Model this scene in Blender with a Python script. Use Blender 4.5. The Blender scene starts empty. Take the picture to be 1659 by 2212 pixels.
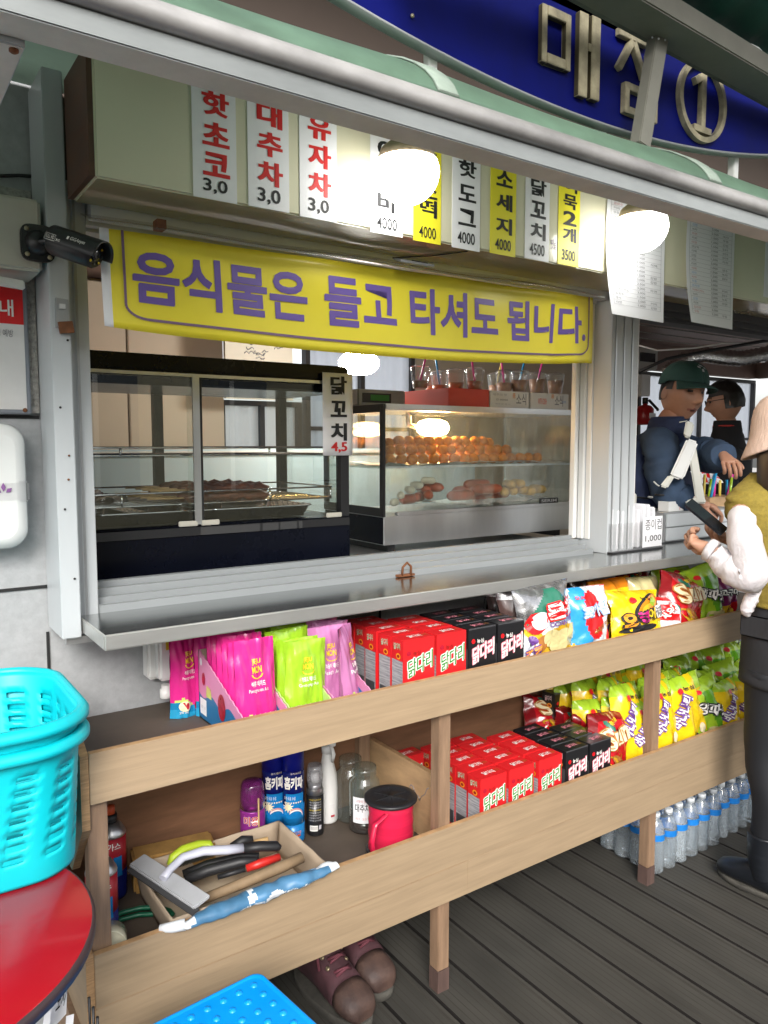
import bpy, bmesh, math, random
from math import sin, cos, pi, radians, sqrt
from mathutils import Vector, Matrix, noise
random.seed(7)
sc = bpy.context.scene
C = sc.collection

# ------------------------------------------------------------------ camera
EYE = 1.47; YAW = radians(34.5); PITCH = radians(5.1); FPX = 1660.0
cd = bpy.data.cameras.new('camera'); cam = bpy.data.objects.new('camera', cd); C.objects.link(cam)
cam.location = (0, 0, EYE); cam.rotation_euler = (pi/2 - PITCH, 0, -YAW)
cd.sensor_width = 36; cd.lens = 36*FPX/2212; cd.clip_start = 0.02; cd.clip_end = 500
sc.camera = cam
# ------------------------------------------------------------------ sky, sun, exposure
SUN_EL, SUN_AZ = radians(33), radians(212)
w = bpy.data.worlds.new('World'); sc.world = w; w.use_nodes = True
nt = w.node_tree; bg = nt.nodes['Background']
sky = nt.nodes.new('ShaderNodeTexSky'); sky.sky_type = 'NISHITA'; sky.sun_disc = False
sky.sun_elevation = SUN_EL; sky.sun_rotation = SUN_AZ; sky.dust_density = 3.0
hs = nt.nodes.new('ShaderNodeHueSaturation'); hs.inputs['Saturation'].default_value = 0.22
nt.links.new(sky.outputs[0], hs.inputs['Color']); nt.links.new(hs.outputs[0], bg.inputs[0])
bg.inputs[1].default_value = 0.15
sd = bpy.data.lights.new('sun', 'SUN'); sd.energy = 1.5; sd.angle = radians(25); sd.color = (1, .96, .9)
so = bpy.data.objects.new('sun', sd); C.objects.link(so)
so.rotation_euler = (pi/2 - SUN_EL, 0, pi - SUN_AZ)
sc.view_settings.view_transform = 'Standard'; sc.view_settings.look = 'None'
sc.view_settings.gamma = 1.0; sc.view_settings.exposure = 1.02
try:
    sc.cycles.use_denoising = True; sc.cycles.max_bounces = 10; sc.cycles.transparent_max_bounces = 24
    sc.cycles.caustics_reflective = False; sc.cycles.caustics_refractive = False; sc.cycles.sample_clamp_indirect = 6
except Exception: pass

# ------------------------------------------------------------------ measuring: a pixel of the photo (1659 wide) meets a plane of known depth
_R = Vector((cos(YAW), -sin(YAW), 0)); _F = Vector((cos(PITCH)*sin(YAW), cos(PITCH)*cos(YAW), -sin(PITCH)))
_U = Vector((sin(PITCH)*sin(YAW), sin(PITCH)*cos(YAW), cos(PITCH)))
def ray(u, v): return _F + _R*((u-829.5)/FPX) - _U*((v-1106)/FPX)
def at(u, v, X=None, Y=None, Z=None, K=None):
    q = ray(u, v)
    t = X/q.x if X is not None else Y/q.y if Y is not None else (Z-EYE)/q.z if Z is not None else K
    return Vector((0, 0, EYE)) + q*t

# ------------------------------------------------------------------ materials
MATS = {}
def mat(name, col, rough=.5, metal=0., var=0., scale=8., stretch=(1,1,1), bump=0., col2=None, emit=None, estr=0., coat=0., spec=None, spots=None, trans=0., world=False, sharp=None):
    m = bpy.data.materials.new(name); m.use_nodes = True; n = m.node_tree; L = n.links.new
    b = n.nodes['Principled BSDF']
    b.inputs['Base Color'].default_value = (*col, 1); b.inputs['Roughness'].default_value = rough; b.inputs['Metallic'].default_value = metal
    if coat: b.inputs['Coat Weight'].default_value = coat; b.inputs['Coat Roughness'].default_value = .08
    if spec is not None: b.inputs['Specular IOR Level'].default_value = spec
    if emit: b.inputs['Emission Color'].default_value = (*emit, 1); b.inputs['Emission Strength'].default_value = estr
    if trans: b.inputs['Transmission Weight'].default_value = trans
    if var or bump or spots:
        tc = n.nodes.new('ShaderNodeTexCoord'); mp = n.nodes.new('ShaderNodeMapping'); mp.inputs['Scale'].default_value = stretch
        if world:
            g = n.nodes.new('ShaderNodeNewGeometry'); L(g.outputs['Position'], mp.inputs['Vector'])
        else: L(tc.outputs['Object'], mp.inputs['Vector'])
        nz = n.nodes.new('ShaderNodeTexNoise'); nz.inputs['Scale'].default_value = scale; nz.inputs['Detail'].default_value = 6; nz.inputs['Roughness'].default_value = .65
        L(mp.outputs[0], nz.inputs['Vector'])
        out = None
        if var:
            r = n.nodes.new('ShaderNodeValToRGB'); lo, hi = sharp or (.3, .7)
            r.color_ramp.elements[0].position = lo; r.color_ramp.elements[1].position = hi
            c2 = col2 or tuple(c*(1-var) for c in col); c1 = col if col2 else tuple(min(1, c*(1+var*.6)) for c in col)
            r.color_ramp.elements[0].color = (*c2, 1); r.color_ramp.elements[1].color = (*c1, 1)
            L(nz.outputs['Fac'], r.inputs[0]); out = r.outputs[0]
            rm = n.nodes.new('ShaderNodeMapRange'); rm.inputs['To Min'].default_value = max(.02, rough-.1); rm.inputs['To Max'].default_value = min(1, rough+.12)
            L(nz.outputs['Fac'], rm.inputs[0]); L(rm.outputs[0], b.inputs['Roughness'])
        if spots:
            scol, ssc, thr = spots
            n2 = n.nodes.new('ShaderNodeTexNoise'); n2.inputs['Scale'].default_value = ssc; n2.inputs['Detail'].default_value = 3
            n3 = n.nodes.new('ShaderNodeTexNoise'); n3.inputs['Scale'].default_value = ssc*.08; n3.inputs['Detail'].default_value = 2
            src = g.outputs['Position'] if world else tc.outputs['Object']
            L(src, n2.inputs['Vector']); L(src, n3.inputs['Vector'])
            ad = n.nodes.new('ShaderNodeMath'); ad.operation = 'MULTIPLY_ADD'; ad.inputs[1].default_value = .6
            L(n3.outputs['Fac'], ad.inputs[0]); L(n2.outputs['Fac'], ad.inputs[2])
            rr = n.nodes.new('ShaderNodeValToRGB'); rr.color_ramp.elements[0].position = thr; rr.color_ramp.elements[1].position = min(1, thr+.04)
            L(ad.outputs[0], rr.inputs[0])
            mx = n.nodes.new('ShaderNodeMixRGB'); L(rr.outputs[0], mx.inputs[0]); mx.inputs[2].default_value = (*scol, 1)
            if out: L(out, mx.inputs[1])
            else: mx.inputs[1].default_value = (*col, 1)
            out = mx.outputs[0]
        if out: L(out, b.inputs['Base Color'])
        if bump:
            bp = n.nodes.new('ShaderNodeBump'); bp.inputs['Strength'].default_value = bump; bp.inputs['Distance'].default_value = .01
            L(nz.outputs['Fac'], bp.inputs['Height']); L(bp.outputs[0], b.inputs['Normal'])
    MATS[name] = m; return m
def glassy(name, tint=(1,1,1), refl=1.0, rough=.02, haze=0., hazecol=(.8,.8,.8), streak=0.):
    # thin sheet: clear with a Fresnel mirror; haze mixes in a bit of diffuse film
    m = bpy.data.materials.new(name); m.use_nodes = True; n = m.node_tree; L = n.links.new
    n.nodes.remove(n.nodes['Principled BSDF']); o = n.nodes['Material Output']
    t = n.nodes.new('ShaderNodeBsdfTransparent'); t.inputs[0].default_value = (*tint, 1)
    g = n.nodes.new('ShaderNodeBsdfGlossy'); g.inputs['Roughness'].default_value = rough
    lw = n.nodes.new('ShaderNodeLayerWeight'); lw.inputs[0].default_value = .5
    pw = n.nodes.new('ShaderNodeMath'); pw.operation = 'POWER'; pw.inputs[1].default_value = 4.0; L(lw.outputs['Facing'], pw.inputs[0])
    fr = n.nodes.new('ShaderNodeMath'); fr.operation = 'MULTIPLY_ADD'; fr.inputs[1].default_value = .9; fr.inputs[2].default_value = .045; L(pw.outputs[0], fr.inputs[0])
    k = n.nodes.new('ShaderNodeMath'); k.operation = 'MULTIPLY'; k.inputs[1].default_value = refl; k.use_clamp = True
    L(fr.outputs[0], k.inputs[0]); mx = n.nodes.new('ShaderNodeMixShader'); L(k.outputs[0], mx.inputs[0]); 
    base = t.outputs[0]
    if haze:
        d = n.nodes.new('ShaderNodeBsdfDiffuse'); d.inputs[0].default_value = (*hazecol, 1)
        m2 = n.nodes.new('ShaderNodeMixShader'); m2.inputs[0].default_value = haze
        if streak:
            g0 = n.nodes.new('ShaderNodeNewGeometry'); mp = n.nodes.new('ShaderNodeMapping'); mp.inputs['Scale'].default_value = (14, 14, 2.2)
            L(g0.outputs['Position'], mp.inputs[0]); nz = n.nodes.new('ShaderNodeTexNoise'); nz.inputs['Scale'].default_value = 1.6; nz.inputs['Detail'].default_value = 5
            L(mp.outputs[0], nz.inputs['Vector']); mr = n.nodes.new('ShaderNodeMapRange'); mr.inputs['From Min'].default_value = .35; mr.inputs['From Max'].default_value = .75
            mr.inputs['To Min'].default_value = haze*.3; mr.inputs['To Max'].default_value = haze+streak; L(nz.outputs['Fac'], mr.inputs[0]); L(mr.outputs[0], m2.inputs[0])
        L(t.outputs[0], m2.inputs[1]); L(d.outputs[0], m2.inputs[2]); base = m2.outputs[0]
    L(base, mx.inputs[1]); L(g.outputs[0], mx.inputs[2]); L(mx.outputs[0], o.inputs[0])
    MATS[name] = m; return m
def thin(name, col, tcol, fac=.5, rough=.5):
    # translucent sheet or film
    m = bpy.data.materials.new(name); m.use_nodes = True; n = m.node_tree; L = n.links.new
    b = n.nodes['Principled BSDF']; b.inputs['Base Color'].default_value = (*col, 1); b.inputs['Roughness'].default_value = rough
    t = n.nodes.new('ShaderNodeBsdfTranslucent'); t.inputs[0].default_value = (*tcol, 1)
    mx = n.nodes.new('ShaderNodeMixShader'); mx.inputs[0].default_value = fac
    nz = n.nodes.new('ShaderNodeTexNoise'); nz.inputs['Scale'].default_value = 5; nz.inputs['Detail'].default_value = 8; nz.inputs['Roughness'].default_value = .7
    gp = n.nodes.new('ShaderNodeNewGeometry'); L(gp.outputs['Position'], nz.inputs['Vector'])
    r = n.nodes.new('ShaderNodeValToRGB'); r.color_ramp.elements[0].position = .3; r.color_ramp.elements[1].position = .62
    r.color_ramp.elements[0].color = (*[c*.5 for c in col], 1); r.color_ramp.elements[1].color = (*col, 1)
    L(nz.outputs['Fac'], r.inputs[0]); L(r.outputs[0], b.inputs['Base Color'])
    L(b.outputs[0], mx.inputs[1]); L(t.outputs[0], mx.inputs[2]); L(mx.outputs[0], n.nodes['Material Output'].inputs[0])
    MATS[name] = m; return m

# ------------------------------------------------------------------ text as flat outlines
_TX = {}
def glyphs(s, off=.0):
    k = (s, off)
    if k not in _TX:
        c = bpy.data.curves.new('lettering', 'FONT'); c.body = s; c.size = 1; c.offset = off; c.resolution_u = 3
        o = bpy.data.objects.new('lettering', c)
        me = bpy.data.meshes.new_from_object(o)
        vs = [(v.co.x, v.co.y) for v in me.vertices]; fs = [tuple(p.vertices) for p in me.polygons]
        bpy.data.objects.remove(o); bpy.data.curves.remove(c); bpy.data.meshes.remove(me)
        x0 = min(v[0] for v in vs); x1 = max(v[0] for v in vs); y0 = min(v[1] for v in vs); y1 = max(v[1] for v in vs)
        _TX[k] = ([((x-x0)/(x1-x0), (y-y0)/(y1-y0)) for x, y in vs], fs, (x1-x0, y1-y0))
    return _TX[k]

# ------------------------------------------------------------------ mesh collector
class MB:
    def __init__(s): s.v = []; s.f = []; s.m = []; s.names = []; s.sm = []
    def mi(s, m):
        if m not in s.names: s.names.append(m)
        return s.names.index(m)
    def add(s, vs, fs, m, smooth=False):
        b = len(s.v); s.v += [Vector(p) for p in vs]
        for i, f in enumerate(fs):
            s.f.append(tuple(b+k for k in f)); s.m.append(s.mi(m[i] if isinstance(m, list) else m)); s.sm.append(smooth)
        return s
    def quad(s, a, b, c, d, m): return s.add([a, b, c, d], [(0,1,2,3)], m)
    def box(s, x0, x1, y0, y1, z0, z1, m):
        # m may be a dict of faces: front(-y) back left right top bottom, with '*' as default
        vs = [(x0,y0,z0),(x1,y0,z0),(x1,y1,z0),(x0,y1,z0),(x0,y0,z1),(x1,y0,z1),(x1,y1,z1),(x0,y1,z1)]
        fs = [(0,1,5,4),(2,3,7,6),(3,0,4,7),(1,2,6,5),(4,5,6,7),(3,2,1,0)]
        if isinstance(m, dict): m = [m.get(k, m['*']) for k in ('front','back','left','right','top','bottom')]
        return s.add(vs, fs, m)
    def obox(s, c, ax, ay, az, m):
        c = Vector(c); ax = Vector(ax)/2; ay = Vector(ay)/2; az = Vector(az)/2
        vs = [c+ax*i+ay*j+az*k for k in (-1,1) for i, j in ((-1,-1),(1,-1),(1,1),(-1,1))]
        return s.add(vs, [(0,1,5,4),(2,3,7,6),(3,0,4,7),(1,2,6,5),(4,5,6,7),(3,2,1,0)], m)
    def bar(s, p, q, wd, ht, m, up=(0,0,1)):
        p = Vector(p); q = Vector(q); d = q-p; a = d.normalized(); up = Vector(up)
        sd = a.cross(up).normalized(); u2 = sd.cross(a).normalized()
        return s.obox((p+q)/2, d, sd*wd, u2*ht, m)
    def rings(s, rs, m, cap=True, smooth=True, closed=True):
        n = len(rs[0]); vs = [p for r in rs for p in r]; fs = []
        for i in range(len(rs)-1):
            for j in range(n if closed else n-1):
                k = (j+1) % n; fs.append((i*n+j, i*n+k, (i+1)*n+k, (i+1)*n+j))
        mm = m
        if isinstance(m, list) and len(m) == len(rs)-1:
            per = n if closed else n-1; mm = [x for x in m for _ in range(per)]
        s.add(vs, fs, mm, smooth)
        if cap:
            m0 = m[0] if isinstance(m, list) else m; m1 = m[-1] if isinstance(m, list) else m
            b = len(s.v)-len(vs)
            s.f.append(tuple(b+j for j in reversed(range(n)))); s.m.append(s.mi(m0)); s.sm.append(False)
            s.f.append(tuple(b+(len(rs)-1)*n+j for j in range(n))); s.m.append(s.mi(m1)); s.sm.append(False)
        return s
    def tube(s, pts, r, m, n=8, cap=True, flat=1.0):
        pts = [Vector(p) for p in pts]; R = r if isinstance(r, (list, tuple)) else [r]*len(pts); rs = []; ref = None
        for i, p in enumerate(pts):
            t = (pts[min(i+1, len(pts)-1)]-pts[max(i-1, 0)]).normalized()
            if ref is None: ref = Vector((0,0,1)) if abs(t.z) < .9 else Vector((0,1,0))
            a = t.cross(ref); a = a.normalized() if a.length > 1e-6 else Vector((1,0,0)); b = a.cross(t).normalized(); ref = b
            rs.append([p + a*cos(2*pi*j/n)*R[i] + b*sin(2*pi*j/n)*R[i]*flat for j in range(n)])
        return s.rings(rs, m, cap)
    def lathe(s, prof, m, c=(0,0,0), n=20, cap=True, smooth=True, axis=None):
        c = Vector(c); q = Vector((0,0,1)).rotation_difference(Vector(axis)) if axis else None; rs = []
        for r, z in prof:
            ring = [Vector((cos(2*pi*j/n)*r, sin(2*pi*j/n)*r, z)) for j in range(n)]
            rs.append([c + (q @ p if q else p) for p in ring])
        return s.rings(rs, m, cap, smooth)
    def grid(s, fn, nu, nv, m, smooth=True, closed=False):
        vs = [fn(i/nu, j/nv) for j in range(nv+1) for i in range(nu+1)]; fs = []; mm = []
        for j in range(nv):
            for i in range(nu):
                a = j*(nu+1)+i; r = m((i+.5)/nu, (j+.5)/nv) if callable(m) else m
                if r is None: continue
                fs.append((a, a+1, a+nu+2, a+nu+1)); mm.append(r)
        return s.add(vs, fs, mm, smooth)
    def prism(s, out, m, depth):
        # outline of 3-D points (planar), pushed by the vector depth
        d = Vector(depth); n = len(out); o = [Vector(p) for p in out]; vs = o + [p+d for p in o]
        fs = [tuple(range(n)), tuple(reversed(range(n, 2*n)))] + [(i, n+i, n+(i+1) % n, (i+1) % n) for i in range(n)]
        if isinstance(m, list): m = [m[0], m[1]] + [m[2]]*n
        return s.add(vs, fs, m)
    def text(s, t, o, ux, uy, m, off=.0, bend=None, shear=0., depth=None):
        # the text's bounding box is stretched over the parallelogram o, ux, uy
        g, fs, _ = glyphs(t, off); o = Vector(o); ux = Vector(ux); uy = Vector(uy)
        vs = [o + ux*x + uy*(y+shear*x) for x, y in g]
        if bend: vs = [bend(p) for p in vs]
        if depth is None: return s.add(vs, fs, m)
        d = Vector(depth); n = len(vs); ff = list(fs) + [tuple(reversed([k+n for k in f])) for f in fs]; cnt = {}
        for f in fs:
            for a, b in zip(f, f[1:]+f[:1]): cnt[(a, b)] = 1
        for (a, b) in cnt:
            if (b, a) not in cnt: ff.append((b, a, a+n, b+n))
        return s.add(vs+[v+d for v in vs], ff, m)
    def ftext(s, t, x0, x1, y, z0, z1, m, off=.0, shear=0.): return s.text(t, (x0, y, z0), (x1-x0, 0, 0), (0, 0, z1-z0), m, off, shear=shear)
    def join(s, o):
        b = len(s.v); s.v += o.v; s.f += [tuple(b+k for k in f) for f in o.f]; s.m += [s.mi(o.names[i]) for i in o.m]; s.sm += o.sm
        return s
    def build(s, name, parent=None, world=False, bevel=0., seg=2, solid=0., sub=0):
        me = bpy.data.meshes.new(name); off = Vector((0,0,0)); p = parent
        if world:
            while p is not None: off += p.location; p = p.parent
        me.from_pydata([tuple(v-off) for v in s.v], [], s.f)
        for n_ in s.names: me.materials.append(MATS[n_])
        me.polygons.foreach_set('material_index', s.m); me.polygons.foreach_set('use_smooth', s.sm); me.update()
        if bevel:
            bm = bmesh.new(); bm.from_mesh(me); bmesh.ops.remove_doubles(bm, verts=bm.verts, dist=1e-5)
            es = [e for e in bm.edges if len(e.link_faces) == 2 and e.calc_face_angle(0) > .6]
            bmesh.ops.bevel(bm, geom=es, offset=bevel, segments=seg, affect='EDGES', clamp_overlap=True)
            bm.to_mesh(me); bm.free()
        o = bpy.data.objects.new(name, me); C.objects.link(o)
        if parent is not None: o.parent = parent
        if solid:
            md = o.modifiers.new('thickness', 'SOLIDIFY'); md.thickness = solid; md.offset = 0
        if sub:
            md = o.modifiers.new('smooth', 'SUBSURF'); md.levels = sub; md.render_levels = sub
        return o

def thing(name, label, cat, loc=(0,0,0), group=None, rz=0.):
    o = bpy.data.objects.new(name, None); C.objects.link(o); o.location = loc; o.rotation_euler = (0, 0, rz); o.empty_display_size = .05
    o['label'] = label; o['category'] = cat
    if group: o['group'] = group
    return o
def tag(o, label, cat, group=None):
    o['label'] = label; o['category'] = cat
    if group: o['group'] = group
    return o
def setting(o): o['kind'] = 'structure'; return o
def dup(root, loc, label, rz=None, scale=None, rot=None):
    r = root.copy(); C.objects.link(r); r.location = loc; r['label'] = label
    if rz is not None: r.rotation_euler = (0, 0, rz)
    if rot is not None: r.rotation_euler = rot
    if scale is not None: r.scale = scale
    for ch in KIDS.get(root.name, list(root.children)):
        c = ch.copy(); C.objects.link(c); c.parent = r
        for g in KIDS.get(ch.name, list(ch.children)):
            d = g.copy(); C.objects.link(d); d.parent = c
    return r
KIDS = {}
ORD = 'first second third fourth fifth sixth seventh eighth ninth tenth eleventh twelfth thirteenth fourteenth fifteenth sixteenth'.split()
def nz3(p, s=1.): return noise.noise(Vector(p)*s)
# ------------------------------------------------------------------ palette
mat('sill_alu', (.29,.31,.32), .42, .1, .12, 3, (.2,1,1))
mat('canopy_rib', (.30,.37,.31), .6, 0, .3, 8)
mat('alu', (.52,.55,.57), .38, 0, .10, 3, (1,1,.2), spec=.6)
mat('alu_dark', (.33,.34,.35), .4, .3, .15, 4)
mat('alu_bare', (.62,.63,.64), .3, .85, .12, 6, (1,1,.15))
mat('beam_beige', (.74,.70,.64), .5, 0, .22, 5, spots=((.62,.6,.57), 60, 1.110))
mat('gutter_alu', (.27,.29,.29), .45, 0, .35, 5, (.3,1,1), spots=((.5,.5,.48), 50, 1.03))
mat('gutter_roll', (.40,.39,.38), .45, .3, .5, 6, (.5,1,1), spots=((.22,.15,.09), 55, 1.050))
mat('steel', (.58,.58,.56), .32, .7, .22, 5, (.25,1.5,1), spots=((.16,.14,.11), 38, 1.060))
mat('steel_top', (.52,.53,.52), .17, 1, .18, 3, (.3,2,1))
mat('chrome', (.75,.76,.78), .12, 1)
mat('wall_grey', (.40,.41,.42), .85, 0, .14, 45, bump=.15, spots=((.14,.14,.14), 70, 1.060), world=True)
mat('wall_speck', (.42,.40,.37), .9, 0, .45, 110, bump=.3, world=True)
mat('seam_dark', (.02,.02,.02), .9)
mat('oak', (.385,.278,.172), .55, 0, .16, 14, (.28,1,5.5), bump=.06, spots=((.13,.08,.045), 60, 1.02), world=True)
mat('oak_low', (.35,.254,.158), .55, 0, .18, 14, (.28,1,5.5), bump=.06, spots=((.10,.06,.035), 120, 1.022), world=True)
mat('post_wood', (.27,.17,.105), .6, 0, .3, 10, (6,6,.7), bump=.12, world=True)
mat('post_dark', (.10,.06,.05), .7, 0, .3, 10, (6,6,.7), world=True)
mat('ply_brown', (.235,.115,.06), .55, 0, .28, 8, (.6,1,4), world=True)
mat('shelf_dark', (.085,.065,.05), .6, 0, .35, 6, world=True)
mat('ply_pale', (.50,.32,.17), .55, 0, .32, 5, (1,1,3), spots=((.15,.07,.03), 16, 1.060), world=True)
mat('ply_edge', (.42,.25,.12), .7, 0, .4, 20, (1,1,12), world=True)
mat('side_green', (.21,.26,.19), .6, 0, .25, 9, world=True)
mat('deck', (.048,.045,.038), .72, 0, .33, 5, (2.5,.5,1), bump=.06, spots=((.03,.028,.022), 14, 1.060), world=True)
mat('deck_gap', (.012,.009,.008), .9)
mat('deck_groove', (.040,.035,.028), .85, 0, .3, 6, world=True)
mat('ground', (.42,.41,.39), .9, 0, .3, 1.5)
mat('brown_eave', (.105,.075,.06), .7, 0, .2, 1.2, (1,.3,1))
mat('brown_inside', (.23,.155,.13), .6, 0, .2, 2)
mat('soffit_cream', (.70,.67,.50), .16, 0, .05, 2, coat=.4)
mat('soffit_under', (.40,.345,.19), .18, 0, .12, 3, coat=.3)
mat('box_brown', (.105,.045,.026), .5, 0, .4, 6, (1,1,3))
mat('cream_wall', (.62,.53,.42), .6, 0, .06, 2)
mat('cream_pale', (.68,.64,.54), .6, 0, .08, 2)
mat('sign_blue', (.0013,.004,.108), .55, 0, .35, 3, spec=.12, spots=((.05,.07,.35), 30, 1.130))
mat('gold', (.36,.32,.21), .5, .3, .5, 22, spots=((.05,.045,.035), 40, 1.030))
mat('gold_edge', (.09,.075,.04), .5, .5, .4, 20)
mat('tent_beam', (.19,.185,.155), .5, .15, .2, 6, spots=((.05,.05,.045), 25, 1.080))
mat('tent_dirty', (.07,.07,.065), .8, 0, .7, 12, (1,1,1), col2=(.23,.22,.20))
thin('canopy_green', (.19,.31,.225), (.62,.74,.66), .42)
thin('tarp_green', (.012,.10,.075), (.015,.14,.10), .3, .6)
thin('sheet_window', (.72,.78,.90), (.92,.95,1.0), .88, .4)
thin('curtain_white', (.80,.80,.78), (.95,.94,.9), .85, .8)
mat('banner_yellow', (.90,.76,.045), .33, 0, .07, 2.5, spots=((.55,.42,.02), 9, 1.130))
mat('banner_purple', (.165,.105,.40), .4)
mat('banner_line', (.20,.12,.22), .5)
mat('paper', (.84,.84,.87), .5, 0, .03, 4)
mat('paper_yellow', (.86,.77,.03), .45, 0, .03, 4)
mat('ink', (.012,.012,.014), .6)
mat('ink_red', (.62,.02,.02), .5)
mat('ink_red_pale', (.62,.30,.30), .5)
mat('ink_blue_pale', (.28,.45,.72), .5)
mat('ink_grey', (.22,.22,.24), .6)
mat('line_grey', (.45,.45,.48), .6)
mat('white_plastic', (.78,.78,.76), .3, 0, .04, 5)
mat('white_gloss', (.80,.81,.80), .14, 0, .03, 4, coat=.4)
mat('ivory_plastic', (.56,.54,.47), .4, 0, .08, 6, spots=((.10,.09,.08), 40, 1.110))
mat('black_gloss', (.0035,.0045,.010), .25, 0, .3, 3, spec=.2)
mat('black_plastic', (.018,.018,.02), .38)
mat('black_matte', (.012,.012,.012), .7)
mat('rubber_grey', (.05,.05,.052), .6)
mat('rust', (.20,.075,.03), .8, 0, .5, 30)
mat('notice_red', (.72,.012,.016), .35)
mat('notice_white', (.74,.73,.72), .4, 0, .06, 12, spots=((.35,.34,.34), 25, 1.060))
mat('notice_edge', (.25,.27,.31), .4, .2)
mat('lilac_mark', (.25,.10,.30), .5)
mat('lamp_glow', (1,1,1), .4, emit=(1,.98,.93), estr=9.5)
mat('room_fill_glow', (1,1,1), .4, emit=(1,.95,.86), estr=70.)
mat('heat_glow', (1,.8,.4), .4, emit=(1,.58,.2), estr=60.)
mat('lamp_cap', (.35,.28,.18), .5)
mat('food_ball', (.70,.29,.045), .6, 0, .35, 60, bump=.35, col2=(.46,.15,.018))
mat('sausage', (.42,.085,.035), .3, 0, .45, 22)
mat('corn_dog', (.60,.36,.08), .55, 0, .3, 40, bump=.2)
mat('rice_cake', (.70,.66,.52), .4, 0, .1, 20)
mat('skewer_meat', (.19,.06,.025), .35, 0, .7, 45, bump=.6, col2=(.045,.014,.008))
mat('bamboo', (.55,.36,.16), .6, 0, .2, 20)
mat('foil', (.72,.73,.75), .22, 1, .2, 30, bump=.8)
mat('sauce', (.10,.03,.02), .2, 0, .3, 10)
mat('coffee', (.38,.18,.09), .3)
mat('straw_pink', (.75,.05,.35), .4); mat('straw_blue', (.02,.33,.65), .4); mat('straw_yellow', (.78,.62,.12), .4)
mat('carton_red', (.66,.018,.022), .32, 0, .05, 6, coat=.15)
mat('carton_red_dark', (.30,.012,.012), .4)
mat('carton_black', (.012,.012,.014), .33, 0, .1, 6, coat=.15)
mat('carton_grey', (.06,.06,.065), .4)
mat('carton_white', (.78,.77,.75), .45, 0, .03, 8)
mat('card_print', (.50,.50,.52), .6, 0, .4, 90, (1,.25,3), col2=(.16,.16,.18))
mat('green_ink', (.03,.26,.03), .45)
mat('pink_ink', (.72,.24,.30), .45)
mat('orange_red', (.68,.10,.03), .4); mat('orange', (.80,.30,.02), .35)
mat('box_orange', (.68,.065,.04), .42, 0, .04, 5)
mat('cardboard', (.42,.33,.24), .75, 0, .12, 9, spots=((.13,.08,.05), 20, 1.100))
mat('card_inner', (.52,.42,.30), .8, 0, .15, 12)
def foil_bag(n, c, var=.18): mat(n, c, .2, .0, var, 11, bump=.25, coat=.5)
foil_bag('pouch_pink', (.66,.025,.24)); foil_bag('pouch_green', (.32,.56,.025)); foil_bag('pouch_lilac', (.52,.19,.40))
foil_bag('pouch_blue', (.008,.20,.40)); foil_bag('pouch_blue2', (.02,.30,.52)); foil_bag('pouch_lime', (.55,.68,.16))
foil_bag('bag_yellow', (.82,.56,.012)); foil_bag('bag_lime', (.36,.56,.03)); foil_bag('bag_green', (.13,.38,.02)); foil_bag('bag_red', (.50,.010,.016))
foil_bag('bag_darkred', (.22,.008,.012)); mat('bag_silver', (.50,.50,.51), .25, .85, .25, 11, bump=.4); foil_bag('bag_white', (.70,.74,.78)); foil_bag('bag_sky', (.03,.32,.66))
foil_bag('bag_teal', (.03,.17,.11)); foil_bag('bag_brown', (.085,.05,.045)); foil_bag('bag_beige', (.52,.47,.24)); foil_bag('bag_purple', (.17,.015,.09)); foil_bag('bag_orange', (.78,.25,.015))
foil_bag('chip_gold', (.78,.46,.03), .5); foil_bag('chip_brown', (.50,.20,.05), .5); foil_bag('chip_pale', (.72,.62,.30), .4)
mat('letter_white', (.86,.84,.80), .4); mat('letter_yellow', (.78,.55,.02), .4); mat('letter_purple', (.14,.05,.26), .4); mat('letter_cream', (.80,.70,.45), .4)
mat('pome_red', (.42,.01,.03), .3, 0, .5, 60); mat('peach', (.78,.45,.42), .4, 0, .2, 10); mat('grape', (.45,.60,.15), .3, 0, .2, 10)
mat('tray_pink', (.62,.25,.42), .45); mat('tray_green', (.45,.60,.20), .45); mat('tray_blue', (.02,.16,.36), .45, 0, .2, 5)
glassy('clear_plastic', (.93,.95,.96), 1.3, .06, .10, (.75,.8,.85)); glassy('bottle_plastic', (.88,.92,.95), 1.6, .05, .28, (.70,.77,.82), .12)
glassy('pane', (.96,.98,.97), 1.7, .005); glassy('pane_steamy', (.95,.97,.96), .9, .04, .03, (.62,.66,.60), .13); glassy('acrylic', (.975,.975,.975), 1.5, .04, .05)
glassy('jar_glass', (.86,.92,.90), 1.5, .02, .05, (.6,.65,.65)); glassy('cap_clear', (.86,.86,.88), 1.4, .1, .3, (.6,.6,.62)); glassy('cap_purple', (.55,.14,.48), 1.3, .1, .4, (.32,.05,.28)); glassy('lamina', (.97,.97,.98), 1.6, .03)
mat('label_blue', (.015,.20,.62), .35, 0, .2, 14); mat('bottle_cap', (.72,.76,.80), .4)
mat('can_purple', (.32,.035,.30), .25, .2, .35, 14); mat('can_navy', (.008,.016,.16), .22, .2); mat('can_blue', (.01,.22,.58), .25, .1, .3, 16); mat('can_capblue', (.006,.012,.26), .3)
mat('can_silver', (.55,.55,.56), .3, .9); mat('can_red', (.45,.02,.035), .3, .1); mat('can_yellow', (.75,.55,.05), .4); mat('dark_liquid', (.03,.012,.008), .1)
mat('ribbon_red', (.62,.018,.065), .2, 0, .16, 5, (.2,.2,14), coat=.4)
mat('tool_grey', (.42,.43,.45), .4, 0, .12, 8, spots=((.15,.14,.13), 30, 1.100)); mat('tool_lavender', (.46,.47,.55), .4); mat('tool_green', (.42,.55,.03), .4); mat('bristle', (.06,.06,.05), .9)
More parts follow.
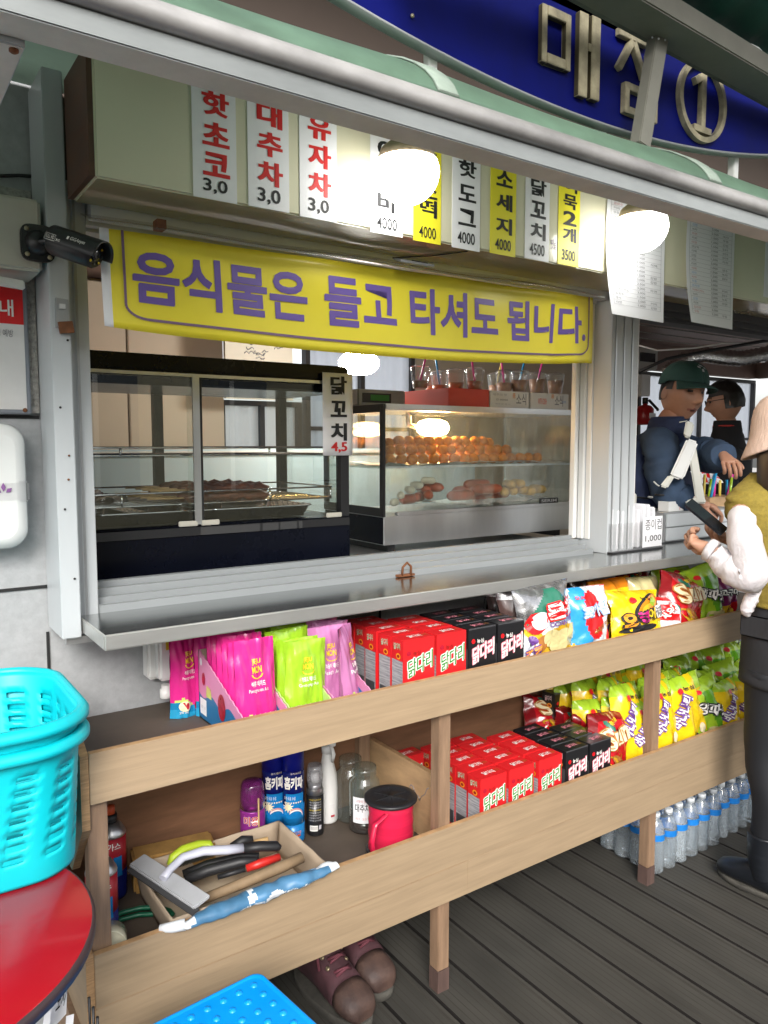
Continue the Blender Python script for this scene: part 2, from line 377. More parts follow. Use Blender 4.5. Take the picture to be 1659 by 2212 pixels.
mat('tool_black', (.015,.015,.017), .5, 0, .3, 20); mat('tool_red', (.50,.02,.015), .4); mat('stick_wood', (.22,.15,.085), .7, 0, .35, 12, (1,1,1)); mat('foam_block', (.36,.20,.055), .85, 0, .25, 30, bump=.2)
mat('hose_green', (.004,.10,.05), .35); mat('bag_print_blue', (.07,.19,.33), .4, 0, .3, 12); mat('bag_print_white', (.72,.75,.78), .45)
mat('cyan_plastic', (.0,.54,.62), .42, 0, .12, 5, spec=.5); mat('stool_blue', (.0,.30,.86), .36, 0, .12, 9, spec=.5)
mat('table_red', (.40,.006,.016), .22, 0, .18, 2.4, coat=.3, spots=((.45,.2,.2), 90, 1.210)); mat('table_edge', (.05,.03,.035), .5)
mat('boot_brown', (.080,.028,.036), .8, 0, .5, 18, bump=.35, col2=(.035,.014,.017)); mat('boot_toe', (.105,.060,.045), .6, 0, .55, 16, bump=.5, col2=(.028,.016,.016)); mat('boot_lace', (.14,.035,.05), .8); mat('eyelet', (.35,.28,.18), .4, .8); mat('sole', (.07,.065,.055), .9, 0, .5, 20)
mat('skin', (.46,.25,.165), .5, 0, .1, 14); mat('skin_tan', (.44,.225,.145), .5, 0, .16, 14); mat('lip', (.26,.09,.07), .45); mat('hair', (.012,.009,.008), .45, 0, .4, 40, (6,6,.6)); mat('hair_brown', (.022,.012,.009), .45, 0, .5, 40, (8,8,.6))
mat('eye', (.02,.015,.012), .3); mat('cap_green', (.018,.058,.048), .85, 0, .15, 20); mat('navy', (.018,.030,.085), .8, 0, .25, 14, bump=.2); mat('denim', (.038,.068,.125), .85, 0, .25, 12, bump=.3); mat('black_cloth', (.008,.008,.011), .85, 0, .3, 12)
mat('olive_knit', (.25,.185,.028), .95, 0, .22, 70, (1,1,1), bump=.5); mat('blouse', (.62,.585,.60), .8, 0, .06, 26, (1,1,.5), bump=.9); mat('hat_knit', (.66,.48,.39), .95, 0, .12, 60, (2,2,.4), bump=.5); mat('skirt', (.018,.018,.021), .85, 0, .35, 25, (4,4,.8)); mat('tights', (.006,.007,.010), .7); mat('boot_leather', (.010,.012,.016), .3, 0, .2, 10)
mat('extinguisher', (.42,.012,.015), .3); mat('monitor_grey', (.50,.49,.46), .5); mat('screen_dark', (.012,.015,.02), .15)
mat('pos_white', (.66,.66,.60), .35); mat('reflection_blue', (.52,.66,.74), .4)  # the pale blue is a reflected band put into the colour of a box
mat('facade', (.62,.56,.38), .8, 0, .1, 2); mat('facade_glass', (.10,.12,.14), .15); mat('bark', (.10,.075,.055), .9, 0, .4, 8, (1,1,.3), bump=.4); mat('leaf', (.05,.09,.025), .7, 0, .4, 3)
# ================================================================== SETTING
g = MB(); g.quad((-60,-60,-.5),(60,-60,-.5),(60,60,-.5),(-60,60,-.5),'ground'); setting(g.build('ground'))
# deck of ribbed boards running towards the shop
g = MB(); g.quad((-3,-4,-.03),(9,-4,-.03),(9,2.0,-.03),(-3,2.0,-.03),'deck_gap')
PW = .1235; x = 1.203 - 34*PW
while x < 8:
    a, b = x+.0055, x+PW-.0055
    g.box(a, b, -4, 1.99, -.025, 0, {'*':'deck','left':'deck_gap','right':'deck_gap'})
    g.box(b-.014, b-.010, -4, 1.985, -.0245, .0008, 'deck_groove')
    for k in range(11):
        xx = a+.008+k*.0095; g.quad((xx,-1,.0004),(xx+.003,-1,.0004),(xx+.003,1.985,.0004),(xx,1.985,.0004),'deck_groove' if k % 2 else 'deck')
    x += PW
setting(g.build('deck_floor'))

WY = 1.95; CT = 1.075; POSTY = 1.79
kiosk = thing('food_kiosk', 'grey panelled food kiosk with aluminium window frame and steel counter', 'kiosk', (1.8, 1.95, 0))
def kp(mb, name, par=None, **k): return mb.build(name, par or kiosk, world=True, **k)
m = MB()
m.box(-1.6, .40, WY, WY+.08, 0, 3.0, 'wall_grey'); m.box(.40, 5.2, WY, WY+.08, 0, 1.05, 'wall_grey'); m.box(5.2, 7.2, WY, WY+.08, 0, 3.0, 'wall_grey')
kp(m, 'wall')
for xa, xb, za, zb in ((-1.6,.40,1.127,1.134),(-1.6,.36,1.527,1.535),(.357,.363,.3,1.02),(1.32,1.326,.3,1.05),(2.24,2.246,.3,1.05),(3.1,3.106,.3,1.05),(-1.6,.28,2.04,2.046)):
    m = MB(); m.box(xa, xb, WY-.004, WY, za, zb, 'seam_dark'); kp(m, 'panel_seam')

m = MB(); m.box(-1.6, .36, WY-.012, WY-.005, 1.54, 2.04, 'wall_speck'); kp(m, 'stone_panel')
m = MB(); m.box(-1.6, 7.2, WY+.001, WY+.06, 2.0, 3.0, 'brown_eave'); kp(m, 'upper_wall')
# posts
pl, pr = at(135,1382,Y=POSTY).x, at(177,1378,Y=POSTY).x
m = MB(); m.box(pl, pr, POSTY, WY-.013, 1.034, 2.255, 'alu'); m.box(pr+.001, pr+.052, POSTY+.055, WY+.05, 1.07, 2.05, 'alu'); m.box(pr+.02, pr+.03, POSTY+.05, POSTY+.055, 1.07, 2.05, 'alu_dark')
lp = kp(m, 'window_post', bevel=.002)
m = MB()
for v, du in ((665, 0), (700, 3)):
    p = at(135+du*.1, v, Y=POSTY-.004); 
p = at(133, 690, Y=POSTY)
m.obox((p.x, POSTY-.004, p.z+.012), (.026,0,-.002), (0,.008,0), (.002,0,.062), 'alu_dark'); m.obox((p.x+.006, POSTY-.012, p.z-.018), (.028,0,.004), (0,.014,0), (-.004,0,.024), 'rust')
m.obox((p.x, POSTY-.010, p.z+.026), (.012,0,0), (0,.008,0), (0,0,.010), 'alu_bare')
kp(m, 'latch', lp)
for (u, v) in ((149, 984), (146, 735), (130, 880), (148, 1036), (161, 1250), (140, 1100)):
    m = MB(); p = at(u, v, Y=POSTY-.001); m.lathe([(.0025, 0), (.0025, .002), (0, .003)], 'rust' if v in (1036, 984) else 'seam_dark', p, 8, axis=(0,-1,0)); kp(m, 'screw', lp)
m = MB(); p = at(130,1388,Y=POSTY); m.box(pl+.01, pr+.06, POSTY+.01, POSTY+.03, 1.018, 1.034, 'alu_bare'); kp(m, 'bracket', lp)
# right-hand post between the two openings, with a ribbed face
xr0, xr1 = at(1313,1100,Y=1.80).x, at(1372,1000,Y=1.80).x
m = MB(); m.box(xr0, xr1, 1.80, WY, CT, 2.02, 'alu');
for k in range(3): m.box(xr0+.016+k*.045, xr0+.024+k*.045, 1.797, 1.80, CT, 2.02, 'alu_bare')
m.box(xr1+.001, xr1+.008, 1.803, WY+.06, CT, 2.02, 'white_plastic')
kp(m, 'window_post', bevel=.002)
# stacked sliding sashes parked at the right of the window
m = MB()
for ua, ub, yy in ((1243,1261,1.935),(1262,1277,1.908),(1278,1291,1.880),(1292,1308,1.855)):
    xa = at(ua, 900, Y=yy).x; ww = at(ub, 900, Y=yy).x-xa; m = MB()
    m.box(xa, xa+ww, yy, yy+.022, 1.12, 1.985, 'white_plastic'); m.box(xa+ww*.40, xa+ww*.62, yy-.003, yy, 1.12, 1.985, 'alu'); kp(m, 'sliding_sash', bevel=.0015)
# sill with stepped tracks, and head track
m = MB()
SX0, SX1 = pr+.053, xr0-.03
for (y0, y1, z1, mm) in ((1.835,1.852,1.092,'sill_alu'),(1.852,1.872,1.085,'rubber_grey'),(1.872,1.890,1.104,'sill_alu'),(1.890,1.905,1.096,'rubber_grey'),(1.905,1.925,1.119,'sill_alu'),(1.925,1.938,1.104,'rubber_grey'),(1.938,1.962,1.131,'sill_alu'),(1.962,1.99,1.122,'sill_alu')):
    m.box(SX0, SX1, y0, y1, CT-.02, z1, mm)
kp(m, 'window_sill', bevel=.0012)
m = MB()
for (y0, y1, z0) in ((1.80,1.83,1.965),(1.83,1.845,1.98),(1.845,1.87,1.96),(1.87,1.885,1.98),(1.885,1.95,1.955)): m.box(pr+.053, xr0-.03, y0, y1, z0, 2.03, 'alu_dark' if z0 > 1.97 else 'alu')
for (y0, y1, z0) in ((1.80,1.83,1.965),(1.84,1.87,1.95),(1.88,1.95,1.94)): m.box(xr1+.01, 5.1, y0, y1, z0, 2.03, 'rubber_grey')
kp(m, 'head_track')
# hasp on the sill
p = at(870, 1222, Y=1.84); hp = Vector((p.x, 1.833, 1.10))
m = MB(); m.obox(hp+Vector((0,-.004,-.02)), (.06,0,0), (0,.02,0), (0,0,.006), 'rust'); m.tube([hp+Vector((-.016,-.012,-.02)), hp+Vector((-.015,-.014,.006)), hp+Vector((0,-.015,.018)), hp+Vector((.015,-.014,.006)), hp+Vector((.016,-.012,-.02))], .004, 'rust', 6)
kp(m, 'hasp')
# steel counter
cx0 = at(225,1374,Y=1.61).x
m = MB(); m.box(cx0, 3.6, 1.61, 1.834, CT-.034, CT, {'*':'steel','top':'steel_top'}); m.box(xr0-.02, 3.6, 1.835, 2.06, CT-.034, CT-.001, {'*':'steel','top':'steel_top'})
kp(m, 'counter', bevel=.003, seg=3)
# menu board box above the window
SBY, SBZ = 1.60, 1.988
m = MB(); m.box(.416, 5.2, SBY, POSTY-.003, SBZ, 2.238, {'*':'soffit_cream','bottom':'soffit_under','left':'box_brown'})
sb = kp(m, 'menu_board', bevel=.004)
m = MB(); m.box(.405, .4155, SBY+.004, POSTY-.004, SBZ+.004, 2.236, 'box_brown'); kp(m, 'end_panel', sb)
m = MB()
for k, uu in enumerate((1486,)):
    p = at(uu, 540, Y=SBY); m.box(p.x, p.x+.002, SBY-.0015, SBY, SBZ+.004, 2.236, 'line_grey')
pp = [at(u, v, Z=SBZ-.002) for u, v in ((795,560),(930,553),(1010,543))]
m.tube(pp, .0016, 'black_matte', 5)
kp(m, 'joint_line', sb)
# inside of the shop
m = MB(); m.box(-.6, 7.3, 4.2, 4.28, 0, .9, 'cream_wall'); m.box(-.6, 1.72, 4.2, 4.28, .9, 2.4, 'cream_wall'); m.box(1.72, 7.3, 4.2, 4.28, 2.1, 2.4, 'brown_inside'); m.box(3.15, 5.5, 4.2, 4.28, .9, 2.1, 'cream_wall'); m.box(1.72, 3.15, 4.2, 4.28, .9, 1.05, 'cream_wall'); m.box(5.5,7.3,4.2,4.28,.9,1.15,'brown_inside')
kp(m, 'back_wall')
m = MB(); m.box(-.65, -.6, 2.04, 4.2, 0, 2.4, 'cream_wall'); kp(m, 'end_wall'); m = MB(); m.box(7.3, 7.36, 2.04, 4.2, 0, 1.0, 'brown_inside'); kp(m, 'end_wall'); m = MB(); m.box(7.3, 7.36, 2.04, 4.2, 2.1, 2.4, 'brown_inside'); kp(m, 'wall_header')
m = MB(); m.box(-.6, 7.3, 2.02, 4.2, 2.32, 2.36, 'brown_inside')
for k in range(9): m.box(2.35, 7.2, 2.25+k*.22, 2.256+k*.22, 2.312, 2.319, 'wall_speck')
kp(m, 'ceiling')
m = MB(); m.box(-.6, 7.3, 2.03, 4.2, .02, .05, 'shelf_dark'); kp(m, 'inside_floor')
def back_window(x0, x1, z0, z1, nm, sheet, cut=()):
    f = MB(); t = .03
    f.box(x0, x1, 4.19, 4.24, z0, z0+t, 'rubber_grey'); f.box(x0, x1, 4.19, 4.24, z1-t, z1, 'rubber_grey')
    for k in range(nm+1):
        xx = x0+(x1-x0-t)*k/nm; f.box(xx, xx+t, 4.188, 4.243, z0+t, z1-t, 'rubber_grey')
    for c in cut: f.box(x0+t, x1-t, 4.192, 4.238, c, c+.025, 'rubber_grey')
    w_ = kp(f, 'back_window')
    p = MB(); n = int((x1-x0)/.02)
    p.grid(lambda a, b: (x0+a*(x1-x0), 4.225+.008*sin(a*n*1.4), z0+b*(z1-z0)), n*2, 1, sheet)
    kp(p, 'window_sheet', w_)
back_window(1.74, 2.27, 1.06, 1.72, 2, 'curtain_white', (1.42,)); back_window(2.30, 3.13, 1.06, 2.08, 2, 'sheet_window', (1.55,)); back_window(5.5, 7.28, 1.16, 2.08, 2, 'sheet_window', (1.5,))
m = MB(); m.box(.45, xr0+.15, 2.0, 2.72, 1.03, 1.075, 'alu_bare'); m.box(.45, xr0+.15, 2.02, 2.70, .05, 1.03, 'rubber_grey'); kp(m, 'work_bench')
# cream wall cupboards in the back and a whiteboard
for k in range(4): m = MB(); m.box(-.4+k*.53, .12+k*.53, 4.06, 4.19, .95, 2.28, 'cream_wall'); kp(m, 'wall_cupboard', bevel=.004)
m = MB(); q0, q1 = at(490,770,Y=3.7), at(636,770,Y=3.7); m.box(q0.x, q1.x, 3.72, 3.745, 1.70, 2.12, 'cream_pale'); wb = kp(m, 'writing_board')
m = MB(); random.seed(3)
for k in range(26):
    xx = random.uniform(q0.x+.02, q1.x-.08); zz = random.uniform(1.75, 2.0); l = random.uniform(.02, .07)
    m.tube([(xx+l*i/5, 3.717, zz+random.uniform(-.01,.01)) for i in range(6)], .0022, 'ink_red' if xx < q0.x+.08 else 'ink_grey', 4)
kp(m, 'handwriting', wb)
m = MB(); zf = at(420,985,Y=3.3).z; m.box(-.3, 2.9, 3.3, 3.9, .05, zf, 'reflection_blue'); m.box(-.31, 2.91, 3.29, 3.91, zf+.001, zf+.03, 'white_gloss'); kp(m, 'reflection_box', bevel=.008)  # added box standing in for the pale band reflected in the case glass

# eave of the roof behind the sign
m = MB(); m.box(-3, 9, 1.4, 4.35, 3.0, 3.08, 'brown_eave'); m.box(-3, 9, 1.36, 1.4, 2.98, 3.2, 'brown_eave')
for k in range(6): m.box(-3, 9, 1.5+k*.09, 1.504+k*.09, 2.992, 2.999, 'black_matte')
kp(m, 'roof_eave')

# ------------------------------------------------------------------ awning
awn = thing('awning', 'pale green curved canopy with aluminium gutter running over the kiosk front', 'awning', (1.6, 1.07, 2.0))
AX0, AX1 = -1.2, 5.0
def ap(mb, name, par=None, **k): return mb.build(name, par or awn, world=True, **k)
m = MB(); m.box(AX0, AX1, 1.04, 1.10, 1.9775, 2.009, {'*':'gutter_alu','bottom':'beam_beige','back':'beam_beige'}); gt = ap(m, 'gutter_beam', bevel=.002)
m = MB(); prof = [(1.10,2.0095),(1.034,2.0095),(1.026,2.014),(1.022,2.022),(1.023,2.032),(1.029,2.041),(1.040,2.047),(1.052,2.050),(1.10,2.048)]
N = 40
m.rings([[(AX0+(AX1-AX0)*i/N, y, z) for y, z in prof] for i in range(N+1)], 'gutter_roll'); ap(m, 'gutter_roll')
cprof = [(1.046,2.050),(1.060,2.073),(1.082,2.096),(1.112,2.119),(1.150,2.142),(1.20,2.166),(1.27,2.19),(1.36,2.215),(1.48,2.24),(1.62,2.255),(1.94,2.28)]
RIBX = [-.69, .08, .85, 1.62, 2.39, 3.16, 3.93]
def can(a, b):
    x_ = AX0+(AX1-AX0)*a; k = b*(len(cprof)-1); i = min(int(k), len(cprof)-2); f = k-i
    y = cprof[i][0]*(1-f)+cprof[i+1][0]*f; z = cprof[i][1]*(1-f)+cprof[i+1][1]*f
    ph = ((x_-.08) % .77)/.77; sag = .006*sin(pi*ph)
    return (x_, y+sag*.6, z-sag)
m = MB(); m.grid(can, 160, 20, 'canopy_green'); ap(m, 'canopy', solid=.003)
for rx_ in RIBX:
    m = MB(); m.rings([[(rx_-.024, y-.001, z+.002), (rx_+.024, y-.001, z+.002), (rx_+.020, y-.003, z+.0045), (rx_-.020, y-.003, z+.0045)] for y, z in cprof], 'canopy_rib'); ap(m, 'canopy_rib')
m = MB(); xx = at(62,92,Y=1.08).x; m.box(xx-.04, xx, 1.101, 1.93, 1.969, 2.008, {'*':'alu','bottom':'beam_beige'}); ap(m, 'end_rail', bevel=.002)
m = MB(); m.lathe([(.006,0),(.006,.003),(.003,.005)], 'rust', (xx-.012, 1.112, 1.969), 10, axis=(0,0,-1)); ap(m, 'rail_bolt')
for u0 in (940, 1312, 1604):
    p = at(u0, 130, Y=1.30); m = MB(); m.box(p.x-.011, p.x+.011, 1.305, 1.327, 2.19, 2.36, 'white_plastic'); ap(m, 'sign_post', bevel=.002)

# ------------------------------------------------------------------ blue sign over the awning
SY = 1.28
sgn = thing('shop_sign', 'dark blue curved signboard with gold raised letters above the green awning', 'sign', (1.5, SY, 2.24))
XC = 1.47
def zbot(x_): d = (x_-XC); return 2.232+.13*d*d
def ztop(x_): d = (x_-XC); return 2.60-.055*d*d
xs = [-.15+3.25*i/48 for i in range(49)]
out = [(x_, SY, zbot(x_)) for x_ in xs] + [(x_, SY, ztop(x_)) for x_ in reversed(xs)]
m = MB(); m.prism(out, ['sign_blue','sign_blue','sign_blue'], (0,.02,0)); m.build('sign_panel', sgn, world=True)
m = MB(); m.rings([[(x_, SY-.004, zbot(x_)), (x_, SY-.004, zbot(x_)-.005), (x_, SY+.024, zbot(x_)-.005), (x_, SY+.024, zbot(x_))] for x_ in xs], 'alu_dark'); m.build('sign_trim', sgn, world=True)
def sp(u, v): p = at(u, v, Y=SY); return p.x, p.z
def strokes(name, lst, d=.014):
    m = MB()
    for k, (xa, xb, za, zb) in enumerate(lst): m.box(xa, xb, SY-.001-d-.0004*k, SY-.001, za, zb, {'*':'gold_edge','front':'gold'})
    m.build(name, sgn, world=True, bevel=.0015)
a0 = sp(1160,140); a1 = sp(1222,155); zt = sp(1163,12)[1]; zb_ = sp(1190,148)[1]; e0 = sp(1238,210)[0]; e1 = sp(1257,210)[0]; f0 = sp(1264,210)[0]; f1 = sp(1283,215)[0]; zt2 = sp(1245,30)[1]; zb2 = sp(1245,213)[1]; zb3 = sp(1270,220)[1]
t = .0165
strokes('raised_letter', [(a0[0], a0[0]+t, zb_, zt), (a1[0]-t, a1[0], zb_, zt), (a0[0]+t, a1[0]-t, zt-t*1.3, zt), (a0[0]+t, a1[0]-t, zb_, zb_+t*1.3), (e0, e1, zb2, zt2), (f0, f1, zb3, zt2+.002), (e1, f0, (zb2+zt2)/2+.012, (zb2+zt2)/2+.03)])
# second letter: its right side is behind the strut
x0_, z0_ = sp(1326,150); x1_ = sp(1395,150)[0]; ztj = sp(1340,68)[1]; bz0, bz1 = sp(1345,248)[1], sp(1345,182)[1]; bx0 = sp(1339,220)[0]; bx1 = sp(1410,240)[0]
m = MB()
def stroke(pts, wd, k):
    for p, q in zip(pts[:-1], pts[1:]): m.bar((p[0], SY-.008-.0004*k, p[1]), (q[0], SY-.008-.0004*k, q[1]), wd, .014, 'gold', up=(0,1,0))
m.box(x0_, x1_-.012, SY-.015, SY-.001, ztj-.018, ztj, 'gold'); xm = (x0_+x1_)/2-.008
stroke([(xm, ztj-.018), (x0_+.004, z0_)], .017, 1); stroke([(xm+.004, ztj-.02), (x1_-.02, z0_)], .017, 2)
m.box(x1_+.002, x1_+.019, SY-.0146, SY-.001, bz1+.012, ztj+.006, 'gold'); m.box(x1_-.012, x1_+.002, SY-.0142, SY-.001, (bz1+ztj)/2+.01, (bz1+ztj)/2+.026, 'gold')
for (xa, xb, za, zb) in ((bx0, bx0+t, bz0, bz1), (bx1-t, bx1, bz0, bz1), (bx0+t, bx1-t, bz1-t, bz1), (bx0+t, bx1-t, bz0, bz0+t)): m.box(xa, xb, SY-.0154, SY-.001, za, zb, 'gold')
m.build('raised_letter', sgn, world=True, bevel=.0012)
# circled 1
cxx = (sp(1458,220)[0]+sp(1560,220)[0])/2; rx_ = (sp(1560,220)[0]-sp(1458,220)[0])/2; zt_, zb_ = sp(1508,132)[1], sp(1510,311)[1]; cz = (zt_+zb_)/2; rz_ = (zt_-zb_)/2
m = MB(); rr = []
for i in range(49):
    a = 2*pi*i/48; c_, s_ = cos(a), sin(a); rr.append([(cxx+(rx_-.014*k1)*c_, SY-.001-dy, cz+(rz_-.014*k1)*s_) for k1, dy in ((0,0),(0,.014),(1,.014),(1,0))])
m.rings(rr, ['gold']*48, cap=False, smooth=False)
m.box(cxx-.009, cxx+.009, SY-.015, SY-.001, cz-rz_*.62, cz+rz_*.66, 'gold'); m.box(cxx-.038, cxx+.038, SY-.0145, SY-.001, cz-rz_*.62-.016, cz-rz_*.62, 'gold')
m.bar((cxx-.006, SY-.0078, cz+rz_*.60), (cxx-.036, SY-.0078, cz+rz_*.42), .018, .013, 'gold', up=(0,1,0))
m.build('raised_letter', sgn, world=True)
m = MB(); p = at(890, 35, Y=SY-.003); m.lathe([(.004,0),(.004,.003),(0,.005)], 'gold', p, 8, axis=(0,-1,0)); m.build('screw_head', sgn, world=True)

# ------------------------------------------------------------------ tent frame and tarp at the upper right
tf = thing('tent_frame', 'grey steel tent beam with upright strut crossing in front of the blue sign', 'tent frame', tuple(at(1480,60,Z=2.42)))
b0, b1 = at(1255,-18,Z=2.43), at(1675,217,Z=2.43); dirb = (b1-b0).normalized(); nb = Vector((dirb.y, -dirb.x, 0))
if nb.y > 0: nb = -nb
m = MB(); off = nb*.045
m.bar(b0-dirb*.5+off, b1+dirb*1.5+off, .09, .05, 'tent_beam'); m.build('tent_beam', tf, world=True, bevel=.003)
m = MB(); m.bar(b0-dirb*.5-nb*.011, b1+dirb*1.5-nb*.011, .018, .03, 'tent_dirty'); m.build('seam_strip', tf, world=True)
s0, s1 = at(1422,78,Y=1.19), at(1382,318,Y=1.19)
m = MB(); m.bar(s0+Vector((.004,0,.02)), s1, .042, .03, 'tent_beam', up=(0,1,0)); st = m.build('strut', tf, world=True, bevel=.002)
for du in (-14, 0, 14): m = MB(); m.lathe([(.0025,0),(.0025,.002),(0,.003)], 'alu_bare', at(1422+du, 84+du*.2, Y=1.168), 8, axis=(0,-1,0)); m.build('bolt', st, world=True)
tp = thing('tarp', 'dark green canvas tarp with white edge cord in the upper corner', 'tarp', tuple(at(1600,50,Z=2.46)))
e0, e1 = at(1405,-15,Z=2.47), at(1690,135,Z=2.47); dd = (e1-e0)
m = MB(); m.grid(lambda a, b: e0 - dd*1.2 + dd*3.4*a + nb*(b*1.0) + Vector((0,0,.5*b+.012*sin(a*40)*b+.006*sin(a*90))), 60, 12, 'tarp_green'); m.build('canvas', tp, world=True, solid=.004)
m = MB(); m.tube([e0-dd*1.2+dd*3.4*i/60+Vector((0,0,.006*sin(i/60*90)-.003)) for i in range(61)], .005, 'paper', 6); m.build('edge_cord', tp, world=True)

# ------------------------------------------------------------------ across the way: only seen mirrored in the panes
fb = thing('pale_building', 'pale yellow low building across the yard, mirrored in the display case panes', 'building', (0,-9,-.5))
m = MB(); m.box(-8, 10, -10, -9, -.5, 4.2, 'facade'); fw = m.build('facade_wall', fb, world=True)
for k in range(7):
    m = MB(); m.box(-7+k*2.4, -5.6+k*2.4, -8.99, -8.95, .6, 2.6, 'facade_glass'); m.box(-6.34+k*2.4, -6.26+k*2.4, -8.949, -8.93, .6, 2.6, 'white_plastic'); m.build('window', fb, world=True)
tr = thing('tree', 'leafy tree standing in the yard across from the kiosk, mirrored in the panes', 'tree', (.6,-6.5,-.5))
m = MB(); m.tube([(.6,-6.5,-.5),(.62,-6.5,.6),(.55,-6.45,1.6),(.7,-6.5,2.6),(.8,-6.4,3.6)], [.2,.16,.13,.10,.05], 'bark', 10)
for k in range(6): a = k*1.05; m.tube([(.62,-6.5,1.8+k*.2),(.62+.6*cos(a),-6.5+.6*sin(a),2.5+k*.2),(.62+1.1*cos(a),-6.5+1.1*sin(a),3.0+k*.2)], [.06,.04,.015], 'bark', 6)
m.build('trunk', tr, world=True)
m = MB(); random.seed(5)
for k in range(900):
    a, r, h = random.uniform(0, 2*pi), random.random()**.5*1.6, random.uniform(2.3, 4.6); r *= (1-.25*abs(h-3.4))
    c = Vector((.65+r*cos(a), -6.45+r*sin(a), h)); u_ = Vector((random.uniform(-1,1),random.uniform(-1,1),random.uniform(-1,1)))*.11; v_ = Vector((random.uniform(-1,1),random.uniform(-1,1),random.uniform(-1,1)))*.08
    m.add([c-u_, c+v_, c+u_, c-v_], [(0,1,2,3)], 'leaf')
m.build('crown', tr, world=True)
# ================================================================== MENU STRIPS, PRICE SHEETS, LAMPS, BANNER
FY = SBY - .0012
def strip(u0, u1, vb, chars, price, red, yellow, first, label, pitch=None):
    um = (u0+u1)/2; zz = lambda v: at(um, v, Y=FY).z; x0, x1 = at(u0, vb, Y=FY).x, at(u1, vb, Y=FY).x; zb = zz(vb); w_ = x1-x0
    o = MB(); top = 2.232
    o.grid(lambda a, b: (x0+w_*a, FY-.0004, zb+(top-zb)*b), 4, 10, 'paper_yellow' if yellow else 'paper')
    o.box(x0, x1, FY-.0002, FY+.0008, zb, top, 'paper_yellow' if yellow else 'paper')
    t = thing('menu_strip', label, 'menu strip', ((x0+x1)/2, SBY, zb), 'menu strips on the cream board'); pass
    b = MB(); pw = .62 if not red else .56
    (pv0, pv1), (c0, c1), pit = first
    b.ftext(price, x0+w_*(.5-pw/2), x0+w_*(.5+pw/2), FY-.0012, zz(pv1), zz(pv0), 'ink', .012 if not red else .02)
    H_ = zz(c0)-zz(c1); z = zz(c1)
    for k, ch in enumerate(reversed(chars)):
        cw = .60 if red else .62
        for dx in ((0, .0022) if red else (0, .0014)):
            b.ftext(ch, x0+w_*(.52-cw/2)+dx, x0+w_*(.52+cw/2)+dx, FY-.0012-dx*.1, z, z+H_, 'ink_red' if red else 'ink', .028 if red else .024)
        z += zz(0)-zz(pit)
    o.join(b).build('paper_strip', t, world=True)
G = 'menu strip on the cream board'
strip(418,512,432,'핫초코','3,0',True,False,((388,420),(331,382),67),'white menu strip with red hot chocolate lettering, leftmost on the cream board')
strip(537,625,452,'대추차','3,0',True,False,((408,443),(350,402),65),'white menu strip with red letters between two other red lettered strips')
strip(648,728,474,'유자차','3,0',True,False,((430,463),(374,424),63),'white menu strip with red letters beside the glare of the big lamp')
strip(800,870,507,'어묵바','4000',False,False,((471,496),(416,459),58),'white menu strip priced 4000 hanging half behind the nearer lamp')
strip(893,952,524,'소떡소떡','4000',False,True,((490,515),(431,469),42),'yellow menu strip right behind the edge of the nearer lamp')
strip(976,1036,539,'핫도그','4000',False,False,((502,527),(452,488),55),'white menu strip between two yellow strips with a price of 4000')
strip(1058,1113,551,'소세지','4000',False,True,((517,541),(470,506),54),'yellow menu strip with three letters standing between two white strips')
strip(1133,1185,562,'닭꼬치','4500',False,False,((527,552),(482,518),50),'white menu strip with the price 4500 next to the last yellow strip')
strip(1204,1250,574,'어묵2개','3500',False,True,((540,563),(492,523),38),'yellow menu strip priced 3500, last before the laminated price sheets')
m = MB(); p = at(1196, 528, Y=FY); m.ftext('옛날', p.x-.012, p.x+.012, FY-.001, p.z-.014, p.z+.014, 'banner_line', .01)
tag(m.build('small_sticker'), 'tiny dark lettered sticker between the last white and yellow strips', 'sticker')

def price_sheet(u0, u1, vt, vb, label, seed, rows):
    random.seed(seed); x0, x1 = at(u0, vb, Y=1.585).x, at(u1, vb, Y=1.585).x; w_ = x1-x0; zb = at((u0+u1)/2, vb, Y=1.585).z; zt = 2.232; h_ = zt-zb
    def S(a, b, d=0.): return Vector((x0+w_*a-.012*(1-a)*sin(pi*b)*.8, SBY-.004-d-.022*(1-b)**2*(1.2-a), zb+h_*b))
    t = thing('price_sheet', label, 'price sheet', ((x0+x1)/2, SBY, zb), 'laminated price sheets')
    o = MB(); o.grid(lambda a, b: S(a, b), 10, 14, 'paper'); pass
    b = MB()
    def patch(a0, a1, b0, b1, mm, d=.0012): b.quad(S(a0,b0,d), S(a1,b0,d), S(a1,b1,d), S(a0,b1,d), mm)
    n = rows; bt, bb = .97, .09
    for k in range(n+1):
        y = bb+(bt-bb)*k/n
        for j in range(4): patch(.06+.22*j, .28+.22*j, y, y+.0022, 'line_grey')
    for a in (.06, .93): 
        for k in range(n): patch(a, a+.006, bb+(bt-bb)*k/n, bb+(bt-bb)*(k+1)/n, 'line_grey')
    words = ['라면','우동','김밥','커피','녹차','생강차','컵라면','식혜','과자','음료수','생수','아메리카노']
    for k in range(n):
        y = bb+(bt-bb)*(k+.22)/n; hh = (bt-bb)/n*.56; r = random.random()
        mm = 'ink_red_pale' if r < .3 else 'ink_blue_pale' if r < .5 else 'ink_grey'; wd = random.choice(words); l = .05*len(wd)
        for s_, a0, a1, mq in ((wd, .10, .10+l, mm), (random.choice(['1,000','1,500','2,000','2,500','3,000']), .50, .64, 'ink_grey')) + (((random.choice(words), .74, .86, 'ink_grey'),) if random.random() < .5 else ()):
            o_ = S(a0, y, .0014); b.text(s_, o_, S(a1, y, .0014)-o_, S(a0, y+hh, .0014)-o_, mq)
    o.join(b).build('sheet', t, world=True)
price_sheet(1313, 1437, 440, 688, 'white laminated price sheet hanging behind the farther lamp', 2, 24)
